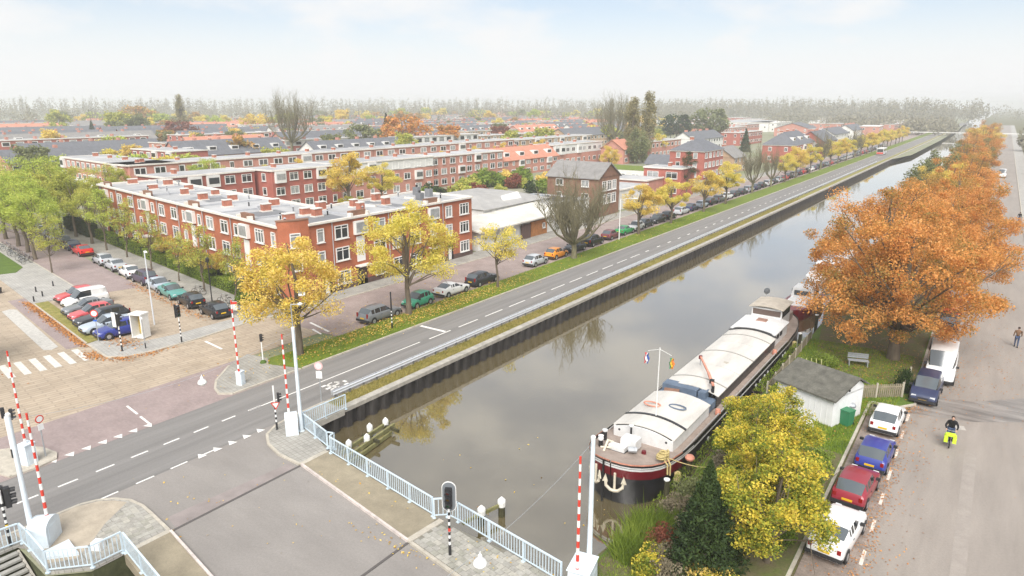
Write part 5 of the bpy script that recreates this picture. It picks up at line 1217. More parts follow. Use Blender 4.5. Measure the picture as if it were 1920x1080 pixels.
tree('bare', -46.2, 164, 'bare verge tree beyond the four round yellow trees', 1.0, name='bare_tree')
tree('bare', -46.2, 180, 'second bare verge tree, partly brown, beyond the first', .85, name='bare_tree')
y = 193
for i in range(18):
    k = 'bare' if i in (3, 7) else ('round1' if i % 2 else 'round2')
    tree(k, -46.3 + random.uniform(-.3, .3), y, ('yellow' if k != 'bare' else 'leafless') + ' tree in the far verge row, %s of the row' % (ORDR + ['thirteenth', 'fourteenth', 'fifteenth', 'sixteenth', 'seventeenth', 'eighteenth'])[i], random.uniform(.9, 1.1), group='far verge trees'); y += random.choice([14, 15, 17])
# avenue
for i, (t_, n_, k, s) in enumerate([(5.5, -3.0, 'slim', .95), (12.5, -3.3, 'slim', 1.05), (19.3, -3.4, 'slim', .8), (28, -3.4, 'slim', 1.0), (38, -3.0, 'slim', 1.1), (45, -3.4, 'slim2', 1.15), (52, -3.3, 'avenue2', .75), (60, -3.3, 'avenue2', .85)]):
    x, y = av(t_, n_); tree(k, x, y, 'slender street tree on the avenue pavement, %s from the street corner' % ORDR[i], s, group='slender avenue trees')
for i, (t_, n_) in enumerate([(16, -.6), (24, -.2), (31, -.4)]):
    x, y = av(t_, n_); tree('small_orange', x, y, 'small orange garden tree behind the hedge, %s from the corner' % ORDR[i], .8, m=L_gold if i != 1 else L_orange, group='garden trees')
AVT = [(-93.5, 34.4, 'slim', 1.0), (-104, 36.6, 'avenue', .85), (-110, 38.0, 'avenue', .95), (-116, 39.0, 'avenue', 1.0), (-124, 40.2, 'avenue2', 1.0), (-121.5, 47.0, 'avenue2', 1.0), (-130, 48, 'avenue', 1.1), (-133, 41.5, 'avenue', 1.1), (-142, 43, 'avenue2', 1.15), (-128, 58, 'avenue2', .9)]
for i, (x, y, k, s) in enumerate(AVT):
    tree(k, x, y, 'slender yellow tree at the edge of the small square' if i == 0 else 'broad green avenue tree at the frame edge, %s from the red car' % ordn(i - 1), s, group='broad avenue trees')
tree('maple2', -64.6, 15.9, 'yellow green tree cut by the frame edge beside the zebra crossing', 1.0, m=L_yg)
# right bank
LR = {1: L_orange, 3: L_orange, 5: L_rust, 7: L_gold, 9: L_rust, 11: L_olive, 13: L_rust, 15: L_gold, 16: L_rust}
RB_ = [(-4.6, 60.5, 'chestnut1', 1.0), (-7.4, 73.0, 'chestnut2', 1.0), (-2.8, 84, 'chestnut1', .88), (-7.2, 95, 'chestnut2', .88), (-3.0, 106, 'chestnut3', .92), (-7.0, 118, 'chestnut2', .82), (-4.2, 131, 'chestnut3', .86), (-6.5, 144, 'chestnut3', .82), (-4.5, 155, 'chestnut3', .9), (-6, 186, 'chestnut3', .9), (-5, 207, 'chestnut3', .95), (-6, 229, 'chestnut3', .9), (-6, 252, 'chestnut3', .95), (-6, 276, 'chestnut3', .95), (-5, 301, 'chestnut3', .95), (-6, 330, 'chestnut3', 1.0), (-6, 362, 'chestnut3', 1.0), (-7, 400, 'chestnut3', 1.05)]
for i, (x, y, k, s) in enumerate(RB_):
    tree(k, x, y, 'huge rust orange tree over the white van, front of the canal-side row' if i == 0 else 'rust orange tree along the boats, %s beyond the front one' % ordn(i - 1), s, group='orange trees along the boats', name='chestnut_tree', m=LR.get(i))
tree('willow', -11.6, 158, 'grey green willow among the orange trees at the water', .8)
tree('willow', -10.5, 176, 'second grey green willow farther along the orange trees', .85)
tree('maple1', -7.4, 33.3, 'bright yellow tree between the barge and the dark red car', .9, .2, name='maple_tree')
tree('maple2', -5.9, 28.4, 'bright yellow tree beside the white saloon at the lower edge', 1.0, 2.1, name='maple_tree')
tree('maple2', -8.6, 37.4, 'smaller yellow tree between the shed and the barge', .82, 1.1, name='maple_tree')
tree('evergreen', -8.0, 26.0, 'dark green conical evergreen beside the yellow trees', 1.0, name='evergreen')
# town trees
tree('avenue', -137, 83, 'round green tree in the courtyard behind the corner block', .85, m=L_green, sz=.85)
tree('round1', -103, 91, 'golden courtyard tree behind the corner block', 1.35, group='courtyard trees'); tree('round2', -101, 98, 'paler golden courtyard tree right of the bigger one', 1.05, group='courtyard trees')
tree('small_orange', -95, 84, 'small bright yellow courtyard tree', .95, m=L_maple, group='courtyard trees')
TT = [('tallbare', -220, 168, 1.0, None, 'tall bare tree rising above the town roofs'), ('far2', -202, 209, 1.9, L_orange, 'wide orange tree among the town roofs'), ('far2', -219, 204, 1.5, L_olive, 'grey green tree beside the wide orange one'), ('conifer', -253, 251, 1.4, None, 'dark conifer above the wide orange tree'),
      ('far1', -190, 224, 1.25, L_orange, 'orange tree to the side of the wide orange one'), ('far1', -194, 266, 1.1, L_red, 'dark red tree beyond the orange ones'), ('far2', -339, 191, 1.5, L_red, 'round dark red beech in the hazy town'), ('poplar', -406, 232, 1.05, None, 'tall single poplar above the red beech'),
      ('far2', -280, 133, 1.05, L_green, 'fresh green tree among the far roofs near the frame edge'), ('conifer', -400, 178, 1.05, None, 'dark conifer pair member beside the orange roofs'), ('conifer', -398, 187, .85, None, 'shorter dark conifer beside the orange roofs'), ('far1', -292, 115, 1.15, L_gold, 'yellow tree in front of the orange roofs'),
      ('far2', -583, 297, 2.4, L_rust, 'big hazy rust tree on the skyline'), ('poplar', -114, 242, .92, None, 'first of the twin poplars'), ('poplar', -110, 246, 1.0, None, 'taller of the twin poplars'), ('poplar', -118, 247, .86, None, 'shortest poplar beside the twins'), ('willow', -106, 229, 1.0, None, 'weeping willow below the twin poplars'),
      ('conifer', -93, 313, .88, None, 'dark conifer behind the brick villa'), ('round1', -96, 188, 1.0, None, 'golden tree near the orange tiled row'), ('slim2', -57, 150, 1.3, L_dkgreen, 'tall dark green shrub beside the flat roofed brick house'), ('tallbare', -141, 280, 1.0, None, 'tall bare tree behind the twin poplars'),
      ('far2', -145, 415, 2.2, L_olive, 'broad grey green tree in the haze'), ('far2', -160, 400, 1.8, L_dkgreen, 'dark green clump in the haze beside the broad one'), ('far1', -278, 183, 1.05, L_gold, 'yellow tree beside the tall bare one'), ('far1', -271, 160, .95, L_gold, 'golden tree before the mansard row'), ('far1', -255, 179, .8, L_yel, 'small yellow tree before the tall bare one'), ('round2', -112, 262, 1.1, None, 'yellow tree beyond the weeping willow')]
for k, x, y, s, m, lab in TT: tree(k, x, y, lab, s, m=m)
FT = []; tr_ = random.Random(9); COLN = [(L_gold, 'golden'), (L_yel, 'yellow'), (L_rust, 'rust'), (L_green, 'green'), (L_olive, 'grey green'), (L_yg, 'lime')]
for i in range(10):
    tree('round1' if i % 2 else 'round2', -133 + random.uniform(-2, 2), 92 + i * 13, 'golden street tree behind the white and red flats, %s along' % ordn(i), random.uniform(.8, 1.05), group='street trees behind the flats')
for i in range(260):
    X_ = tr_.choice([-168, -203, -234, -264, -297, -328, -368, -416, -468, -528, -600, -690]) + tr_.uniform(-4, 4); y = tr_.uniform(.36 * -X_, min(900, 2.6 * -X_)); m, cn = tr_.choice(COLN)
    FT.append((math.hypot(X_, y), cn, tr_.choice(['far1', 'far2']), X_, y, m, tr_.uniform(.6, 1.1) * (1 if X_ > -400 else 1.6)))
cc_ = {}
for _, cn, k, X_, y, m, s in sorted(FT, key=lambda q: q[0]):
    i = cc_.get(cn, 0); cc_[cn] = i + 1
    tree(k, X_, y, 'hazy %s tree between the distant roofs, %s nearest of its colour' % (cn, ordn(i)), s, m=m, group='%s trees between the distant roofs' % cn)
# courtyard and garden shrubs
rngb = np.random.default_rng(77)
def bush_kind(key, n, size, m, seed, r=1.0, h=1.0):
    rng = np.random.default_rng(seed); cl = clumps_in(r * .8, h * .5, h * .5, 12, rng, .3, -.9); pts = scatter(cl, n, .5 * r, rng, .8); pts[:, 2] = np.abs(pts[:, 2]); TREE[key] = (None, leaf_mesh('shrub', pts, 1, size, rng, m))
bush_kind('bush', 1500, .10, L_hedge, 51); bush_kind('bushfine', 3600, .055, L_hedge, 52)
def bush(key, x, y, label, s, m, sz=None, group='garden shrubs', z=.05):
    o = link('shrub', TREE[key][1], None, (x, y, z), random.uniform(0, 6), (s, s, sz or s)); tag(o, label, 'shrub', group); o.material_slots[0].link = 'OBJECT'; o.material_slots[0].material = m; return o
SC = {}
for i in range(26):
    x = random.uniform(-108, -84); y = random.uniform(102, 165); mm, cn = random.choice([(L_hedge, 'green'), (L_dkgreen, 'dark green'), (L_gold, 'golden'), (L_red, 'reddish'), (L_yg, 'lime')])
    bush('bush', x, y, '%s shrub in the courtyard behind the white workshop, %s of its colour' % (cn, ordn(SC.setdefault(cn, 0))), random.uniform(1.6, 3.2), mm, group='%s courtyard shrubs' % cn); SC[cn] += 1
for i, (x, y, s) in enumerate([(-107, 138, 4.2), (-106, 154, 3.6), (-100, 146, 3.2)]): bush('bush', x, y, 'large green courtyard shrub, %s from the corner block' % ORDR[i], s, L_hedge, group='large courtyard shrubs')
# hedges
def hedge(x0, y0, x1, y1, h, w, label, n, m=L_hedge):
    rng = np.random.default_rng(int(abs(x0 * 7 + y0))); Ln = math.hypot(x1 - x0, y1 - y0); rz = math.atan2(y1 - y0, x1 - x0); u = rng.random((n, 3)); f = rng.integers(0, 4, n)
    p = np.stack([u[:, 0] * Ln, (u[:, 1] - .5) * w, u[:, 2] * h], 1); p[f == 0, 2] = h; p[f == 1, 2] = h; p[f == 2, 1] = -w / 2; p[f == 3, 1] = w / 2; p += rng.normal(size=(n, 3)) * .05
    p[:, 2] += .10 * np.sin(p[:, 0] * 1.7) * (p[:, 2] / h); p[:, 2] = np.abs(p[:, 2])
    t = thing('hedge', label, 'hedge', (x0, y0, .1), rz, 'clipped hedges'); link('foliage', leaf_mesh('foliage', p, .8, .07, rng, m), t)
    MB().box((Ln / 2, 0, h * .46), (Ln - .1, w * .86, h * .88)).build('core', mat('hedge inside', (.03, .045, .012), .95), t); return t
for i, (a, b, h) in enumerate([(4.2, 14.5, 1.1), (15.2, 20.5, 1.35), (21.0, 27.5, 1.25), (28.2, 36, 1.2), (37, 45, 1.4), (46, 56, 1.5)]):
    p = av(a, -1.1); q = av(b, -1.2); hedge(p[0], p[1], q[0], q[1], h, .95, 'clipped green hedge along the avenue, %s from the street corner' % ORDR[i], 6500 if i < 4 else 4000)
p = av(57.5, -1.5); q = av(70, -1.7); hedge(p[0], p[1], q[0], q[1], 2.2, 1.6, 'tall dark clipped hedge at the far end of the avenue wing', 5000, L_dkgreen)
for i, (t_, n_, s, m, cn) in enumerate([(4.5, -2.4, 1.0, L_hedge, 'green'), (6.5, -.4, 1.1, L_hedge, 'green'), (9.5, -.1, 1.2, L_dkgreen, 'dark'), (13.5, -.2, 1.3, L_hedge, 'green'), (17, -.3, 1.3, L_dkgreen, 'dark'), (22, -.1, 1.2, L_hedge, 'green'), (33, -.2, 1.4, L_dkgreen, 'dark'), (40, 0, 1.4, L_red, 'reddish'), (44, -.2, 1.5, L_dkgreen, 'dark'), (1.8, -.9, 1.0, L_hedge, 'green')]):
    x, y = av(t_, n_); bush('bush', x, y, '%s shrub in the front gardens, %s from the street corner' % (cn, ORDR[i]), s, m, group='front garden shrubs')
# planting on the boat side, near the camera
NB = [(-9.8, 24.7, 1.0, L_maple, 'low bright yellow shrub at the lower edge', 1.0), (-9.3, 26.2, .9, L_red, 'reddish shrub between the reeds and the evergreen', 1.3), (-9.6, 25.4, .8, L_brown, 'brown withered shrub beside the low yellow one', 1.0), (-10.6, 31.2, 1.0, L_olive, 'blue grey shrub at the barge bow', 1.2), (-9.6, 29.6, 1.1, L_brown, 'dry brown shrub before the blue grey one', 1.1),
      (-10.7, 29.2, .8, L_brown, 'withered brown shrub at the bank below the barge bow', 1.0), (-6.0, 32.6, 1.2, L_dkgreen, 'dark green shrub beside the white saloon', 1.6), (-5.6, 35.2, .9, L_hedge, 'green shrub at the kerb by the dark red car', 1.1), (-7.3, 25.0, 1.1, L_gold, 'orange shrub under the evergreen at the lower edge', 1.0), (-5.9, 30.2, 1.0, L_hedge, 'green shrub under the yellow tree at the kerb', 1.3), (-10.2, 34.8, 1.0, L_brown, 'brown shrub on the bank beside the barge', 1.0), (-10.4, 38.5, .9, L_yg, 'lime shrub on the bank amidships of the barge', .9), (-9.2, 38.0, 1.0, L_yel, 'yellow shrub between the shed and the barge', 1.0), (-10.6, 36.6, .8, L_hedge, 'small green shrub at the mooring rope', .9), (-8.9, 55.6, 1.2, L_hedge, 'green shrub beside the garden table', .9), (-3.3, 53.6, .8, L_dkgreen, 'dark bush beside the people carrier', 1.5)]
NB += [(-9.0, 28.2, 1.1, L_brown, 'brown dry shrub directly behind the evergreen', 1.2), (-10.3, 26.3, .9, L_red, 'dull red shrub behind the low yellow one', 1.1), (-8.9, 24.3, .9, L_brown, 'brown shrub at the very lower edge by the barrier', 1.0), (-10.0, 32.8, 1.0, L_hedge, 'green shrub under the mooring rope', 1.0), (-7.0, 30.6, 1.1, L_dkgreen, 'dark shrub between the two yellow trees', 1.4), (-9.0, 35.0, 1.1, L_hedge, 'green shrub below the yellow tree by the barge', 1.1), (-6.1, 39.0, 1.0, L_hedge, 'green shrub at the near end of the shed lawn', .9), (-7.4, 40.6, .9, L_yg, 'lime shrub before the shed wall', .9), (-9.9, 41.0, 1.0, L_gold, 'golden shrub at the shed corner by the water', .9), (-6.6, 24.6, 1.2, L_maple, 'yellow shrub below the white saloon at the lower edge', 1.0)]
for x, y, s, m, lab, sz in NB: bush('bushfine', x, y, lab, s, m, sz, group='shrubs on the bank of the barge')
# reeds: upright blades
def blades(name, cx, cy, rx, ry, n, h, m, seed, z=0.0, lean=.35, wd=.02):
    rng = np.random.default_rng(seed); a = rng.random(n) * 6.283; r = np.sqrt(rng.random(n)); b = np.stack([cx + rx * r * np.cos(a), cy + ry * r * np.sin(a), np.full(n, z)], 1); hh = h * rng.uniform(.5, 1.1, n); d = rng.normal(size=(n, 2)) * lean
    tip = b.copy(); tip[:, 0] += d[:, 0] * hh; tip[:, 1] += d[:, 1] * hh; tip[:, 2] += hh; th = rng.random(n) * 6.283; w = np.stack([np.cos(th), np.sin(th), 0 * th], 1) * wd
    mid = (b + tip) / 2; mid[:, 2] += hh * .08
    v = np.stack([b - w, b + w, mid + w * .8, tip, mid - w * .8], 1).reshape(-1, 3); me = bpy.data.meshes.new(name); me.from_pydata(v.tolist(), [], [tuple(range(5 * i, 5 * i + 5)) for i in range(n)]); me.materials.append(m); return me
for i, (x, y, s) in enumerate([(-11.2, 27.0, .9), (-11.1, 25.3, .9), (-10.5, 28.2, .7)]):
    o = link('reed_clump', blades('reeds', 0, 0, .95, .95, 900, 1.55, L_hedge, 60 + i), None, (x, y, 0), 0, s); tag(o, ['tall green reed clump at the water below the barge bow', 'tall green reed clump nearest the striped barrier', 'smaller green reed clump behind the other two'][i], 'reeds', 'reed clumps at the bank')
# grass and fallen leaves (nobody could count them)
def field(name, polys, n, h, m, seed, label, wd=.012, z=.1, cl=None):
    rng = np.random.default_rng(seed); P = []
    for (x0, y0, x1, y1), k in polys: P.append(np.stack([rng.uniform(x0, x1, k), rng.uniform(y0, y1, k), np.full(k, z)], 1))
    b = np.concatenate(P); n = len(b); hh = h * rng.uniform(.4, 1.2, n); d = rng.normal(size=(n, 2)) * .5; tip = b.copy(); tip[:, 0] += d[:, 0] * hh; tip[:, 1] += d[:, 1] * hh; tip[:, 2] += hh; th = rng.random(n) * 6.283; w = np.stack([np.cos(th), np.sin(th), 0 * th], 1) * wd
    v = np.stack([b - w, b + w, tip], 1).reshape(-1, 3); me = bpy.data.meshes.new(name); me.vertices.add(3 * n); me.vertices.foreach_set('co', v.ravel()); me.loops.add(3 * n); me.loops.foreach_set('vertex_index', np.arange(3 * n)); me.polygons.add(n); me.polygons.foreach_set('loop_start', np.arange(0, 3 * n, 3)); me.polygons.foreach_set('loop_total', np.full(n, 3)); me.update(); me.materials.append(m)
    o = link(name, me); tag(o, label, None, None, 'stuff'); return o
L_grass = leafmat('grass blades', [(.09, .15, .012), (.16, .24, .02), (.24, .31, .03), (.34, .36, .06)], trans=.15, var=.5, scale=.8)
L_gdry = leafmat('dry grass blades', [(.16, .16, .03), (.30, .25, .07), (.42, .33, .12)], trans=.1, var=.4, scale=.8)
field('grass', [((-46.0, 32, -42.45, 60), 26000), ((-46.0, 60, -42.45, 130), 26000)], 0, .10, L_grass, 71, 'grass blades of the verge', wd=.02)
field('grass', [((-35.75, 28.5, -34.4, 80), 16000), ((-35.75, 80, -34.4, 160), 9000)], 0, .22, L_gdry, 72, 'dry grass on the quay strip', wd=.02, z=.08)
field('grass', [((-9.5, 41, -4.95, 50.2), 14000), ((-12.1, 47.5, -3.2, 62), 26000), ((-12.1, 22.8, -8.5, 45), 12000)], 0, .14, L_grass, 73, 'grass of the shed garden', wd=.02, z=.09)
def litter(name, spots, size, m, seed, label):
    rng = np.random.default_rng(seed); P = []
    for (cx, cy, sx, sy, n, z) in spots: P.append(np.stack([cx + rng.normal(size=n) * sx, cy + rng.normal(size=n) * sy, z + rng.random(n) * .02], 1))
    c = np.concatenate(P); me = leaf_mesh(name, c, 6, size, rng, m); o = link(name, me); tag(o, label, None, None, 'stuff'); return o
def uni(x0, y0, x1, y1, n, z): return ((x0 + x1) / 2, (y0 + y1) / 2, (x1 - x0) / 4.2, (y1 - y0) / 4.2, n, z)
litter('fallen_leaves', [uni(-46, 34, -42.4, 70, 1500, .2), (-44.8, 38, 1.0, 4, 400, .2), (-45, 47, 1.2, 4.5, 800, .2), (-44.4, 60, 1.2, 5, 400, .2), (-44.5, 100, 1.2, 14, 400, .2), (-47, 36, 1.2, 4, 250, .03), (-49, 48, 2, 6, 260, .03)], .075, L_fall, 81, 'fallen yellow leaves on the verge')
lv = []
for t_ in np.linspace(3, 21, 14): x, y = av(t_, -17.9); lv.append((x, y, .7, .22, 150, .05))
lv += [(-58.6, 23.6, .8, .35, 260, .04), (-56.6, 24.8, .5, .4, 200, .04), (-55.6, 27.0, .3, 1.2, 160, .04), (-59.6, 26.6, .9, .5, 200, .11), (-62.5, 26.2, 1.2, .5, 160, .05), (-61.6, 15.0, 1.6, 1.2, 300, .04)]
for t_ in np.linspace(4, 21, 8): x, y = av(t_, -7.6); lv.append((x, y, 1.1, .25, 70, .04))
litter('fallen_leaves', lv, .085, L_fallo, 82, 'orange leaves swept along the car park kerb')
litter('fallen_leaves', [(-2.4, 38, .3, 8, 700, .03), (-1.5, 41, .7, 7, 260, .02), (-3.4, 31, 1.0, 4, 300, .03), (-1.2, 58, 1.6, 3, 400, .02), (1.5, 66, 2.2, 6, 300, .02), (-2.4, 50.8, .6, .5, 160, .03), (-4.5, 57, 2.4, 3.5, 800, .16), (-6, 64, 3, 5, 900, .16), (-6, 47, 1.3, 2.5, 160, .16), (3.2, 60, 1.2, 8, 60, .02)], .05, L_fallo, 83, 'orange leaves on the damp street and lawn')
litter('fallen_leaves', [(-25, 19, 4, 3, 40, .03), (-25, 22.2, 3, .5, 12, .12), (-32, 17, 2, 2, 14, .02), (-16, 21, 2, .7, 40, .11), (-20.5, 19.7, 1.5, .3, 50, .04), (-17, 28, 5, 6, 60, WATER + .01)], .06, L_fall, 84, 'a few fallen leaves on the bridge')
# skyline wood
rng = np.random.default_rng(91); C = []
def crowns(n, d0, d1, a0, a1, h0, h1, r0, r1, k):
    for i in range(n):
        d = rng.uniform(d0, d1); a = R(rng.uniform(a0, a1)); hh = rng.uniform(h0, h1); rr = rng.uniform(r0, r1)
        q = rng.normal(size=(k, 3)); q /= np.linalg.norm(q, axis=1)[:, None]; q *= rng.random((k, 1)) ** .4
        C.append(np.stack([-d * math.sin(a) + q[:, 0] * rr, d * math.cos(a) + q[:, 1] * rr, hh * .52 + q[:, 2] * hh * .48], 1))
crowns(150, 560, 900, 3, 11, 7, 13, 5, 8, 90); crowns(170, 380, 900, -20, -1.5, 7, 13, 4, 7, 90); crowns(900, 1150, 1500, 4, 76, 27, 36, 2.2, 3.6, 62); crowns(520, 1000, 1500, 2, 76, 14, 24, 6, 12, 120)
crowns(60, 1100, 1300, -24, 2, 16, 26, 5, 9, 70); crowns(420, 880, 1200, 1, 27, 20, 31, 2.5, 6, 60); crowns(70, 620, 950, 6, 15, 9, 16, 5, 8, 70); crowns(120, 640, 950, 20, 72, 12, 20, 5, 9, 80)
me = leaf_mesh('treeline', np.concatenate(C), .2, 1.15, rng, leafmat('haze-greyed wood', [(.17, .16, .12), (.24, .22, .16), (.34, .31, .2)], trans=.2), .45)  # leaf colours paled and greyed to add to the distance haze
tag(link('treeline', me), 'far-off wood along the horizon', None, None, 'stuff')
# ---------------------------------------------------------------- the moored barge
m_hull = mat('black hull paint', (.018, .018, .02), .32, var=.5, scale=1.5, spec=.6)
m_hullred = mat('dark red bow paint', (.15, .010, .016), .35, var=.25, scale=1.2)
m_deck = mat('brown grey deck paint', (.33, .265, .225), .8, var=.22, scale=1.3, fine=.1)
m_hatch = mat('cream hatch cover', (.60, .575, .53), .7, var=.2, scale=1.0, fine=.05, stretch=(1, .25, 1))
m_hatchw = mat('white cabin roof', (.68, .68, .67), .55, var=.12, scale=2.0, fine=.05)
m_well = mat('slate blue paint', (.12, .16, .22), .6, var=.2, scale=2)
m_rope = mat('yellow rope', (.50, .40, .18), .9, var=.3, scale=20)
m_salmon = mat('faded orange paint', (.62, .27, .19), .7, var=.25, scale=3)
m_brass = mat('pale anchor paint', (.66, .60, .48), .6, var=.2, scale=8)
BX, BY = -14.85, 30.5
bg = thing('barge', 'long black and red barge with cream hatch covers moored beside the garden', 'barge', (BX, BY, 0))
ST = [(.0, .02), (.05, .55), (.25, 1.1), (.6, 1.55), (1.1, 1.92), (1.8, 2.2), (2.8, 2.38), (4.2, 2.47), (6, 2.5), (12, 2.5), (20, 2.5), (28, 2.5), (31, 2.42), (33, 2.2), (34.6, 1.75), (35.6, 1.1), (36.0, .3)]
def zg(y): return .62 + (.72 * max(0, 1 - y / 6.5) ** 1.6) + (.35 * max(0, (y - 28) / 8) ** 1.5)
def wl(y, hw):  # narrower under water at the ends
    f = .80 + .2 * min(1, y / 4.0); return hw * f
def hull_ring(y, hw, zs): 
    out = []
    for z, k in zs: out.append((-(hw * k + wl(y, hw) * (1 - k)), y + (0 if y > 3 else (1 - k) * .35 * (1 - y / 3)), z))
    return out
def band(z0f, z1f, m, name, ya, yb, out=0.0, par=bg):
    b = MB(); S_ = [(y, w) for y, w in ST if ya <= y <= yb]
    for sgn in (-1, 1):
        rings = []
        for y, w in S_:
            za, zb_ = z0f(y), z1f(y); k = lambda z: min(1, max(0, (z + 1.6) / (zg(y) + 1.6)))
            rings.append([(sgn * (hw_at(y, w, k(z)) + out), y + (0 if y > 3 else (1 - k(z)) * .35 * (1 - y / 3)) - (out if y < .6 else 0), z) for z in (za, (za + zb_) / 2, zb_)])
        b.loft(rings if sgn > 0 else rings[::-1], close=False)
    return b.build(name, m, par, smooth=40)
def hw_at(y, w, k): return w * k + wl(y, w) * (1 - k)
band(lambda y: -2.3, lambda y: zg(y), m_hull, 'hull', 0, 36)
band(lambda y: zg(y) - .95, lambda y: zg(y) - .42, m_hullred, 'bow_panel', 0, 4.2, .012)
band(lambda y: zg(y) - .42, lambda y: zg(y) - .30, m_hatchw, 'stripe', 0, 36, .016)
band(lambda y: zg(y) - .27, lambda y: zg(y) - .19, m_hatchw, 'stripe', 0, 6, .016)
band(lambda y: zg(y) - .06, lambda y: zg(y) + .03, m_salmon, 'rubbing_strake', 0, 4.2, .03)
dk = MB(); pts = [(-w * .97, y) for y, w in ST] + [(w * .97, y) for y, w in ST[::-1]]
n = len(ST); V = []; F = []
for y, w in ST: V += [(-w * .985, y, zg(y) - .16), (w * .985, y, zg(y) - .16)]
F = [(2 * i, 2 * i + 1, 2 * i + 3, 2 * i + 2) for i in range(n - 1)]; dk.add(V, F); dk.build('deck', m_deck, bg)
# hatch covers: arched panels one by one
def arch(name, y0, y1, hw, zc, rise, m, par=bg, th=.06, over=0):
    P = []; k = 12
    for i in range(k + 1): u = -1 + 2 * i / k; P.append((u * (hw + over), zc + rise * (1 - u * u)))
    b = MB(); top = [[(x, y, z + th) for x, z in P] + [(x, y, z) for x, z in P[::-1]] for y in (y0, y1)]; b.loft(top, caps=True); return b.build(name, m, par, smooth=30)
CW = 1.85
for a, b_ in ((4.15, 10.2), (11.6, 26.0)):
    for s in (-1, 1): MB().box((s * CW, (a + b_) / 2, .88), (.1, b_ - a, .75)).build('coaming', m_hatchw if a < 5 else m_hull, bg)
f = MB(); P = [(-CW, .55), (CW, .55), (CW, 1.2)] + [(CW * (1 - 2 * i / 10), 1.2 + .36 * (1 - (1 - 2 * i / 10) ** 2)) for i in range(1, 10)] + [(-CW, 1.2)]
f.loft([[(x, y, z) for x, z in P] for y in (4.1, 4.18)], caps=True); fo = f.build('coaming_front', m_hatchw, bg)
for x in (-1.5, 1.5): MB().tube([(x, 4.08, 1.08), (x, 4.1, 1.08)], .07, 8).build('porthole', m_black, fo)
YS = [4.3, 5.85, 10.3]; 
arch('hatch_cover', 4.2, 5.8, CW, 1.24, .36, m_hatch, over=.1); arch('hatch_cover', 5.98, 10.3, CW, 1.18, .36, m_hatch, over=.1)
arch('beam', 5.8, 5.98, CW, 1.28, .38, m_hull, over=.14); 
MB().box((0, 11.0, .85), (3.7, 1.5, .5)).build('well', m_well, bg); MB().box((-.55, 11.6, 1.35), (2.4, .9, .5)).build('well_box', m_well, bg); MB().box((1.0, 11.6, 1.3), (.5, .8, .5)).build('well_step', m_well, bg)
q = [11.75, 13.4, 16.3, 19.6, 22.2, 24.3, 26.0]
for a, b_ in zip(q[:-1], q[1:]): arch('hatch_cover', a + .02, b_ - .02, CW, 1.24, .38, m_hatch, over=.1)
for y in q[1:-1:2]: arch('beam', y - .05, y + .05, CW, 1.29, .38, mat('grey beam', (.3, .29, .27), .7), over=.12)
arch('beam', 25.95, 26.15, CW, 1.34, .4, m_hull, over=.14)
# after cabin and wheelhouse
MB().box((0, 28.2, 1.0), (3.6, 4.2, 1.1)).build('cabin', m_hatchw, bg)
c = arch('cabin_roof', 26.15, 30.5, 1.9, 1.5, .3, m_hatchw); MB().box((0, 28.7, 1.9), (.9, .8, .12), top=.8).build('skylight', mat('brown skylight', (.28, .16, .12), .6), c)
for y in (27.2, 28.2): MB().box((1.82, y, 1.15), (.04, .6, .35)).build('cabin_window', m_black, bg)
MB().box((0, 31.6, 1.6), (2.6, 3.0, 2.0)).build('wheelhouse', m_hatchw, bg)
wh = bpy.data.objects['wheelhouse']
for s in (-1, 1): MB().box((s * 1.31, 31.6, 2.15), (.03, 2.6, .6)).build('window', m_pane, wh)
MB().box((0, 30.09, 2.2), (2.4, .03, .5)).build('window', mat('brown window front', (.12, .085, .07), .3), wh); arch('wheelhouse_roof', 29.8, 33.4, 1.38, 2.62, .16, mat('weathered roof board', (.46, .41, .34), .8, var=.2, scale=2), wh, over=.1)
MB().box((0, 34.1, .95), (2.4, 1.6, .9)).build('stern_locker', m_deck, bg)
d = MB().lathe([(.30, .0), (.26, .1), (.05, .16)], n=12).build('satellite_dish', mat('dark dish', (.1, .11, .12), .6), bg, (-.95, 33.3, 3.35)); d.rotation_euler = (R(85), 0, R(40)); MB().tube([(-.95, 33.3, 2.7), (-.95, 33.3, 3.3)], .03, 6).build('dish_post', m_galv, bg)
# fore deck gear
w = MB().box((-.1, 2.75, 1.2), (.95, .8, .6)).box((-.6, 2.1, 1.02), (1.0, .45, .28)).build('windlass', m_hatchw, bg)
MB().tube([(.1, 2.0, 1.15), (.55, 2.2, 1.15)], .17, 10).build('drum', m_galv, w); MB().box((-.6, 2.1, .84), (1.1, .55, .1)).build('base', m_black, w)
for x, y in ((-1.75, 2.2), (-1.9, 3.0), (-1.6, 1.9)): b_ = MB().tube([(x, y, .7), (x, y, 1.35)], .13, 8).build('bollard', m_hull, bg); MB().lathe([(.16, 1.3), (.17, 1.4), (.05, 1.44)], (x, y, 0), 8).build('cap', m_hatchw, b_)
MB().tube([(-.5, 3.6, .7), (-.5, 3.6, 1.75)], .06, 8).build('vent_pipe', m_hull, bg); MB().lathe([(.14, 0), (.16, .07), (.05, .12)], (-.5, 3.6, 1.75), 8).build('vent_cap', m_hatchw, bg)
MB().lathe([(.15, 0), (.13, .2)], (.75, 2.7, .75), 8).build('plant_pot', m_hullred, bg)
rp = MB()
for i, (x, y, z) in enumerate([(1.95, 2.45, 1.0), (2.05, 2.5, 1.15), (2.0, 2.2, 1.05)]): rp.tube([(x + .24 * math.cos(a * .6), y + .24 * math.sin(a * .6), z + .012 * a) for a in range(24)], .055, 6)
rp.tube([(2.15, 2.2, 1.05), (2.45, 2.05, .9), (2.5, 2.0, .35)], .05, 6); rp.tube([(2.25, 2.5, 1.05), (2.52, 2.3, .8), (2.55, 2.25, .2)], .05, 6); rp.build('rope_coil', m_rope, bg)
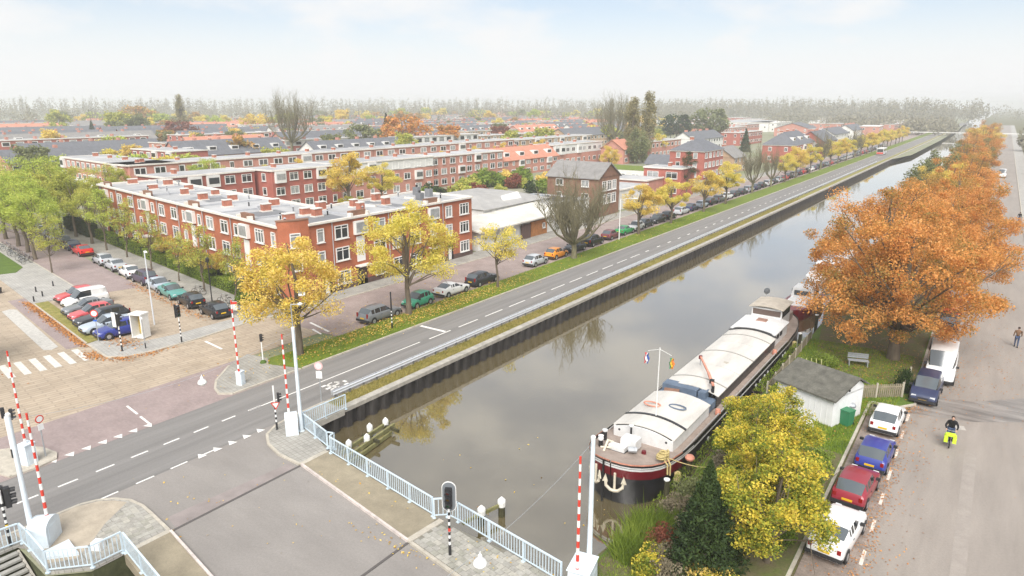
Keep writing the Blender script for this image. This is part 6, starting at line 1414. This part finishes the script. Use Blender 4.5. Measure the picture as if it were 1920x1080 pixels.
lg = MB().tube([(-1.15, 1.4, .9), (-1.2, 2.0, 1.35), (-1.0, 2.3, 1.15)], .07, 6).tube([(-1.5, 1.7, .95), (-.9, 1.9, 1.0)], .06, 6).build('anchor_gear', m_brass, bg)
def anchor(x, y, z, rz, flip):
    a = MB(); a.tube([(0, 0, .45), (0, 0, -.35)], .06, 6); a.tube([(-.42 , -.05, .1), (-.38, -.06, -.2), (-.18, -.06, -.38), (0, -.05, -.42), (.18, -.06, -.38), (.38, -.06, -.2), (.42, -.05, .1)], .075, 6)
    for s in (-1, 1): a.add([(s * .42, -.08, .38), (s * .56, -.08, .0), (s * .30, -.08, .0), (s * .42, -.02, .38), (s * .56, -.02, .0), (s * .30, -.02, .0)], [(0, 1, 2), (5, 4, 3), (0, 3, 4, 1), (1, 4, 5, 2), (2, 5, 3, 0)])
    o = a.build('anchor', m_brass, bg, (x, y, z), rz); o.scale = (1.2, 1.2, 1.2); return o
anchor(.28, .02, .1, R(14), 0); anchor(-.98, .22, .16, R(-34), 1)
MB().bar((-.42, -.02, -1.9), (-.42, .0, 1.25), .09, .08).build('stem_bar', m_hull, bg)
for y in (18.9, 20.0, 21.2, 22.1, 26.6, 27.3, 10.2, 8.6): MB().tube([(2.47, y, -.28), (2.53, y, -.28)], .16, 10).build('porthole', m_hatchw, bg)
for y in (24.5, 10.8): MB().lathe([(.16, 0), (.2, .25), (.16, .5)], (2.3, y, .35), 8).build('bollard', m_salmon, bg)
for s in (-1, 1): MB().tube([(s * 2.4, 4.5, .62), (s * 2.42, 28, .62)], .05, 6).build('gunwale_rail', mat('grey strake', (.35, .33, .31), .6), bg)
fd = MB()
for y, z in ((3.0, -.2), (29.5, -.1)): fd.lathe([(.08, .35), (.2, .25), (.22, -.2), (.08, -.32)], (2.72, y, z), 8)
fd.build('fender', m_rope, bg)
for i, (x, y, a) in enumerate(((-.9, 7.5, .5), (.6, 8.0, -.3), (.9, 17.4, -.2), (-.6, 10.4, .3))):
    if i == 3: MB().box((x - .3, y + .3, 1.3), (1.0, .6, .3), a).build('crate', m_brickd, bg)
    elif i == 2: MB().box((x - .6, y, 1.62), (.9, .3, .08), a).build('plank', mat('grey plank', (.4, .36, .3), .8), bg)
    else: MB().tube([(x + .55 * math.cos(t * .5), y + .3 * math.sin(t * .5), 1.62) for t in range(13)], .05, 5).build('rope_ring', m_well if i else m_salmon, bg)
# crane boom lying over the hatches
cr = thing('deck_crane', 'faded orange boom lying across the barge hatches', 'crane', (BX + 1.5, BY + 11.9, 0)); MB().tube([(0, 0, .8), (0, 0, 1.9)], .11, 8).build('post', m_hull, cr); MB().bar((0, 0, 1.95), (-.9, 1.6, 2.1), .16, .16).bar((-.9, 1.6, 2.1), (-2.35, 4.0, 2.25), .12, .12).build('boom', m_salmon, cr); MB().box((-.25, .45, 2.02), (.26, .3, .26)).build('winch', m_black, cr); MB().box((-2.35, 4.0, 2.2), (.2, .2, .25)).build('hook_block', m_hullred, cr); MB().tube([(-2.3, 3.9, 1.6), (-2.3, 3.9, 2.2)], .04, 6).build('prop', m_galv, cr)
# mast with two flags
fm = thing('flag_mast', 'white mast with two small flags on the barge', 'mast', (BX + .05, BY + 5.9, 0)); MB().tube([(0, 0, 1.5), (0, 0, 6.1)], [.04, .025], 8).build('mast', m_white, fm); MB().tube([(-.75, 0, 5.75), (0, 0, 6.0), (.75, 0, 5.75)], .012, 5).build('yard', m_white, fm)
def flag(x, cols):
    fl = MB()
    for i in range(3):
        for j in range(4):
            f = lambda u, v: (x + .05 * math.sin(v * 2.2 + u) + u * .09, .06 * math.sin(u * 2 + v), 5.6 - v * .17)
            fl.add([f(i, j), f(i + 1, j), f(i + 1, j + 1), f(i, j + 1)], [(0, 1, 2, 3)], i)
    fo = fl.build('flag', cols, fm); so = fo.modifiers.new('thickness', 'SOLIDIFY'); so.thickness = .008
flag(-.95, [mat('flag red', (.5, .05, .06), .8), m_white, mat('flag blue', (.05, .09, .3), .8)]); flag(.65, [mat('flag green', (.05, .22, .12), .8), mat('flag gold', (.65, .4, .04), .8), mat('flag orange', (.6, .18, .04), .8)])
# mooring rope, orange buoy and mooring posts on the bank
ro = MB(); a = Vector((-12.8, 33.0, 1.1)); b = Vector((-9.9, 34.6, .6)); ro.tube([a.lerp(b, i / 8) - Vector((0, 0, .25 * math.sin(math.pi * i / 8))) for i in range(9)], .03, 5); tag(ro.build('mooring_rope', m_rope), 'pale mooring rope from the barge bow to the bank', 'rope')
t = thing('mooring_post', 'orange topped mooring post beside the barge bow', 'post', (-11.75, 34.2, 0)); MB().tube([(0, 0, -2), (0, 0, .7)], .16, 8).build('pile', m_wood, t); MB().lathe([(.24, .7), (.28, .82), (.2, .94), (.05, .98)], n=10).build('cap', m_salmon, t)
for i, y in enumerate((30.9, 60.0, 66.5)):
    t = thing('mooring_post', ['dark timber post between the reeds and the barge', 'dark timber post beside the barge cabin', 'dark timber post at the barge stern'][i], 'post', (-11.75, y, 0)); MB().tube([(0, 0, -2), (.03, 0, 1.0)], .15, 8).build('pile', m_wood, t); MB().lathe([(.16, .98), (.17, 1.06), (.05, 1.1)], n=8).build('cap', m_white, t)
# ---- smaller boats beyond
def cruiser(label, x, y, L_, W_, hullm, topm, group='boats beyond the barge', rz=0):
    t = thing('motor_boat', label, 'boat', (x, y, WATER), rz, group); S_ = [(0, .03), (.06, .4), (.15, .7), (.3, .93), (.5, 1), (.8, .98), (1, .85)]
    rings = [[(-w * W_ / 2, u * L_, .95 + .3 * (1 - u)), (-w * W_ / 2 * .85, u * L_ + .1, 0), (0, u * L_ + .15, -.35), (w * W_ / 2 * .85, u * L_ + .1, 0), (w * W_ / 2, u * L_, .95 + .3 * (1 - u))] for u, w in S_]
    MB().loft(rings, close=True, caps=True).build('hull', hullm, t)
    MB().box((0, L_ * .36, 1.35), (W_ * .62, L_ * .3, .6), top=.9).build('fore_cabin', topm, t)
    c = MB().box((0, L_ * .62, 1.75), (W_ * .72, L_ * .28, 1.3), top=.86).build('wheelhouse', topm, t)
    for s in (-1, 1): MB().box((s * W_ * .345, L_ * .62, 1.95), (.06, L_ * .2, .5)).build('window', m_pane, c)
    MB().box((0, L_ * .483, 1.95), (W_ * .5, .06, .5)).build('window', m_pane, c); MB().box((0, L_ * .85, 1.15), (W_ * .7, L_ * .2, .3)).build('aft_deck', topm, t)
    MB().tube([(0, L_ * .6, 2.4), (0, L_ * .6, 3.6)], .03, 5).build('mast', m_white, t); return t
cruiser('white motor cruiser just beyond the barge stern', -15.0, 70.5, 10, 3.3, m_hullred, m_hatchw); cruiser('white motor cruiser with tall wheelhouse, second beyond the barge', -15.6, 84, 12, 3.6, m_hatchw, m_hatchw); cruiser('white cruiser partly hidden by orange branches', -15.2, 100, 10, 3.2, m_hatchw, m_hatchw)
for i, y in enumerate((210, 224, 240, 262, 285, 310)): cruiser('small boat moored far along the orange trees, %s of six' % ORDR[i], -16.5 + (i % 2) * .6, y, 11, 3.6, [m_hull, m_hullred, m_well][i % 3], [m_hatchw, m_hatch][i % 2], 'far moored boats')

# ---------------------------------------------------------------- shed, fence and garden
SR = math.atan2(44.57 - 46.05, -6.24 + 10.04)
sh = thing('garden_shed', 'white garden shed with dark pitched roof beside the barge', 'shed', (-10.05, 45.9, .08), SR)
sw_, sd, hh = 4.1, 3.3, 2.0
MB().box((sw_ / 2, sd / 2, hh / 2), (sw_, sd, hh)).build('wall', mat('white shed boards', (.74, .74, .73), .7, var=.08, scale=2), sh)
b = MB(); e = .25; b.loft([[(x, -e, hh - .05), (x, sd * .72, hh + .95), (x, sd + e, hh + .3), (x, sd + e, hh + .2), (x, sd * .72, hh + .83), (x, -e, hh - .17)] for x in (-e, sw_ + e)], caps=True); b.build('roof', mat('mossy roofing felt', (.125, .12, .10), .9, var=.35, scale=2, fine=.2), sh)
g_ = MB()
for x in (0, sw_): g_.add([(x, 0, hh - .1), (x, sd, hh - .1), (x, sd, hh + .22), (x, sd * .72, hh + .86)], [(0, 1, 2, 3)])
g_.build('gable', bpy.data.materials['white shed boards'], sh); MB().box((sw_ + .27, sd * .35, hh + .35), (.06, .12, .12)).build('bargeboard', m_black, sh)
bd = MB()
for i in range(1, 10): bd.box((sw_ * i / 10, -.01, hh / 2), (.025, .02, hh))
bd.build('batten', mat('white shed boards', (0, 0, 0)), sh); bpy.data.objects[bd.__class__ and 'batten']['kind'] = 'stuff'
t = thing('covered_boat', 'white tarpaulin covered heap in front of the shed', 'tarpaulin', (-8.2, 43.7, .1), SR); MB().box((0, 0, .25), (2.2, .8, .5), top=.8).build('cover', m_hatchw, t)
t = thing('wheelie_bin', 'green wheelie bin at the shed corner', 'bin', (-5.5, 45.4, .1), SR); MB().box((0, 0, .5), (.55, .6, .95), top=1.12).build('body', mat('bin green', (.03, .18, .08), .5), t); MB().box((0, 0, 1.02), (.64, .72, .08)).build('lid', mat('bin green', (0, 0, 0)), t)
for s in (-1, 1): MB().tube([(s * .2, .33, .1), (s * .28, .33, .1)], .1, 8).build('wheel', m_black, t)
t = thing('garden_grill', 'pale round garden grill beside the green bin', 'grill', (-5.45, 46.4, .1)); MB().lathe([(.05, .75), (.24, .85), (.27, 1.0), (.2, 1.12), (.05, 1.17)], n=10).build('bowl', m_galv, t)
for k in range(3): MB().tube([(0, 0, .8), (.25 * math.cos(k * 2.1), .25 * math.sin(k * 2.1), 0)], .018, 5).build('leg', m_galv, t)
m_fence = mat('weathered fence wood', (.27, .23, .16), .9, var=.3, scale=3)
def fence(label, pts, h=1.0):
    t = thing('fence', label, 'fence', (pts[0][0], pts[0][1], .09), 0, 'garden fences'); sl = MB().box((0, 0, h / 2), (.10, .02, h)).mesh('slat'); sl.materials.append(m_fence); po = MB().box((0, 0, h / 2 + .06), (.1, .1, h + .12)).mesh('post'); po.materials.append(mat('pale fence post', (.45, .41, .33), .9))
    for a, b in zip(pts[:-1], pts[1:]):
        Ln = math.dist(a, b); rz = math.atan2(b[1] - a[1], b[0] - a[0]); n = int(Ln / .14)
        for i in range(n): u = (i + .5) / n; link('slat', sl, t, (a[0] + (b[0] - a[0]) * u - pts[0][0], a[1] + (b[1] - a[1]) * u - pts[0][1], random.uniform(-.03, .03)), rz)
        m = max(1, round(Ln / 2))
        for i in range(m + 1): u = i / m; link('post', po, t, (a[0] + (b[0] - a[0]) * u - pts[0][0], a[1] + (b[1] - a[1]) * u - pts[0][1], 0), rz)
        MB().bar((a[0] - pts[0][0], a[1] - pts[0][1], h * .8), (b[0] - pts[0][0], b[1] - pts[0][1], h * .8), .05, .08).build('rail', m_fence, t)
fence('weathered slat fence across the garden behind the white hatchback', [(-6.1, 49.9), (-4.6, 51.2), (-3.1, 52.4), (-3.0, 56)])
fence('weathered fence along the water beside the barge', [(-11.1, 47.6), (-11.15, 56), (-11.2, 62)], .8)
t = thing('garden_bench', 'grey garden bench under the orange tree', 'bench', (-6.7, 57.2, .1), .3)
for k in range(4): MB().box((0, -.2 + .14 * k, .45), (1.5, .11, .04)).build('seat_slat', m_galv, t)
for k in range(3): MB().box((0, .32, .6 + .14 * k), (1.5, .04, .11)).build('back_slat', m_galv, t)
for x in (-.65, .65): MB().box((x, 0, .22), (.07, .5, .44)).build('leg', m_galv, t)
t = thing('bean_poles', 'row of pale bean canes on the shed lawn', 'canes', (-9.6, 51.0, .1), .4)
for k in range(5): MB().tube([(.35 * k, 0, 0), (.35 * k + .25, 1.6, 1.4)], .02, 5).build('cane', mat('bamboo', (.5, .48, .22), .8), t)
bush('bushfine', -10.4, 50.6, 'green garden plant beside the bean canes', .8, L_hedge, 1.0, group='shrubs on the bank of the barge')
# ---------------------------------------------------------------- cyclist, walkers, bicycles, small things
def skin(name, joints, edges, m, parent, sub=2):
    """One continuous body grown round a skeleton: joints {key: ((x, y, z), radius)}."""
    ks = list(joints); me = bpy.data.meshes.new(name); me.from_pydata([joints[k][0] for k in ks], [(ks.index(a), ks.index(b)) for a, b in edges], [])
    o = link(name, me, parent); md = o.modifiers.new('skin', 'SKIN'); md.use_smooth_shade = True
    for i, k in enumerate(ks):
        r = joints[k][1]; me.skin_vertices[0].data[i].radius = (r, r) if not hasattr(r, '__len__') else r
    me.skin_vertices[0].data[0].use_root = True; s = o.modifiers.new('sub', 'SUBSURF'); s.levels = sub; s.render_levels = sub
    me.materials.append(m); return o
m_jacket = mat('black jacket', (.012, .012, .014), .85); m_jeans = mat('blue jeans', (.05, .075, .14), .85); m_skinc = mat('skin', (.50, .30, .22), .6); m_hairc = mat('dark hair', (.03, .02, .015), .8)
m_hiviz = mat('bright yellow green bag', (.55, .75, .04), .6, var=.12, scale=8); m_shoe = mat('dark shoe', (.02, .02, .02), .7)
def wheel_mb(r, n=16):
    b = MB(); P = [(r * math.cos(6.2832 * i / n), 0, r * math.sin(6.2832 * i / n)) for i in range(n + 1)]; b.tube(P, .022, 5, caps=False)
    return b
def bicycle(t, m, basket=None):
    for x in (-.53, .53):
        w = wheel_mb(.34).build('wheel', m_tyre, t, (x, 0, .35)); sp = MB()
        for i in range(8): a = math.pi * i / 8; sp.tube([(-.33 * math.cos(a), 0, -.33 * math.sin(a)), (.33 * math.cos(a), 0, .33 * math.sin(a))], .004, 3)
        so = sp.build('spokes', m_galv, w); so['kind'] = 'stuff'
    MB().tube([(-.53, 0, .35), (-.05, 0, .33), (.36, 0, .82), (-.18, 0, .80), (-.05, 0, .33)], .022, 6).tube([(-.53, 0, .35), (-.18, 0, .80), (-.22, 0, .92)], .02, 6).build('frame', m, t)
    MB().tube([(.53, 0, .35), (.40, 0, .78), (.34, 0, 1.02)], .02, 6).build('fork', m, t); MB().tube([(.16, -.28, 1.04), (.32, -.2, 1.05), (.36, 0, 1.03), (.32, .2, 1.05), (.16, .28, 1.04)], .014, 6).build('handlebar', m_galv, t)
    MB().box((-.24, 0, .96), (.26, .15, .07), top=.7).build('saddle', m_black, t); MB().box((-.52, 0, .74), (.36, .14, .02)).build('carrier', m, t)
    MB().tube([(-.05, -.12, .30), (-.05, .12, .36)], .014, 6).build('crank', m_galv, t)
bt = thing('bicycle', 'bicycle with bright yellow green bags ridden down the damp street', 'bicycle', (.1, 46.3, .02), -UP + .05); bicycle(bt, m_black)
for s in (-1, 1): MB().box((.55, s * .22, .62), (.42, .2, .42), top=.92).build('front_bag', m_hiviz, bt)
MB().box((.55, 0, .86), (.4, .5, .1)).build('bag_flap', m_hiviz, bt)
pt = thing('person', 'cyclist in a black jacket and jeans riding with yellow green bags', 'person', (.1, 46.3, .02), -UP + .05)
J = {'pelvis': ((-.22, 0, 1.0), (.17, .14)), 'waist': ((-.16, 0, 1.18), (.17, .13)), 'chest': ((-.05, 0, 1.42), (.20, .15)), 'neck': ((.02, 0, 1.58), .07), 
     'sl': ((-.02, .19, 1.50), .085), 'el': ((.12, .32, 1.27), .06), 'hl': ((.24, .27, 1.09), .045), 'sr': ((-.02, -.19, 1.50), .085), 'er': ((.12, -.32, 1.27), .06), 'hr': ((.24, -.27, 1.09), .045)}
skin('jacket', J, [('pelvis', 'waist'), ('waist', 'chest'), ('chest', 'neck'), ('chest', 'sl'), ('sl', 'el'), ('el', 'hl'), ('chest', 'sr'), ('sr', 'er'), ('er', 'hr')], m_jacket, pt)
J = {'p': ((-.22, 0, .99), (.16, .12)), 'a': ((-.2, .11, .96), .115), 'ka': ((.16, .13, .78), .08), 'fa': ((.04, .13, .40), .055), 'b': ((-.2, -.11, .96), .115), 'kb': ((.08, -.13, .62), .08), 'fb': ((-.12, -.13, .22), .055)}
skin('trousers', J, [('p', 'a'), ('a', 'ka'), ('ka', 'fa'), ('p', 'b'), ('b', 'kb'), ('kb', 'fb')], m_jeans, pt)
for x, y, z in ((.08, .13, .34), (-.08, -.13, .17)): MB().box((x, y, z), (.27, .1, .09), top=.7).build('shoe', m_shoe, pt)
hd = MB().lathe([(.02, -.13), (.06, -.11), (.082, -.04), (.088, .03), (.075, .1), (.03, .13)], (.06, 0, 1.73), 12).build('head', m_skinc, pt, smooth=True); MB().box((.15, 0, 1.72), (.03, .025, .04)).build('nose', m_skinc, hd)
MB().lathe([(.09, .0), (.098, .05), (.085, .115), (.03, .145)], (.045, 0, 1.735), 12).build('hair', m_hairc, hd, smooth=True)
for s in (-1, 1):
    h = {'w': ((.24, s * .27, 1.09), .035), 'p': ((.29, s * .25, 1.06), .035)}; e = [('w', 'p')]
    for k in range(4): h['f%d' % k] = ((.35, s * .25 + (k - 1.5) * .02, 1.06 - .004 * k), .011); h['g%d' % k] = ((.35, s * .25 + (k - 1.5) * .02, 1.02), .010); e += [('p', 'f%d' % k), ('f%d' % k, 'g%d' % k)]
    h['t'] = ((.31, s * .215, 1.04), .011); e.append(('p', 't')); skin('hand', h, e, m_skinc, pt, 1)
def walker(x, y, label, top, rz):
    t = thing('person', label, 'person', (x, y, .02), rz, 'people on the damp street')
    J = {'pelvis': ((0, 0, .95), (.13, .16)), 'chest': ((.01, 0, 1.36), (.14, .2)), 'neck': ((.02, 0, 1.52), .06), 'sl': ((0, .2, 1.43), .075), 'el': ((-.06, .27, 1.16), .055), 'hl': ((.03, .28, .92), .04), 'sr': ((0, -.2, 1.43), .075), 'er': ((.03, -.27, 1.16), .055), 'hr': ((.12, -.27, .94), .04)}
    skin('coat', J, [('pelvis', 'chest'), ('chest', 'neck'), ('chest', 'sl'), ('sl', 'el'), ('el', 'hl'), ('chest', 'sr'), ('sr', 'er'), ('er', 'hr')], top, t, 1)
    J = {'p': ((0, 0, .93), (.12, .15)), 'a': ((0, .1, .88), .095), 'ka': ((.1, .1, .5), .07), 'fa': ((.12, .1, .1), .05), 'b': ((0, -.1, .88), .095), 'kb': ((.0, -.1, .5), .07), 'fb': ((-.16, -.1, .12), .05)}
    skin('trousers', J, [('p', 'a'), ('a', 'ka'), ('ka', 'fa'), ('p', 'b'), ('b', 'kb'), ('kb', 'fb')], m_jeans, t, 1)
    for x_, y_ in ((.17, .1), (-.11, -.1)): MB().box((x_, y_, .05), (.26, .1, .1), top=.7).build('shoe', m_shoe, t)
    h = MB().lathe([(.02, -.12), (.07, -.08), (.085, .02), (.07, .1), (.03, .125)], (.03, 0, 1.65), 10).build('head', m_skinc, t, smooth=True); MB().lathe([(.09, .0), (.095, .05), (.08, .11), (.03, .135)], (.015, 0, 1.655), 10).build('hair', m_hairc, h, smooth=True); MB().box((.115, 0, 1.64), (.03, .025, .04)).build('nose', m_skinc, h)
walker(3.6, 70, 'person in brown under the orange branches at the frame edge', mat('brown coat', (.16, .09, .05), .85), UP)
walker(4.6, 150, 'tiny dark figure far down the damp street', m_jacket, UP)
# parked bicycles in the square
for i, (t_, n_, a) in enumerate([(43.2, -13.3, .2), (44.1, -13.2, .1), (45.0, -13.3, .3), (46.2, -13.2, -.1), (49.5, -13.2, .2), (50.6, -13.3, .1), (52, -13.2, .3), (55, -13.2, 0), (57, -13.1, .2)]):
    x, y = av(t_, n_); t = thing('bicycle', 'parked bicycle at the lawn of the small square, %s from the street lamp tree' % ORDR[i], 'bicycle', (x, y, .1), AV - 1.3 + a, 'bicycles parked on the square'); bicycle(t, [m_black, m_galv, m_jeans][i % 3])
for i, (t_, n_) in enumerate([(11.5, -4.3), (6.0, -3.9), (3.2, -4.3)]):
    x, y = av(t_, n_); t = thing('bicycle', 'dark bicycle parked under the avenue trees, %s from the street corner' % ORDR[2 - i], 'bicycle', (x, y, .1), AV + .6, 'bicycles under the avenue trees'); bicycle(t, m_black)
t = thing('notice_board', 'red and white works board on the avenue pavement', 'board', (*av(2.2, -4.6), .1), .6); MB().box((0, 0, .7), (.5, .05, .9)).build('panel', m_white, t); MB().box((0, -.03, 1.0), (.5, .02, .25)).build('red_band', m_red, t)
for x in (-.2, .2): MB().tube([(x, 0, 0), (x, 0, 1.2)], .025, 5).build('leg', m_galv, t)
t = thing('lamp_post', 'tall black lamp post on the avenue pavement between the black cars', 'street lamp', (*av(6.8, -4.9), .1)); MB().tube([(0, 0, 0), (0, 0, .8), (0, 0, 4.4)], [.09, .06, .05], 8).build('mast', m_black, t); MB().lathe([(.05, 4.4), (.16, 4.55), (.2, 4.85), (.05, 5.0)], n=8).build('lantern', m_black, t)
for i, (x, y) in enumerate([(-85.0, 29.4), (-82.3, 29.0), (-86.2, 31.6), (-80.8, 27.6)]):
    t = thing('bollard', 'small dark bollard on the pale square, %s from the car park' % ORDR[[2, 1, 3, 0][i]], 'bollard', (x, y, .09), 0, 'bollards of the small square'); MB().lathe([(.08, 0), (.07, .45), (.08, .52), (.03, .6)], n=8).build('shaft', m_black, t)
t = thing('flower_tub', 'square flower tub with plants on the pale square', 'flower tub', (-88.2, 26.3, .09), .2); MB().box((0, 0, .3), (1.3, 1.3, .6), top=1.1).build('tub', m_black, t); link('plant', TREE['bushfine'][1], t, (0, 0, .4), 0, .6)
t = thing('bus', 'small red and white bus far along the canal road', 'bus', (-40.8, 330, .01), UP); MB().box((0, 0, 1.55), (10, 2.5, 2.5)).build('body', m_hatchw, t); MB().box((-5.02, 0, 1.9), (.04, 2.2, 1.2)).build('rear_window', m_glass, t); MB().box((-5.02, 0, .8), (.04, 2.4, .7)).build('rear_panel', m_red, t)
for s in (-1, 1): MB().box((0, s * 1.26, 1.95), (9, .04, .9)).build('side_window', m_glass, t)
for x in (-3, 3):
    for s in (-1, 1): MB().tube([(x, s * 1.0, .48), (x, s * 1.27, .48)], .48, 12).build('wheel', m_tyre, t)
# ---------------------------------------------------------------- air
hz = MB().box((-600, 2000, 17.5), (9400, 6400, 39)); hm = bpy.data.materials.new('pale haze'); hm.use_nodes = True; ht = hm.node_tree; ht.nodes.remove(ht.nodes['Principled BSDF']); pv_ = ht.nodes.new('ShaderNodeVolumePrincipled')
pv_.inputs['Color'].default_value = (.97, .985, 1, 1); pv_.inputs['Density'].default_value = .00053; pv_.inputs['Anisotropy'].default_value = .2; ht.links.new(pv_.outputs[0], ht.nodes['Material Output'].inputs['Volume'])
tag(hz.build('haze', hm), 'pale autumn mist over the whole town', None, None, 'stuff')
